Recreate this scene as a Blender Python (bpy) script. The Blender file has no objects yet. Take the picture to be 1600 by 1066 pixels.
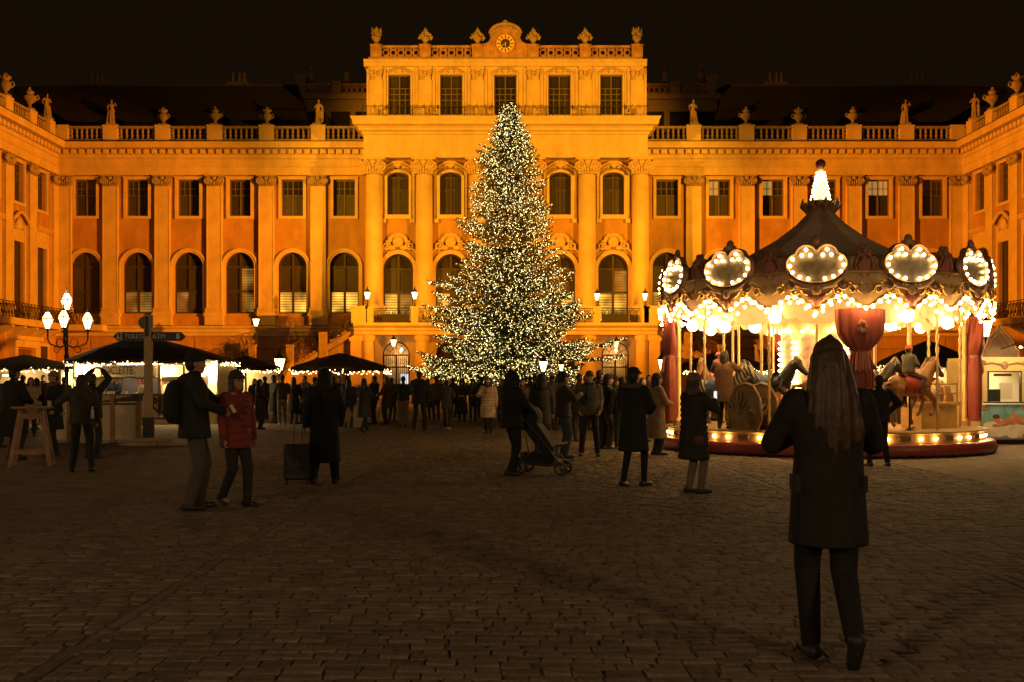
import bpy, math, random
import numpy as np
from mathutils import Vector, Matrix, Euler, Quaternion
random.seed(11)
rng = np.random.default_rng(5)
PI = math.pi
scene = bpy.context.scene
C = scene.collection

# ------------------------------------------------------------------ camera, sky, exposure
F, CX, HY, EYE = 1750.0, 788.0, 597.0, 1.5          # focal length in photo pixels, axis column, horizon row, eye height
cam_d = bpy.data.cameras.new("camera")
cam = bpy.data.objects.new("camera", cam_d)
C.objects.link(cam)
cam.location = (0, 0, EYE)
cam.rotation_euler = (PI / 2, 0, 0)
cam_d.sensor_width = 36
cam_d.lens = 36 * F / 1600
cam_d.shift_x = (800 - CX) / 1600
cam_d.shift_y = (HY - 533) / 1600
cam_d.clip_end = 600
cam_d.clip_start = 0.1
scene.camera = cam

world = bpy.data.worlds.new("World")
scene.world = world
world.use_nodes = True
wn = world.node_tree
wbg = wn.nodes["Background"]
wbg.inputs[0].default_value = (1.0, 0.55, 0.20, 1)   # night sky over the town: almost black, slightly warm
wbg.inputs[1].default_value = 0.0075

scene.view_settings.view_transform = 'Standard'
scene.view_settings.look = 'None'
scene.view_settings.exposure = 0
scene.view_settings.gamma = 1
scene.render.engine = 'CYCLES'
cy = scene.cycles
cy.use_denoising = True
try:
    cy.denoiser = 'OPENIMAGEDENOISE'
except Exception:
    pass
cy.max_bounces = 5
cy.diffuse_bounces = 3
cy.glossy_bounces = 2
cy.transmission_bounces = 3
cy.transparent_max_bounces = 6
cy.sample_clamp_indirect = 3.0
cy.sample_clamp_direct = 0.0
cy.caustics_reflective = False
cy.caustics_refractive = False


def lamp_spot(name, loc, target, energy, size_deg, blend, color, radius=0.25):
    d = bpy.data.lights.new(name, 'SPOT')
    d.energy, d.spot_size, d.spot_blend, d.color = energy, math.radians(size_deg), blend, color
    d.shadow_soft_size = radius
    o = bpy.data.objects.new(name, d)
    C.objects.link(o)
    o.location = loc
    o.rotation_euler = (Vector(target) - Vector(loc)).to_track_quat('-Z', 'Y').to_euler()
    return o


def lamp_point(name, loc, energy, color, radius=0.12):
    d = bpy.data.lights.new(name, 'POINT')
    d.energy, d.color, d.shadow_soft_size = energy, color, radius
    o = bpy.data.objects.new(name, d)
    C.objects.link(o)
    o.location = loc
    return o


SODIUM_DEEP, SODIUM = (1.0, 0.265, 0.006), (1.0, 0.365, 0.012)
for s in (-1, 1):
    # floodlights on the side wings, outside the frame: each bank lights the far half of the front and the tower
    lamp_spot('floodlight_lamp', (s * 33.0, 50.0, 9.0), (-s * 34, 83.0, 9.5), 300000, 28, 0.55, SODIUM_DEEP)
    lamp_spot('floodlight_lamp', (s * 33.0, 53.0, 5.0), (-s * 7.0, 83.0, 2.5), 62000, 34, 0.8, SODIUM_DEEP)
    lamp_spot('floodlight_lamp', (s * 33.0, 50.0, 15.0), (s * 2.0, 86, 17.5), 112000, 42, 0.7, SODIUM)

# ------------------------------------------------------------------ helpers
def PX(px, Y):
    return (px - CX) * Y / F
def PZ(py, Y):
    return EYE + (HY - py) * Y / F
def GY(py):
    return F * EYE / (py - HY)


def tag(o, label=None, cat=None, group=None, kind=None):
    if label: o['label'] = label
    if cat: o['category'] = cat
    if group: o['group'] = group
    if kind: o['kind'] = kind
    return o


def empty(name, loc=(0, 0, 0), rz=0.0, label=None, cat=None, group=None, kind=None):
    o = bpy.data.objects.new(name, None)
    C.objects.link(o)
    o.location = loc
    o.rotation_euler = (0, 0, rz)
    o.empty_display_size = 0.2
    return tag(o, label, cat, group, kind)


def inst(name, me, parent=None, M=None):
    o = bpy.data.objects.new(name, me)
    C.objects.link(o)
    if parent is not None:
        o.parent = parent
    if M is not None:
        o.matrix_basis = M
    return o


def T(x, y=0, z=0):
    return Matrix.Translation((x, y, z))
def RZ(a):
    return Matrix.Rotation(a, 4, 'Z')
def RX(a):
    return Matrix.Rotation(a, 4, 'X')
def RY(a):
    return Matrix.Rotation(a, 4, 'Y')
def SC(x, y, z):
    return Matrix.Diagonal((x, y, z, 1))


class MB:
    """collects shapes and links them as one mesh"""
    def __init__(s):
        s.v, s.f, s.m = [], [], []

    def add(s, vs, fs, mi=0, M=None):
        b = len(s.v)
        if M is not None:
            vs = [M @ Vector(v) for v in vs]
        s.v.extend([tuple(v) for v in vs])
        s.f.extend([tuple(i + b for i in f) for f in fs])
        s.m.extend([mi] * len(fs))
        return s

    def box(s, x0, x1, y0, y1, z0, z1, mi=0, M=None):
        vs = [(x0, y0, z0), (x1, y0, z0), (x1, y1, z0), (x0, y1, z0), (x0, y0, z1), (x1, y0, z1), (x1, y1, z1), (x0, y1, z1)]
        return s.add(vs, [(3, 2, 1, 0), (4, 5, 6, 7), (0, 1, 5, 4), (1, 2, 6, 5), (2, 3, 7, 6), (3, 0, 4, 7)], mi, M)

    def quad(s, a, b, c, d, mi=0, M=None):
        return s.add([a, b, c, d], [(0, 1, 2, 3)], mi, M)

    def prism(s, poly, y0, y1, mi=0, M=None):
        """polygon of (x, z) given counter-clockwise as seen from -y, between y0 (front) and y1"""
        n = len(poly)
        vs = [(x, y0, z) for x, z in poly] + [(x, y1, z) for x, z in poly]
        fs = [tuple(range(n)), tuple(range(2 * n - 1, n - 1, -1))]
        fs += [(i, i + n, (i + 1) % n + n, (i + 1) % n) for i in range(n)]
        return s.add(vs, fs, mi, M)

    def mold(s, x0, x1, prof, mi=0, M=None):
        """a moulding: the profile of (y, z) points run along x"""
        n = len(prof)
        vs = [(x0, y, z) for y, z in prof] + [(x1, y, z) for y, z in prof]
        fs = [tuple(range(n)), tuple(range(2 * n - 1, n - 1, -1))]
        fs += [(i, (i + 1) % n, (i + 1) % n + n, i + n) for i in range(n)]
        return s.add(vs, fs, mi, M)

    def tube(s, pts, r, n=8, mi=0, M=None, closed=False, cap=True):
        pts = [Vector(p) for p in pts]
        k = len(pts)
        rs = list(r) if hasattr(r, '__len__') else [r] * k
        vs, fs, ref = [], [], None
        for i, p in enumerate(pts):
            if closed:
                d = pts[(i + 1) % k] - pts[i - 1]
            else:
                d = pts[min(i + 1, k - 1)] - pts[max(i - 1, 0)]
            d.normalize()
            if ref is None:
                ref = Vector((0, 0, 1)) if abs(d.z) < 0.9 else Vector((1, 0, 0))
            a = d.cross(ref)
            if a.length < 1e-6:
                a = d.orthogonal()
            a.normalize()
            b = a.cross(d)
            ref = b
            for j in range(n):
                t = 2 * PI * j / n
                vs.append(p + (a * math.cos(t) + b * math.sin(t)) * rs[i])
        m = k if closed else k - 1
        for i in range(m):
            i2 = (i + 1) % k
            for j in range(n):
                j2 = (j + 1) % n
                fs.append((i * n + j, i * n + j2, i2 * n + j2, i2 * n + j))
        if cap and not closed:
            fs.append(tuple(range(n - 1, -1, -1)))
            fs.append(tuple(range((k - 1) * n, k * n)))
        return s.add(vs, fs, mi, M)

    def lathe(s, prof, n=16, mi=0, M=None, sx=1.0, sy=1.0):
        """profile of (r, z) turned about z"""
        vs, fs = [], []
        k = len(prof)
        for r, z in prof:
            for j in range(n):
                t = 2 * PI * j / n
                vs.append((r * math.cos(t) * sx, r * math.sin(t) * sy, z))
        for i in range(k - 1):
            for j in range(n):
                j2 = (j + 1) % n
                fs.append((i * n + j, i * n + j2, (i + 1) * n + j2, (i + 1) * n + j))
        fs.append(tuple(range(n - 1, -1, -1)))
        fs.append(tuple(range((k - 1) * n, k * n)))
        return s.add(vs, fs, mi, M)

    def ell(s, c, r, nu=12, nv=8, mi=0, M=None):
        if not hasattr(r, '__len__'):
            r = (r, r, r)
        vs, fs = [(c[0], c[1], c[2] - r[2])], []
        for i in range(1, nv):
            ph = -PI / 2 + PI * i / nv
            for j in range(nu):
                t = 2 * PI * j / nu
                vs.append((c[0] + r[0] * math.cos(ph) * math.cos(t), c[1] + r[1] * math.cos(ph) * math.sin(t), c[2] + r[2] * math.sin(ph)))
        vs.append((c[0], c[1], c[2] + r[2]))
        top = len(vs) - 1
        for j in range(nu):
            fs.append((0, 1 + (j + 1) % nu, 1 + j))
            fs.append((top, 1 + (nv - 2) * nu + j, 1 + (nv - 2) * nu + (j + 1) % nu))
        for i in range(nv - 2):
            for j in range(nu):
                a, b = 1 + i * nu + j, 1 + i * nu + (j + 1) % nu
                fs.append((a, b, b + nu, a + nu))
        return s.add(vs, fs, mi, M)

    def cap(s, p0, p1, r0, r1=None, n=10, mi=0, M=None):
        """tapered limb with round ends"""
        p0, p1 = Vector(p0), Vector(p1)
        r1 = r0 if r1 is None else r1
        d = p1 - p0
        if d.length < 1e-5:
            return s.ell(p0, r0, n, 6, mi, M)
        d.normalize()
        pts, rs = [], []
        for a in (-0.98, -0.7, -0.3, 0.0):
            pts.append(p0 + d * r0 * a); rs.append(r0 * math.sqrt(max(1 - a * a, 0.0)))
        for a in (0.0, 0.3, 0.7, 0.98):
            pts.append(p1 + d * r1 * a); rs.append(r1 * math.sqrt(max(1 - a * a, 0.0)))
        return s.tube(pts, rs, n, mi, M)

    def loft(s, rings, n=16, mi=0, M=None):
        """horizontal ellipses (x, y, z, rx, ry) joined from bottom to top"""
        vs, fs = [], []
        for x, y, z, rx, ry in rings:
            for j in range(n):
                t = 2 * PI * j / n
                vs.append((x + rx * math.cos(t), y + ry * math.sin(t), z))
        for i in range(len(rings) - 1):
            for j in range(n):
                j2 = (j + 1) % n
                fs.append((i * n + j, i * n + j2, (i + 1) * n + j2, (i + 1) * n + j))
        fs.append(tuple(range(n - 1, -1, -1)))
        fs.append(tuple(range((len(rings) - 1) * n, len(rings) * n)))
        return s.add(vs, fs, mi, M)

    def mesh(s, name, mats, smooth=None):
        me = bpy.data.meshes.new(name)
        me.from_pydata(s.v, [], s.f)
        for m in (mats if isinstance(mats, (list, tuple)) else [mats]):
            me.materials.append(m)
        me.polygons.foreach_set('material_index', s.m)
        if smooth is not None:
            me.polygons.foreach_set('use_smooth', [True] * len(me.polygons))
            if smooth < 170:
                me.set_sharp_from_angle(angle=math.radians(smooth))
        me.update()
        return me

    def build(s, name, mats, parent=None, M=None, smooth=None):
        return inst(name, s.mesh(name, mats, smooth), parent, M)


def spiral(cx, cz, r0, r1, turns, a0=0.0, sgn=1, n=26, y=0.0):
    return [(cx + sgn * (r0 + (r1 - r0) * i / n) * math.cos(a0 + 2 * PI * turns * i / n), y,
             cz + (r0 + (r1 - r0) * i / n) * math.sin(a0 + 2 * PI * turns * i / n)) for i in range(n + 1)]


# voxel-joined bodies and garments: shapes are collected now and fused once at the end
PENDING = []
def fuse(o, voxel, smooth=3):
    PENDING.append((o, voxel, smooth))
    return o
def bake_fused():
    seen = {}
    for o, vx, sm in PENDING:
        a = o.modifiers.new('r', 'REMESH'); a.mode = 'VOXEL'; a.voxel_size = vx
        if sm:
            b = o.modifiers.new('s', 'SMOOTH'); b.factor = 0.5; b.iterations = sm
    dg = bpy.context.evaluated_depsgraph_get()
    done = [(o, bpy.data.meshes.new_from_object(o.evaluated_get(dg))) for o, _, _ in PENDING]
    for o, me in done:
        old = o.data
        for ch in [x for x in scene.objects if x.data == old and x is not o] if old.users > 1 else []:
            ch.data = me
        nm = old.name
        o.modifiers.clear()
        o.data = me
        me.polygons.foreach_set('use_smooth', [True] * len(me.polygons))
        if old.users == 0:
            bpy.data.meshes.remove(old)
        me.name = nm

# ------------------------------------------------------------------ materials
def mat(name, col, rough=0.6, metal=0.0, vary=0.0, vscale=4.0, bump=0.0, bscale=30.0, emis=None, estr=0.0, spec=0.4, obj_vary=0.0, stain=0.0, wave=None, sample=True):
    m = bpy.data.materials.new(name)
    m.use_nodes = True
    nt = m.node_tree
    N, L = nt.nodes, nt.links
    p = N['Principled BSDF']
    p.inputs['Base Color'].default_value = (*col, 1)
    p.inputs['Roughness'].default_value = rough
    p.inputs['Metallic'].default_value = metal
    p.inputs['Specular IOR Level'].default_value = spec
    cur = None
    if vary or stain or bump:
        tc = N.new('ShaderNodeTexCoord')
    if vary:
        nz = N.new('ShaderNodeTexNoise'); nz.inputs['Scale'].default_value = vscale; nz.inputs['Detail'].default_value = 6
        L.new(tc.outputs['Object'], nz.inputs['Vector'])
        mr = N.new('ShaderNodeMapRange'); mr.inputs['From Min'].default_value = 0.3; mr.inputs['From Max'].default_value = 0.7
        mr.inputs['To Min'].default_value = 1 - vary; mr.inputs['To Max'].default_value = 1 + vary
        L.new(nz.outputs['Fac'], mr.inputs['Value'])
        cur = mr.outputs[0]
    if stain:
        n2 = N.new('ShaderNodeTexNoise'); n2.inputs['Scale'].default_value = 0.7; n2.inputs['Detail'].default_value = 8; n2.inputs['Roughness'].default_value = 0.7
        mp = N.new('ShaderNodeMapping'); mp.inputs['Scale'].default_value = (1.6, 1.6, 0.45)
        L.new(tc.outputs['Object'], mp.inputs['Vector']); L.new(mp.outputs[0], n2.inputs['Vector'])
        m2 = N.new('ShaderNodeMapRange'); m2.inputs['From Min'].default_value = 0.42; m2.inputs['From Max'].default_value = 0.66
        m2.inputs['To Min'].default_value = 1.0; m2.inputs['To Max'].default_value = 1 - stain
        L.new(n2.outputs['Fac'], m2.inputs['Value'])
        if cur is None:
            cur = m2.outputs[0]
        else:
            mm = N.new('ShaderNodeMath'); mm.operation = 'MULTIPLY'
            L.new(cur, mm.inputs[0]); L.new(m2.outputs[0], mm.inputs[1]); cur = mm.outputs[0]
    if obj_vary:
        oi = N.new('ShaderNodeObjectInfo')
        m3 = N.new('ShaderNodeMapRange'); m3.inputs['To Min'].default_value = 1 - obj_vary; m3.inputs['To Max'].default_value = 1 + obj_vary
        L.new(oi.outputs['Random'], m3.inputs['Value'])
        if cur is None:
            cur = m3.outputs[0]
        else:
            mm = N.new('ShaderNodeMath'); mm.operation = 'MULTIPLY'
            L.new(cur, mm.inputs[0]); L.new(m3.outputs[0], mm.inputs[1]); cur = mm.outputs[0]
    if cur is not None:
        mx = N.new('ShaderNodeVectorMath'); mx.operation = 'SCALE'
        mx.inputs[0].default_value = col
        L.new(cur, mx.inputs['Scale'])
        L.new(mx.outputs[0], p.inputs['Base Color'])
    if bump:
        nb = N.new('ShaderNodeTexNoise'); nb.inputs['Scale'].default_value = bscale; nb.inputs['Detail'].default_value = 5
        L.new(tc.outputs['Object'], nb.inputs['Vector'])
        bp = N.new('ShaderNodeBump'); bp.inputs['Strength'].default_value = bump; bp.inputs['Distance'].default_value = 0.02
        L.new(nb.outputs['Fac'], bp.inputs['Height'])
        L.new(bp.outputs[0], p.inputs['Normal'])
    if emis:
        p.inputs['Emission Color'].default_value = (*emis, 1)
        p.inputs['Emission Strength'].default_value = estr
        if not sample:
            m.cycles.emission_sampling = 'NONE'
    return m


def emit_pattern(name, col, estr, base=(0.12, 0.09, 0.05), kind='blind'):
    """a lit window: a lamp somewhere behind a louvred blind"""
    m = bpy.data.materials.new(name); m.use_nodes = True
    nt = m.node_tree; N, L = nt.nodes, nt.links
    p = N['Principled BSDF']
    p.inputs['Base Color'].default_value = (*base, 1); p.inputs['Roughness'].default_value = 0.35
    tc = N.new('ShaderNodeTexCoord'); sp = N.new('ShaderNodeSeparateXYZ')
    L.new(tc.outputs['Object'], sp.inputs[0])
    w = N.new('ShaderNodeMath'); w.operation = 'MULTIPLY'; w.inputs[1].default_value = 2 * PI / 0.20
    L.new(sp.outputs['Z'], w.inputs[0])
    sn = N.new('ShaderNodeMath'); sn.operation = 'SINE'; L.new(w.outputs[0], sn.inputs[0])
    st = N.new('ShaderNodeMapRange'); st.inputs['From Min'].default_value = -0.5; st.inputs['From Max'].default_value = 0.5; st.inputs['To Min'].default_value = 0.35
    L.new(sn.outputs[0], st.inputs['Value'])
    nz = N.new('ShaderNodeTexNoise'); nz.inputs['Scale'].default_value = 0.8; nz.inputs['Detail'].default_value = 1
    gp = N.new('ShaderNodeNewGeometry'); L.new(gp.outputs['Position'], nz.inputs['Vector'])
    mr = N.new('ShaderNodeMapRange'); mr.inputs['From Min'].default_value = 0.38; mr.inputs['From Max'].default_value = 0.68; mr.inputs['To Min'].default_value = 0.18; mr.inputs['To Max'].default_value = 1.0
    L.new(nz.outputs['Fac'], mr.inputs['Value'])
    mu = N.new('ShaderNodeMath'); mu.operation = 'MULTIPLY'; L.new(st.outputs[0], mu.inputs[0]); L.new(mr.outputs[0], mu.inputs[1])
    m2 = N.new('ShaderNodeMath'); m2.operation = 'MULTIPLY'; L.new(mu.outputs[0], m2.inputs[0]); m2.inputs[1].default_value = estr
    p.inputs['Emission Color'].default_value = (*col, 1)
    L.new(m2.outputs[0], p.inputs['Emission Strength'])
    m.cycles.emission_sampling = 'NONE'
    return m


M_WALL = mat('plaster_ochre', (0.46, 0.27, 0.09), 0.85, vary=0.14, vscale=0.9, bump=0.15, bscale=8, stain=0.26)
M_TRIM = mat('plaster_cream', (0.62, 0.49, 0.26), 0.8, vary=0.10, vscale=1.2, bump=0.12, bscale=9, stain=0.18)
M_STONE = mat('grey_stone', (0.30, 0.24, 0.17), 0.85, vary=0.25, vscale=5, bump=0.3, bscale=14, stain=0.3)
M_ORNA = mat('weathered_ornament', (0.33, 0.26, 0.16), 0.85, vary=0.3, vscale=6, bump=0.4, bscale=16)
M_ORNL = mat('pale_ornament', (0.55, 0.42, 0.21), 0.85, vary=0.2, vscale=6, bump=0.3, bscale=16)
M_ROOF = mat('dark_roof', (0.020, 0.016, 0.012), 0.8, vary=0.3, vscale=3, bump=0.3, bscale=5)
M_LEAD = mat('lead_gutter', (0.05, 0.04, 0.03), 0.6)
M_SASH = mat('window_sash', (0.13, 0.11, 0.07), 0.6, vary=0.1)
M_SASHD = mat('window_sash_dark', (0.045, 0.038, 0.025), 0.6, vary=0.1)
M_GLASS = mat('window_glass', (0.034, 0.032, 0.022), 0.12, vary=0.3, vscale=1.3, spec=0.35, obj_vary=0.35)
M_BLIND = mat('window_blind', (0.052, 0.048, 0.03), 0.4, vary=0.2, vscale=2.0, spec=0.25, obj_vary=0.3)
M_LIT = emit_pattern('lit_blind', (1.0, 0.50, 0.055), 2.1)
M_LITD = emit_pattern('dim_blind', (1.0, 0.5, 0.08), 0.42)
M_LITW = mat('lit_upper_pane', (0.2, 0.16, 0.1), 0.4, emis=(1.0, 0.52, 0.12), estr=0.36, vary=0.3, sample=False)
M_IRON = mat('wrought_iron', (0.025, 0.022, 0.018), 0.5, metal=0.3)
M_DOOR = mat('brown_door', (0.16, 0.07, 0.03), 0.6, vary=0.2)
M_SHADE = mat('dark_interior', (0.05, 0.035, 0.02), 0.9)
M_GOLD = mat('clock_gold', (0.75, 0.55, 0.22), 0.45)
M_LAMP = mat('lantern_glass', (0.8, 0.7, 0.5), 0.3, emis=(1.0, 0.70, 0.30), estr=6.0)
M_LAMPB = mat('bright_lantern_glass', (0.8, 0.7, 0.5), 0.3, emis=(1.0, 0.66, 0.28), estr=4.5)
# ------------------------------------------------------------------ the palace
YW, YT, YA = 87.5, 84.9, 87.3          # wall of the wings' front, front of the tower, wall of the tower's attic
XL, XR = -35.0, 36.0                   # faces of the two side wings
palace = empty('palace', (0, 88, 0), 0, 'huge ochre floodlit palace with clock tower and columned front closing the square', 'palace')
PB = palace.matrix_world.copy(); PB = T(0, -88, 0)
def pal(name, mb, mats, M=None, smooth=None, parent=None):
    me = mb if isinstance(mb, bpy.types.Mesh) else mb.mesh(name, mats, smooth)
    return inst(name, me, parent or palace, (PB if parent is None else Matrix()) @ (M or Matrix()))
FM = T(0, YW, 0)                                              # local (u, depth, z); depth grows into the wall
FT = T(0, YT, 0)
FA = T(0, YA, 0)
FL_ = Matrix(((0, -1, 0, XL), (1, 0, 0, 0), (0, 0, 1, 0), (0, 0, 0, 1)))    # left wing face: u = world y
FR_ = Matrix(((0, 1, 0, XR), (-1, 0, 0, 0), (0, 0, 1, 0), (0, 0, 0, 1)))    # right wing face: u = -world y


def wall_bay(mb, u0, u1, z0, z1, ops, depth=0.45, mi=0, y=0.0):
    """flat wall with real openings one above the other: op = (u centre, width, z bottom, z spring, rise)"""
    z = z0
    for (u, w, zb, zs, rise) in sorted(ops, key=lambda o: o[2]):
        a, b = u - w / 2, u + w / 2
        mb.quad((u0, y, z), (u1, y, z), (u1, y, zb), (u0, y, zb), mi)
        mb.quad((u0, y, zb), (a, y, zb), (a, y, zs), (u0, y, zs), mi)
        mb.quad((b, y, zb), (u1, y, zb), (u1, y, zs), (b, y, zs), mi)
        mb.quad((a, y, zb), (b, y, zb), (b, y + depth, zb), (a, y + depth, zb), mi)
        mb.quad((a, y, zb), (a, y + depth, zb), (a, y + depth, zs), (a, y, zs), mi)
        mb.quad((b, y, zb), (b, y, zs), (b, y + depth, zs), (b, y + depth, zb), mi)
        if rise <= 0:
            mb.quad((a, y, zs), (a, y + depth, zs), (b, y + depth, zs), (b, y, zs), mi)
            z = zs
        else:
            n = 16
            pts = [(u - w / 2 * math.cos(PI * i / n), zs + rise * math.sin(PI * i / n)) for i in range(n + 1)]
            for i in range(n):
                (p, q), (p2, q2) = pts[i], pts[i + 1]
                e = u0 if i < n // 2 else u1
                mb.quad((e, y, q), (p, y, q), (p2, y, q2), (e, y, q2), mi)
                mb.quad((p, y, q), (p, y + depth, q), (p2, y + depth, q2), (p2, y, q2), mi)
            z = zs + rise
    mb.quad((u0, y, z), (u1, y, z), (u1, y, z1), (u0, y, z1), mi)


def arc_ring(mb, w, zs, rise, t, y0, y1, zb, mi=0, n=20, legs=True):
    """flat architrave of width t round an opening with a round head"""
    inn = [(-w / 2 * math.cos(PI * i / n), zs + rise * math.sin(PI * i / n)) for i in range(n + 1)]
    out = [(-(w / 2 + t) * math.cos(PI * i / n), zs + (rise + t) * math.sin(PI * i / n)) for i in range(n + 1)]
    for i in range(n):
        a, b, c, d = inn[i], inn[i + 1], out[i + 1], out[i]
        vs = [(p[0], y0, p[1]) for p in (a, b, c, d)] + [(p[0], y1, p[1]) for p in (a, b, c, d)]
        mb.add(vs, [(0, 1, 2, 3), (3, 2, 6, 7), (1, 0, 4, 5)], mi)
    if legs:
        mb.box(-w / 2 - t, -w / 2, y0, y1, zb, zs, mi)
        mb.box(w / 2, w / 2 + t, y0, y1, zb, zs, mi)


def half_disc(mb, w, zs, rise, x0, x1, y, mi=0, n=8):
    """glass of a round head between x0 and x1"""
    pts = []
    for i in range(n + 1):
        x = x0 + (x1 - x0) * i / n
        c = max(0.0, 1 - (2 * x / w) ** 2)
        pts.append((x, zs + rise * math.sqrt(c)))
    vs = [(x0, y, zs)] + [(x, y, z) for x, z in reversed(pts)] if False else [(x, y, z) for x, z in pts] + [(x1, y, zs), (x0, y, zs)]
    mb.add(vs, [tuple(range(len(vs) - 1, -1, -1))], mi)


# --- shared meshes of the windows
def mesh_rect_sash(w, h, rows, cols, bar=0.06, frame=0.09):
    b = MB()
    b.box(-w / 2, w / 2, 0.0, 0.08, 0, frame); b.box(-w / 2, w / 2, 0.0, 0.08, h - frame, h)
    b.box(-w / 2, -w / 2 + frame, 0.0, 0.08, frame, h - frame); b.box(w / 2 - frame, w / 2, 0.0, 0.08, frame, h - frame)
    b.box(-frame * 0.55, frame * 0.55, -0.02, 0.08, frame, h - frame)
    for r in rows:
        for s in (-1, 1):
            b.box(min(s * frame * 0.55, s * (w / 2 - frame)), max(s * frame * 0.55, s * (w / 2 - frame)), 0.012, 0.08, r - bar / 2, r + bar / 2)
    for c, za, zb in cols:
        for s in (-1, 1):
            zz = [za] + [r for r in rows if za < r < zb] + [zb]
            for i in range(len(zz) - 1):
                b.box(s * c - bar / 2, s * c + bar / 2, 0.02, 0.08, zz[i] + bar / 2, zz[i + 1] - bar / 2)
    return b.mesh('window', M_SASH)

def mesh_pane(w, h, z, mat_, y=0.06):
    return MB().quad((-w / 2, y, z), (w / 2, y, z), (w / 2, y, z + h), (-w / 2, y, z + h)).mesh('pane', mat_)

def mesh_rect_surround(w, h, t=0.2, d=0.14):
    b = MB()
    b.box(-w / 2 - t, -w / 2, -d, 0.0, -t, h + t); b.box(w / 2, w / 2 + t, -d, 0.0, -t, h + t)
    b.box(-w / 2, w / 2, -d, 0.0, -t, 0); b.box(-w / 2, w / 2, -d, 0.0, h, h + t)
    b.box(-w / 2 - t - 0.05, w / 2 + t + 0.05, -d - 0.08, -d - 0.003, h + t - 0.07, h + t)
    return b.mesh('surround', M_TRIM)

RW, RH = 1.70, 2.85
me_rect = mesh_rect_sash(RW, RH, [RH * 0.58, RH * 0.76], [(RW * 0.25, RH * 0.58, RH - 0.09)], bar=0.05)
me_rect_sur = mesh_rect_surround(RW, RH, 0.22)
me_rect_hi = {k: mesh_pane(RW / 2 - 0.06, RH * 0.42 - 0.06, RH * 0.58, m) for k, m in (('d', M_GLASS), ('l', M_LITW))}
me_rect_lo = mesh_pane(RW / 2 - 0.06, RH * 0.58 - 0.06, 0.05, M_BLIND)
def rect_window(M, lit=0):
    w = pal('window', me_rect, None, M @ T(0, 0.24, 0))
    inst('surround', me_rect_sur, w, T(0, -0.24, 0))
    for s in (-1, 1):
        inst('pane', me_rect_hi['l' if lit & (1 if s < 0 else 2) else 'd'], w, T(s * RW / 4, 0, 0))
        inst('pane', me_rect_lo, w, T(s * RW / 4, 0, 0))
    return w

def make_arch(w, zs, rise, t, zmid, tag_):
    """meshes of a round-headed window, z measured from its sill"""
    b = MB()
    fr = 0.11
    arc_ring(b, w - 2 * fr, zs, rise - fr, fr, 0, 0.09, 0, n=16)
    b.box(-w / 2 + fr, w / 2 - fr, 0, 0.09, 0, fr)
    b.box(-0.09, 0.09, -0.03, 0.09, fr, zs + rise - fr - 0.02)
    for z in (zmid, zs):
        for s in (-1, 1):
            b.box(min(s * 0.09, s * (w / 2 - fr)), max(s * 0.09, s * (w / 2 - fr)), -0.01, 0.085, z - 0.09, z + 0.09)
    sash = b.mesh('window', M_SASHD)
    c = MB()
    arc_ring(c, w, zs, rise, t * 0.55, -0.10, 0.0, 0)
    arc_ring(c, w + t * 1.1 + 0.006, zs, rise + t * 0.55 + 0.003, t * 0.45, -0.17, 0.0, 0)
    sur = c.mesh('surround', M_TRIM)
    panes = {}
    pw = w / 2 - 0.12
    for k, m in (('d', M_BLIND), ('l', M_LIT), ('m', M_LITD), ('g', M_GLASS)):
        panes[k, 0] = mesh_pane(pw, zmid - 0.1, 0.06, m, 0.07)
        panes[k, 1] = mesh_pane(pw, zs - zmid, zmid, m, 0.07)
        for s in (-1, 1):
            h = MB(); half_disc(h, w - 0.1, zs, rise - 0.05, min(0, s * (w / 2 - 0.05)), max(0, s * (w / 2 - 0.05)), 0.07)
            panes[k, 2, s] = h.mesh('pane', m)
    return dict(sash=sash, sur=sur, panes=panes, w=w)

A1 = make_arch(2.25, 3.65, 1.12, 0.30, 1.75, 'a')
def arch_window(M, A, lit='dddd'):
    w = pal('window', A['sash'], None, M @ T(0, 0.28, 0))
    if A['sur']:
        inst('surround', A['sur'], w, T(0, -0.28, 0))
    pw = A['w'] / 4 + 0.01
    for i, s in enumerate((-1, 1)):
        inst('pane', A['panes'][lit[i], 0], w, T(s * pw, 0, 0))
        inst('pane', A['panes'][lit[2 + i], 1], w, T(s * pw, 0, 0))
        inst('pane', A['panes']['g', 2, s], w)
    return w

# --- capital of a pilaster: two volutes, an abacus and a fringe of leaves
def capital_mesh(w, h, d, mat_, name='capital'):
    b = MB()
    b.box(-w * 0.44, w * 0.44, -d, 0.02, 0, h * 0.86)
    b.box(-w * 0.56, w * 0.56, -d - 0.14, 0.02, h * 0.86, h)
    for s in (-1, 1):
        r = h * 0.33
        b.tube(spiral(s * w * 0.40, h * 0.50, r, 0.05, 2.0, PI / 2, s, 30, -d - 0.06), [0.085] * 20 + [0.075] * 11, 6)
        b.ell((s * w * 0.40, -d - 0.06, h * 0.50), (0.09, 0.09, 0.09), 8, 6)
    for i in range(5):
        x = (i - 2) * w * 0.13
        b.ell((x, -d - 0.04, h * (0.30 + 0.05 * (i % 2))), (w * 0.06, 0.10, h * 0.20), 8, 6)
    b.ell((0, -d - 0.08, h * 0.72), (w * 0.15, 0.12, h * 0.16), 10, 6)
    for i in range(7):
        b.ell(((i - 3) * w * 0.12, -d - 0.03, h * 0.06), (w * 0.05, 0.07, h * 0.08), 6, 4)
    return b.mesh(name, mat_, 50)

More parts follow.
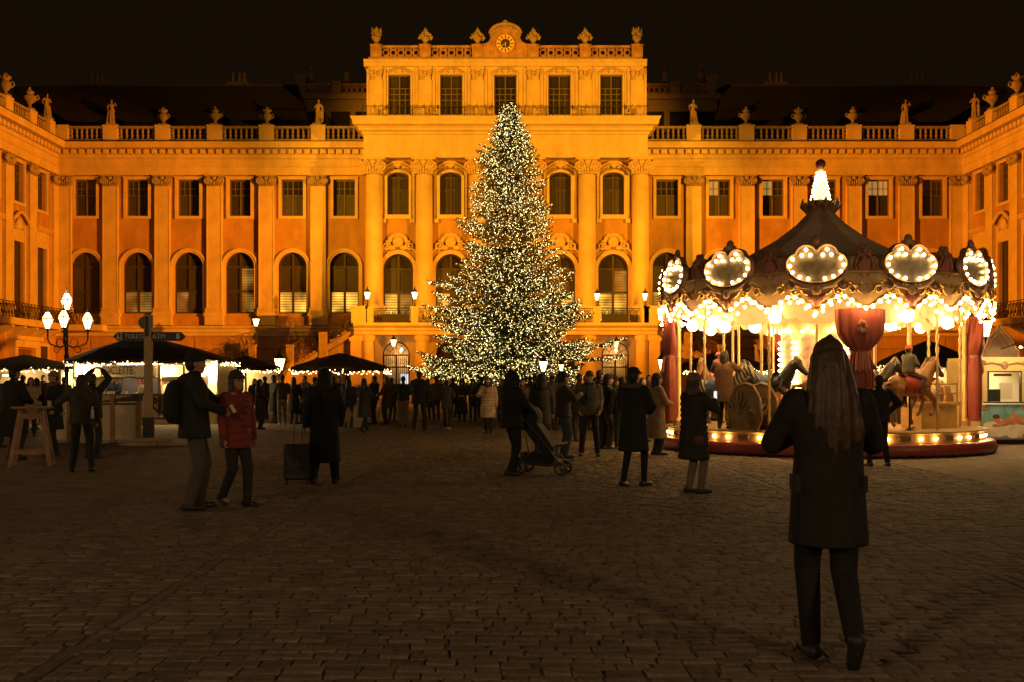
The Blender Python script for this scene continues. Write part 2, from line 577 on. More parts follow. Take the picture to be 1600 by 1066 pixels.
# --- walls, pilasters and mouldings of one stretch of front
PD = 0.28          # how far a pilaster stands out
def pilaster_mesh(w):
    b = MB()
    b.box(-w / 2, w / 2, -PD, 0, 7.25, 16.75)
    b.box(-w / 2 - 0.02, -w / 2 + 0.07, -PD - 0.03, -PD - 0.003, 7.25, 16.7); b.box(w / 2 - 0.07, w / 2 + 0.02, -PD - 0.03, -PD - 0.003, 7.25, 16.7)
    b.mold(-w / 2 - 0.12, w / 2 + 0.12, [(-PD - 0.14, 6.85), (-PD - 0.14, 7.0), (-PD - 0.06, 7.06), (-PD - 0.10, 7.14), (-PD - 0.02, 7.25), (0, 7.25), (0, 6.85)][::-1])
    return b.mesh('pilaster', M_TRIM)
me_pil = pilaster_mesh(1.15)
me_pilc = pilaster_mesh(1.25)
me_cap = capital_mesh(1.35, 0.85, PD + 0.06, M_ORNA)

ENT = [(0, 17.6), (-0.34, 17.6), (-0.34, 18.2), (-0.42, 18.26), (-0.42, 18.34), (-0.34, 18.36), (-0.34, 18.82), (-0.46, 18.9), (-0.30, 18.92), (-0.30, 19.2), (-0.40, 19.2), (-0.40, 19.6),
       (-1.0, 19.62), (-1.04, 19.78), (-1.18, 20.0), (-1.18, 20.04), (0, 20.04)]
def baluster_mesh(h=0.82, r=0.13):
    b = MB()
    b.lathe([(r * 0.8, 0), (r * 0.8, h * 0.08), (r * 0.45, h * 0.14), (r * 1.0, h * 0.34), (r * 0.8, h * 0.46), (r * 0.42, h * 0.55), (r * 0.8, h * 0.66), (r * 0.95, h * 0.74), (r * 0.45, h * 0.88), (r * 0.8, h * 0.93), (r * 0.8, h)], 8)
    return b.mesh('baluster', M_STONE, 60)
me_bal = baluster_mesh()

def front(M, u0, u1, wins, pils, corner_pils=(), lit=None, litup=None, arch=True, posts=None, skip_ent=(0, 0), blocks=True):
    """one stretch of two-storey front: wall with openings, windows, pilasters, entablature, balustrade"""
    lit, litup = lit or {}, litup or {}
    b = MB()
    edges = [u0] + [(wins[i] + wins[i + 1]) / 2 for i in range(len(wins) - 1)] + [u1]
    for i, u in enumerate(wins):
        ops = [(u, RW, 14.45, 14.45 + RH, 0)]
        ops.append((u, 2.25, 6.85, 10.5, 1.12) if arch else (u, 1.75, 5.9, 11.6, 0))
        wall_bay(b, edges[i], edges[i + 1], 5.1, 17.6, ops)
    wall_bay(b, u0, u1, 0, 5.1, [])
    pal('wall', b, M_WALL, M)
    e = MB()
    e.mold(u0 + skip_ent[0], u1 - skip_ent[1], ENT[::-1])
    pal('entablature', e, M_TRIM, M)
    # dentils under the cornice
    n = int((u1 - u0) / 0.62)
    me = MB().box(-0.19, 0.19, -0.62, -0.403, 19.22, 19.56).mesh('dentil', M_TRIM)
    for i in range(n):
        pal('dentil', me, None, M @ T(u0 + (i + 0.5) * (u1 - u0) / n, 0, 0))
    g = MB(); g.mold(u0, u1, [(-1.20, 20.045), (-1.20, 20.10), (-0.5, 20.24), (-0.5, 20.26), (0.4, 20.26), (0.4, 20.045)][::-1])
    pal('gutter', g, M_LEAD, M)
    # belt courses and the plinths under the pilasters
    s = MB()
    s.mold(u0, u1, [(-0.002, 5.1), (-0.16, 5.1), (-0.16, 5.3), (-0.24, 5.38), (-0.24, 5.62), (-0.36, 5.72), (-0.36, 5.86), (-0.002, 5.92)][::-1])
    for u in pils:
        s.box(u - 0.72, u + 0.72, -0.36, -0.002, 5.925, 6.62); s.box(u - 0.80, u + 0.80, -0.44, -0.002, 6.62, 6.85)
    pal('belt_course', s, M_TRIM, M)
    for u in pils:
        pal('pilaster', me_pil, None, M @ T(u)); pal('capital', me_cap, None, M @ T(u, 0, 16.75))
    for i, u in enumerate(wins):
        rect_window(M @ T(u, 0, 14.45), litup.get(i, 0))
        if arch:
            arch_window(M @ T(u, 0, 6.85), A1, lit.get(i, 'dddd'))
    # stone blocks of the ground storey
    if blocks:
        for r in range(5):
            z = 0.15 + r * 0.98
            bw = 2.7
            k = int((u1 - u0) / bw) + 1
            x = u0 - (0.5 * bw if r % 2 else 0)
            while x < u1 - 0.05:
                a, c = max(x, u0) + 0.03, min(x + bw, u1) - 0.03
                if c - a > 0.3:
                    pal('stone_block', MB().mold(a, c, [(-0.003, z + 0.03), (-0.09, z + 0.06), (-0.09, z + 0.92), (-0.003, z + 0.95)][::-1]), M_WALL, M)
                x += bw
    # balustrade
    posts = posts if posts is not None else pils
    pm = MB().box(-0.56, 0.56, -0.32, 0.36, 20.262, 21.40).box(-0.60, 0.60, -0.36, 0.40, 21.40, 21.52).mesh('balustrade_post', M_TRIM)
    for u in posts:
        pal('balustrade_post', pm, None, M @ T(u))
    ends = sorted(set([u0] + list(posts) + [u1]))
    for i in range(len(ends) - 1):
        a = ends[i] + (0.56 if ends[i] in posts else 0)
        c = ends[i + 1] - (0.56 if ends[i + 1] in posts else 0)
        if c - a < 0.7:
            continue
        q = MB(); q.box(a, c, -0.22, 0.24, 20.262, 20.44); q.box(a, c, -0.26, 0.28, 21.26, 21.44)
        bo = pal('balustrade', q, M_STONE, M)
        k = max(2, int(round((c - a) / 0.40)))
        for j in range(k):
            inst('baluster', me_bal, bo, T(a + (j + 0.5) * (c - a) / k, 0, 20.44))

UW = lambda px: (px - CX) / 20.0
winL = [UW(p) for p in (134, 215, 295, 375, 457, 538)]
pilL = [UW(p) for p in (174, 255, 336, 417, 498)]
winR = [UW(p) for p in (1042, 1124, 1208, 1290, 1373, 1457)]
pilR = [UW(p) for p in (1083, 1166, 1248, 1333, 1415)]
TXL, TXR = -9.95, 10.15                                # flanks of the tower
front(FM, XL, TXL, winL, pilL, lit={1: 'mmdd', 2: 'mddd', 3: 'dmdm', 4: 'lldd', 5: 'lldd'}, skip_ent=(0.3, 0), posts=[UW(94) + 0.15] + pilL)
front(FM, TXR, XR, winR, pilR, lit={0: 'lldd', 1: 'dldd'}, litup={1: 1, 2: 1, 4: 3}, skip_ent=(0, 0.3), posts=pilR + [UW(1495)])
wl = [YW - 2.95 - 4.0 * i for i in range(5)]
pl = [YW - 4.95 - 4.0 * i for i in range(5)]
front(FL_, 66.0, YW, sorted(wl), sorted(pl), arch=False, skip_ent=(0, -1.1), blocks=False)
front(FR_, -YW, -66.0, sorted(-x for x in wl), sorted(-x for x in pl), arch=False, skip_ent=(-1.1, 0), blocks=False)
for M, u in ((FM, XL + 0.62), (FM, XR - 0.62), (FL_, YW - 0.62), (FR_, -YW + 0.62)):       # corner pilasters
    pal('pilaster', me_pilc, None, M @ T(u)); pal('capital', me_cap, None, M @ T(u, 0, 16.75))

# tall windows with hoods on the wings
def door_window(M, hood):
    w, h = 1.75, 5.7
    b = MB()
    for s in (-1, 1):
        b.box(s * w / 2 - 0.06, s * w / 2 + 0.06, 0.2, 0.28, 0, h)
    b.box(-0.05, 0.05, 0.19, 0.28, 0, h)
    for z in (0.06, 2.6, 4.1, h - 0.06):
        b.box(-w / 2, w / 2, 0.205, 0.27, z - 0.05, z + 0.05)
    o = pal('window', b, M_SASHD, M)
    for s in (-1, 1):
        inst('pane', mesh_pane(w / 2, h, 0, M_BLIND, 0.26), o, T(s * w / 4))
    c = MB()
    for s in (-1, 1):
        c.box(min(s * w / 2, s * (w / 2 + 0.26)), max(s * w / 2, s * (w / 2 + 0.26)), -0.14, 0, 0, h + 1.2)
    c.box(-w / 2, w / 2, -0.10, 0, h, h + 1.2)
    if hood == 1:
        pts = [(-1.35 + 2.7 * i / 14, h + 1.25 + 0.85 * max(0.0, math.cos((i - 7) / 14 * 2.6)) ** 1.2) for i in range(15)]
        c.tube([(x, -0.30, z) for x, z in pts], 0.13, 8)
        c.ell((0, -0.12, h + 1.25), (0.45, 0.2, 0.45), 12, 8)
        c.tube(spiral(-0.6, h + 1.0, 0.25, 0.05, 1.3, 0, 1, 14, -0.18), 0.06, 6); c.tube(spiral(0.6, h + 1.0, 0.25, 0.05, 1.3, 0, -1, 14, -0.18), 0.06, 6)
    else:
        c.mold(-1.35, 1.35, [(0, h + 1.2), (-0.22, h + 1.2), (-0.42, h + 1.42), (-0.42, h + 1.5), (0, h + 1.55)][::-1])
    inst('surround', c.mesh('surround', M_TRIM, 40), o)
for i, u in enumerate(wl):
    door_window(FL_ @ T(u, 0, 5.9), i % 2)
    door_window(FR_ @ T(-u, 0, 5.9), i % 2)
# ground storey of the left wing: brown door in a stone frame and a small dark window
def ground_door(M):
    b = MB(); b.box(-1.5, 1.5, 0.02, 0.12, 0, 3.9)
    b.box(-0.03, 0.03, -0.01, 0.02, 0, 3.9)
    for s in (-1, 1):
        for z0, z1 in ((0.3, 1.6), (1.8, 3.6)):
            b.box(s * 0.8 - 0.5, s * 0.8 + 0.5, -0.02, 0.018, z0, z1)
    o = pal('door', b, M_DOOR, M @ T(0, -0.12, 0))
    c = MB()
    for s in (-1, 1):
        c.box(s * 1.75 - 0.25, s * 1.75 + 0.25, -0.3, 0.1, 0, 4.0)
    c.box(-2.1, 2.1, -0.36, 0.1, 4.0, 4.5); c.box(-2.3, 2.3, -0.55, 0.1, 4.5, 4.8)
    inst('door_frame', c.mesh('door_frame', M_TRIM), o)
ground_door(FL_ @ T(81.2)); ground_door(FR_ @ T(-81.2))
for M in (FL_ @ T(85.0, 0, 2.5), FR_ @ T(-85.0, 0, 2.5)):
    w = pal('window', MB().box(-0.7, 0.7, -0.04, 0.0, 0, 1.7), M_SASHD, M)
    inst('pane', MB().box(-0.6, 0.6, -0.055, -0.042, 0.1, 1.6).mesh('pane', M_GLASS), w)
    inst('surround', mesh_rect_surround(1.4, 1.7, 0.22, 0.10), w)

# --- iron railing panel of scrolls, one metre wide
def railing_mesh(h=1.1, mat_=None):
    b = MB()
    b.box(-0.5, 0.5, -0.03, 0.03, h - 0.05, h); b.box(-0.5, 0.5, -0.02, 0.02, 0.06, 0.10)
    for x in (-0.5, 0.0):
        b.box(x - 0.015, x + 0.015, -0.015, 0.015, 0.0, h - 0.05)
    for cx in (-0.25, 0.25):
        for k, cz in enumerate((0.32, 0.78)):
            sg = 1 if k else -1
            b.tube(spiral(cx - 0.08 * sg, cz, 0.17, 0.03, 1.5, 0.6 * k, sg, 16), 0.022, 4)
        b.tube([(cx - 0.2, 0, 0.12), (cx + 0.05, 0, 0.42), (cx - 0.05, 0, 0.66), (cx + 0.2, 0, h - 0.08)], 0.02, 4)
        b.ell((cx, 0, 0.55), (0.09, 0.03, 0.12), 6, 4)
    return b.mesh('railing', mat_ or M_IRON)
me_rail = railing_mesh()
def railing(p0, p1, name='railing', h=1.0):
    """railing panels between two points of the palace, raked when the points differ in height"""
    p0, p1 = Vector(p0), Vector(p1)
    d = p1 - p0
    L = math.hypot(d.x, d.y)
    n = max(1, round(L / 1.0))
    a = math.atan2(d.y, d.x)
    for i in range(n):
        c = p0 + d * ((i + 0.5) / n)
        sh = Matrix(); sh[2][0] = d.z / L
        pal(name, me_rail, None, T(*c) @ RZ(a) @ sh @ SC(L / n, 1, h))

# --- balconies of the wings, returning across the first bay of the front
for sg, X in ((-1, XL), (1, XR)):
    b = MB()
    x0, x1 = sorted((X, X - sg * 1.5))
    b.box(x0, x1, 66.0, YW - 0.46, 5.45, 5.86); b.box(min(x0, x0 - 0.0), x1, 66.0, YW - 0.5, 5.86, 5.92)
    xa, xb = sorted((X - sg * 1.504, X - sg * 4.15))
    b.box(xa, xb, YW - 1.5, YW - 0.46, 5.45, 5.90)
    for y in np.arange(67, 86, 2.0):
        b.mold(y - 0.2, y + 0.2, [(0.0, 4.7), (0.35, 4.8), (1.25, 5.3), (1.25, 5.447), (0.0, 5.447)] if sg > 0 else [(0.0, 4.7), (0.35, 4.8), (1.25, 5.3), (1.25, 5.447), (0.0, 5.447)],
               M=Matrix(((0, sg * -1, 0, X), (1, 0, 0, 0), (0, 0, 1, 0), (0, 0, 0, 1))))
    pal('balcony', b, M_TRIM, None)
    railing((X - sg * 1.42, 66.0, 5.92), (X - sg * 1.42, YW - 1.45, 5.92))
    railing((X - sg * 1.5, YW - 1.45, 5.92), (X - sg * 4.1, YW - 1.45, 5.92))

# ------------------------------------------------------------------ tower
TW = [(p - 789.5) / 20.61 + 0.08 for p in (622, 704, 789.5, 875, 958)]
TC = [(p - 789.5) / 20.61 + 0.08 for p in (585, 663, 746, 833, 917, 1000)]
b = MB()
edges = [TXL] + [(TW[i] + TW[i + 1]) / 2 for i in range(4)] + [TXR]
for i, u in enumerate(TW):
    wall_bay(b, edges[i], edges[i + 1], 5.1, 18.35, [(u, 2.28, 6.0, 10.06, 1.14), (u, 1.65, 14.16, 17.0, 0.37)])
for X in (TXL, TXR):
    b.quad((X, 0, 0), (X, 2.6, 0), (X, 2.6, 20.1), (X, 0, 20.1))
wall_bay(b, TXL, TXR, 0, 5.1, [(u, 2.15, 0.05, 3.75, 1.08) for u in TW[:1]]) if False else None
pal('wall', b, M_WALL, FT)
A2 = make_arch(2.28, 4.06, 1.14, 0.28, 2.3, 'b')
litT = ['lmdd', 'lddd', 'dddd', 'dldd', 'lldm']
A3s = MB(); w3 = 1.65
arc_ring(A3s, w3, 2.84, 0.37, 0.2, -0.18, 0.0, 0.0); A3s.box(-w3 / 2 - 0.2, w3 / 2 + 0.2, -0.22, 0.0, -0.32, 0.0)
A3s.box(-w3 / 2 - 0.42, -w3 / 2 - 0.203, -0.10, 0, -0.3, 3.5); A3s.box(w3 / 2 + 0.203, w3 / 2 + 0.42, -0.10, 0, -0.3, 3.5)
A3s.box(-w3 / 2 - 0.45, -w3 / 2 - 0.1, -0.26, 0, -0.62, -0.323); A3s.box(w3 / 2 + 0.1, w3 / 2 + 0.45, -0.26, 0, -0.62, -0.323)
me_a3sur = A3s.mesh('surround', M_TRIM)
A3 = make_arch(1.65, 2.84, 0.37, 0.2, 1.9, 'c'); A3['sur'] = None
def hood_mesh():
    h = MB()
    pts = [(-1.15 + 2.3 * i / 16, -0.28, 0.10 + 0.42 * max(0, math.cos((i - 8) / 16 * PI * 1.1)) ** 1.0) for i in range(17)]
    h.tube(pts, 0.10, 8)
    h.tube([(x * 0.75, y, z * 0.75 - 0.05) for x, y, z in pts], 0.08, 8)
    h.ell((0, -0.2, 0.28), (0.28, 0.2, 0.24), 10, 8)
    for s in (-1, 1):
        h.ell((s * 0.5, -0.16, 0.12), (0.26, 0.12, 0.12), 8, 6); h.tube(spiral(s * 1.05, 0.0, 0.16, 0.04, 1.2, 0, s, 12, -0.2), 0.05, 5)
    return h.mesh('hood_ornament', M_ORNL, 60)
me_hood = hood_mesh()
def cartouche_mesh(k=1.0):
    h = MB()
    for i in range(9):
        a = PI * (i + 0.5) / 9
        h.ell((0.62 * math.cos(a), -0.16, 0.55 + 0.55 * math.sin(a)), (0.17, 0.15, 0.17), 8, 6)
    h.ell((0, -0.16, 0.55), (0.42, 0.22, 0.45), 12, 8)
    for s in (-1, 1):
        h.tube(spiral(s * 0.9, 0.25, 0.36, 0.06, 1.6, PI / 2, s, 18, -0.16), 0.09, 6)
        h.tube([(s * 1.0, -0.14, 0.1), (s * 1.35, -0.14, -0.15), (s * 1.62, -0.14, -0.6)], [0.13, 0.1, 0.05], 6)
        h.ell((s * 0.45, -0.14, 0.1), (0.3, 0.14, 0.2), 8, 6)
        h.ell((s * 0.3, -0.2, 1.05), (0.2, 0.14, 0.15), 8, 6)
    return h.mesh('cartouche', M_ORNL, 60)
me_cart = cartouche_mesh()
for i, u in enumerate(TW):
    o = arch_window(FT @ T(u, 0, 6.0), A2, litT[i])
    o = arch_window(FT @ T(u, 0, 14.16), A3, 'dddd')
    inst('surround', me_a3sur, o, T(0, -0.28, 0))
    pal('hood_ornament', me_hood, None, FT @ T(u, 0, 17.62)); pal('cartouche', me_cart, None, FT @ T(u, -0.02, 11.55))
# engaged giant columns
cm = MB()
cm.lathe([(0.74, 7.2), (0.74, 7.35), (0.68, 7.42), (0.72, 7.52), (0.66, 7.6), (0.655, 10), (0.64, 13), (0.60, 17.1)], 20)
me_col = cm.mesh('column', M_TRIM, 40)
me_capT = capital_mesh(1.62, 1.25, 0.95, M_ORNL)
for u in TC:
    pal('column', me_col, None, FT @ T(u, -0.28, 0)); pal('capital', me_capT, None, FT @ T(u, 0, 17.1))
s = MB()
for u in TC:
    s.box(u - 0.85, u + 0.85, -1.1, -0.002, 5.925, 6.9); s.box(u - 0.92, u + 0.92, -1.17, -0.002, 6.9, 7.2)
pal('belt_course', s, M_TRIM, FT)
e = MB()
TE = [(0, 18.35), (-0.82, 18.35), (-0.82, 18.95), (-0.76, 18.97), (-0.76, 20.05), (-0.90, 20.12), (-0.90, 20.26), (-1.15, 20.36), (-1.15, 20.5), (-1.3, 20.62), (-1.62, 20.7), (-1.66, 20.95), (-1.82, 21.22), (-1.82, 21.26), (2.6, 21.26), (2.6, 18.35)]
e.mold(TXL - 0.0, TXR + 0.0, TE[::-1])
for sg, X in ((-1, TXL), (1, TXR)):            # the cornice returns round the flanks
    prof = [(y if y < 1 else 0.0, z) for y, z in TE]
    Mr = Matrix(((0, -sg, 0, X), (1, 0, 0, 0), (0, 0, 1, 0), (0, 0, 0, 1)))
    n = len(TE) - 2
    ring = TE[:-2]
    vs = [(X + sg * (-y) * .82, y, z) for y, z in ring] + [(X + sg * (-y) * .82, 2.6, z) for y, z in ring] + [(X, y, z) for y, z in ring]
    fs = [(i, i + 1, i + 1 + n, i + n) for i in range(n - 1)] + [(i, i + 1, i + 1 + 2 * n, i + 2 * n) for i in range(n - 1)]
    vs += [(X, -1.82, 21.26), (X, 2.6, 21.26), (X + sg * 1.492, 2.6, 21.26), (X + sg * 1.492, -1.82, 21.26)]
    fs.append(tuple(range(3 * n, 3 * n + 4)))
    e.add(vs, fs)
pal('entablature', e, M_TRIM, FT)

# attic storey
AXL, AXR = (575 - 789.5) / 20.05 + 0.08, (1004 - 789.5) / 20.05 + 0.08
AW = [(p - 789.5) / 20.05 + 0.08 for p in (624, 705, 789.5, 874, 955)]
AC = [(p - 789.5) / 20.05 + 0.08 for p in (588, 664.5, 746, 833, 914, 995)]
b = MB()
edges = [AXL] + [(AW[i] + AW[i + 1]) / 2 for i in range(4)] + [AXR]
for i, u in enumerate(AW):
    wall_bay(b, edges[i], edges[i + 1], 21.26, 26.05, [(u, 1.75, 22.3, 25.44, 0)])
for X in (AXL, AXR):
    b.quad((X, 0, 21.2), (X, 9, 21.2), (X, 9, 26.1), (X, 0, 26.1))
pal('attic_wall', b, M_TRIM, FA)
me_att = mesh_rect_sash(1.75, 3.14, [0.75, 1.2, 1.65, 2.1], [(0.44, 0.1, 2.1)], bar=0.06)
me_attp = mesh_pane(0.86, 3.04, 0.05, M_GLASS)
me_atsur = mesh_rect_surround(1.75, 3.14, 0.12, 0.08)
def ah():
    h = MB()
    h.tube([(-0.95 + 1.9 * i / 14, -0.12, 0.12 + 0.36 * max(0, math.cos((i - 7) / 14 * PI)) ** 1.5) for i in range(15)], 0.05, 6)
    h.ell((0, -0.08, 0.22), (0.26, 0.1, 0.2), 10, 6)
    for s in (-1, 1):
        h.ell((s * 0.45, -0.05, 0.1), (0.22, 0.07, 0.08), 8, 5); h.ell((s * 0.8, -0.05, 0.04), (0.16, 0.06, 0.06), 8, 5)
    return h.mesh('hood_ornament', M_ORNL, 60)
me_ah = ah()
for u in AW:
    o = pal('window', me_att, None, FA @ T(u, 0.15, 22.3))
    inst('surround', me_atsur, o, T(0, -0.15, 0))
    for s_ in (-1, 1):
        inst('pane', me_attp, o, T(s_ * 0.437))
    pal('hood_ornament', me_ah, None, FA @ T(u, 0, 25.52))
pm = MB(); pm.box(-0.5, 0.5, -0.2, 0, 21.262, 25.0); pm.box(-0.75, -0.5, -0.1, 0, 21.262, 25.9); pm.box(0.5, 0.75, -0.1, 0, 21.262, 25.9); pm.box(-0.5, 0.5, -0.2, 0, 25.75, 26.04)
me_ap = pm.mesh('pilaster', M_TRIM)
cp = MB(); cp.box(-0.44, 0.44, -0.22, 0, 0.0, 0.75)
for i in range(14):
    cp.ell((random.uniform(-0.4, 0.4), -0.26, random.uniform(0.05, 0.7)), (random.uniform(0.06, 0.14), 0.1, random.uniform(0.06, 0.14)), 7, 5)
for s_ in (-1, 1):
    cp.tube(spiral(s_ * 0.36, 0.55, 0.16, 0.03, 1.5, PI / 2, s_, 14, -0.27), 0.05, 5)
me_ac = cp.mesh('capital', M_ORNL, 60)
for u in AC:
    pal('pilaster', me_ap, None, FA @ T(u)); pal('capital', me_ac, None, FA @ T(u, 0, 25.0))
c = MB(); c.mold(AXL - 0.3, AXR + 0.3, [(0, 26.05), (-0.22, 26.05), (-0.3, 26.16), (-0.32, 26.28), (-0.5, 26.46), (-0.5, 26.54), (1.5, 26.54), (1.5, 26.05)][::-1])
pal('attic_cornice', c, M_TRIM, FA)
c = MB(); c.box(AXL + 0.05, AXR - 0.05, -0.3, 0.3, 26.542, 26.74)
pal('parapet_base', c, M_STONE, FA)
M_POST = mat('parapet_stone', (0.42, 0.25, 0.12), 0.85, vary=0.3, vscale=2, stain=0.3)
pp = MB().box(-0.42, 0.42, -0.36, 0.36, 26.742, 27.62).box(-0.46, 0.46, -0.40, 0.40, 27.62, 27.72).mesh('parapet_post', M_POST)
for u in AC:
    pal('parapet_post', pp, None, FA @ T(u))
def pierced_mesh(L):
    q = MB(); n = 5; st = L / n
    q.box(-L / 2, L / 2, -0.14, 0.14, 27.52, 27.70); q.box(-L / 2, L / 2, -0.14, 0.14, 26.742, 26.82)
    for i in range(n):
        x = -L / 2 + (i + 0.5) * st
        q.tube([(x + 0.235 * math.cos(2 * PI * k / 14), 0, 27.17 + 0.235 * math.sin(2 * PI * k / 14)) for k in range(14)], 0.085, 6, closed=True)
        for s_ in (-1, 1):
            q.tube([(x + s_ * 0.1, 0, 27.17 + 0.24), (x + s_ * 0.22, 0, 27.53)], 0.06, 5); q.tube([(x + s_ * 0.1, 0, 27.17 - 0.24), (x + s_ * 0.22, 0, 26.81)], 0.06, 5)
    for i in range(n - 1):
        x = -L / 2 + (i + 1) * st
        q.tube([(x - 0.10, 0, 26.81), (x - 0.055, 0, 27.17), (x - 0.10, 0, 27.53)], 0.045, 5); q.tube([(x + 0.10, 0, 26.81), (x + 0.055, 0, 27.17), (x + 0.10, 0, 27.53)], 0.045, 5)
    return q.mesh('pierced_parapet', M_POST, 60)
for i in (0, 1, 3, 4):
    L = AC[i + 1] - AC[i] - 0.84
    pal('pierced_parapet', pierced_mesh(L), None, FA @ T((AC[i] + AC[i + 1]) / 2))
# clock gable
uc = AW[2]
g = MB()
half = [(2.05, 26.742), (2.05, 27.62), (1.9, 27.75), (1.55, 27.8), (1.28, 27.95), (1.12, 28.3), (1.12, 28.62), (1.2, 28.7), (1.1, 28.95), (0.8, 29.2), (0.4, 29.34), (0.0, 29.38)]
g.prism([(-x, z) for x, z in half] + [(x, z) for x, z in reversed(half[:-1])], -0.3, 0.35)
gb = pal('clock_gable', g, M_POST, FA @ T(uc))
k = MB()
k.tube([(1.2 * math.cos(a), -0.34, 28.55 + 0.78 * math.sin(a)) for a in [PI * i / 16 for i in range(17)]], 0.12, 8)
for i in range(7):
    a = PI * (0.2 + 0.6 * i / 6); k.ell((0.75 * math.cos(a), -0.3, 28.5 + 0.62 * math.sin(a)), (0.15, 0.13, 0.13), 8, 6)
k.ell((0, 0, 29.48), (0.24, 0.2, 0.26), 8, 6)
for s_ in (-1, 1):
    k.ell((s_ * 0.22, -0.05, 29.38), (0.18, 0.18, 0.14), 8, 6); k.tube(spiral(s_ * 1.05, 28.45, 0.2, 0.05, 1.3, PI / 2, s_, 12, -0.32), 0.06, 5)
inst('gable_crest', k.mesh('gable_crest', M_ORNA, 60), gb)
k = MB(); k.lathe([(0.78, 0), (0.78, 0.05), (0.70, 0.08), (0.70, 0.03)], 32, M=T(0, -0.3, 27.78) @ RX(PI / 2))
ck = pal('clock', k, M_POST, FA @ T(uc, 0, 0), 40)
inst('clock_face', MB().lathe([(0.0, 0), (0.70, 0), (0.70, 0.03), (0.0, 0.031)], 32, M=T(0, -0.33, 27.78) @ RX(PI / 2)).mesh('clock_face', M_GOLD), ck)
inst('clock_centre', MB().lathe([(0.0, 0), (0.36, 0), (0.36, 0.012), (0.0, 0.013)], 24, M=T(0, -0.364, 27.78) @ RX(PI / 2)).mesh('clock_centre', M_SHADE), ck)
nm = MB().box(-0.035, 0.035, -0.375, -0.364, 0.41, 0.64)
me_num = nm.mesh('hour_mark', M_SHADE)
for i in range(12):
    inst('hour_mark', me_num, ck, T(0, 0, 27.78) @ RY(2 * PI * i / 12))
inst('clock_hand', MB().box(-0.025, 0.025, -0.395, -0.385, -0.08, 0.34).mesh('clock_hand', M_GOLD), ck, T(0, 0, 27.78) @ RY(math.radians(178)))
inst('clock_hand', MB().box(-0.018, 0.018, -0.41, -0.40, -0.1, 0.56).mesh('clock_hand', M_GOLD), ck, T(0, 0, 27.78) @ RY(math.radians(235)))

# terrace railing of the tower
def slim_rail(L):
    q = MB()
    q.box(-L / 2, L / 2, -0.02, 0.02, 0.92, 0.96); q.box(-L / 2, L / 2, -0.015, 0.015, 0.08, 0.11)
    n = int(L / 0.28)
    for i in range(n + 1):
        x = -L / 2 + L * i / n
        q.box(x - 0.01, x + 0.01, -0.01, 0.01, 0, 0.92)
        if i < n:
            q.tube([(x + 0.14 + 0.09 * math.cos(t), 0, 0.26 + 0.12 * math.sin(t)) for t in [2 * PI * j / 8 for j in range(8)]], 0.012, 4, closed=True)
    for s_ in (-1, 1):
        q.box(s_ * L / 2 - 0.03, s_ * L / 2 + 0.03, -0.03, 0.03, 0, 1.02)
    return q.mesh('terrace_railing', M_IRON)
me_tr = slim_rail((AXR - AXL) / 6)
for i in range(6):
    pal('terrace_railing', me_tr, None, T(AXL + (i + 0.5) * (AXR - AXL) / 6, YT - 0.9, 21.262))

# --- portico, entrance terrace and gates under the tower
YP = 81.6
por = MB()
wall_bay(por, TXL + 0.2, TXR - 0.2, 0, 4.9, [])
M_WALL2 = M_WALL
por = MB()
edges = [TXL + 0.3] + [(TW[i] + TW[i + 1]) / 2 for i in range(4)] + [TXR - 0.3]
for i, u in enumerate(TW):
    wall_bay(por, edges[i], edges[i + 1], 0, 4.95, [(u, 2.05, 0.02, 3.5, 1.03)], depth=0.6)
for X in (TXL + 0.3, TXR - 0.3):
    por.quad((X, 0, 0), (X, 3, 0), (X, 3, 4.95), (X, 0, 4.95))
pal('portico_wall', por, M_TRIM, T(0, 83.2, 0))
sl = MB()
sl.mold(TXL - 1.0, TXR + 1.0, [(0.0, 4.95), (0.0, 5.2), (-0.12, 5.26), (-0.12, 5.42), (-0.42, 5.6), (-0.42, 5.8), (3.2, 5.8), (3.2, 4.95)][::-1])
pal('entrance_terrace', sl, M_TRIM, T(0, YP, 0))
pc = MB(); pc.box(-0.62, 0.62, -0.62, 0.62, 0, 0.9); pc.lathe([(0.58, 0.9), (0.58, 1.0), (0.5, 1.1), (0.5, 2.5), (0.44, 4.45), (0.5, 4.52), (0.5, 4.6), (0.58, 4.72), (0.58, 4.94)], 18)
me_pc = pc.mesh('portico_column', M_TRIM, 40)
pq = MB(); pq.box(-0.4, 0.4, -0.1, 0.5, 0, 4.5); pq.box(-0.5, 0.5, -0.2, 0.5, 4.5, 4.94); pq.box(-0.5, 0.5, -0.2, 0.5, 0, 0.9)
me_pq = pq.mesh('portico_pier', M_TRIM)
for px in (574, 659, 745, 832, 920, 1004):
    pal('portico_column', me_pc, None, T((px - CX) * (YP + 0.6) / F, YP + 0.7, 0))
for px in (557, 1022):
    pal('portico_pier', me_pq, None, T((px - CX) * (YP + 0.6) / F, YP + 0.4, 0))
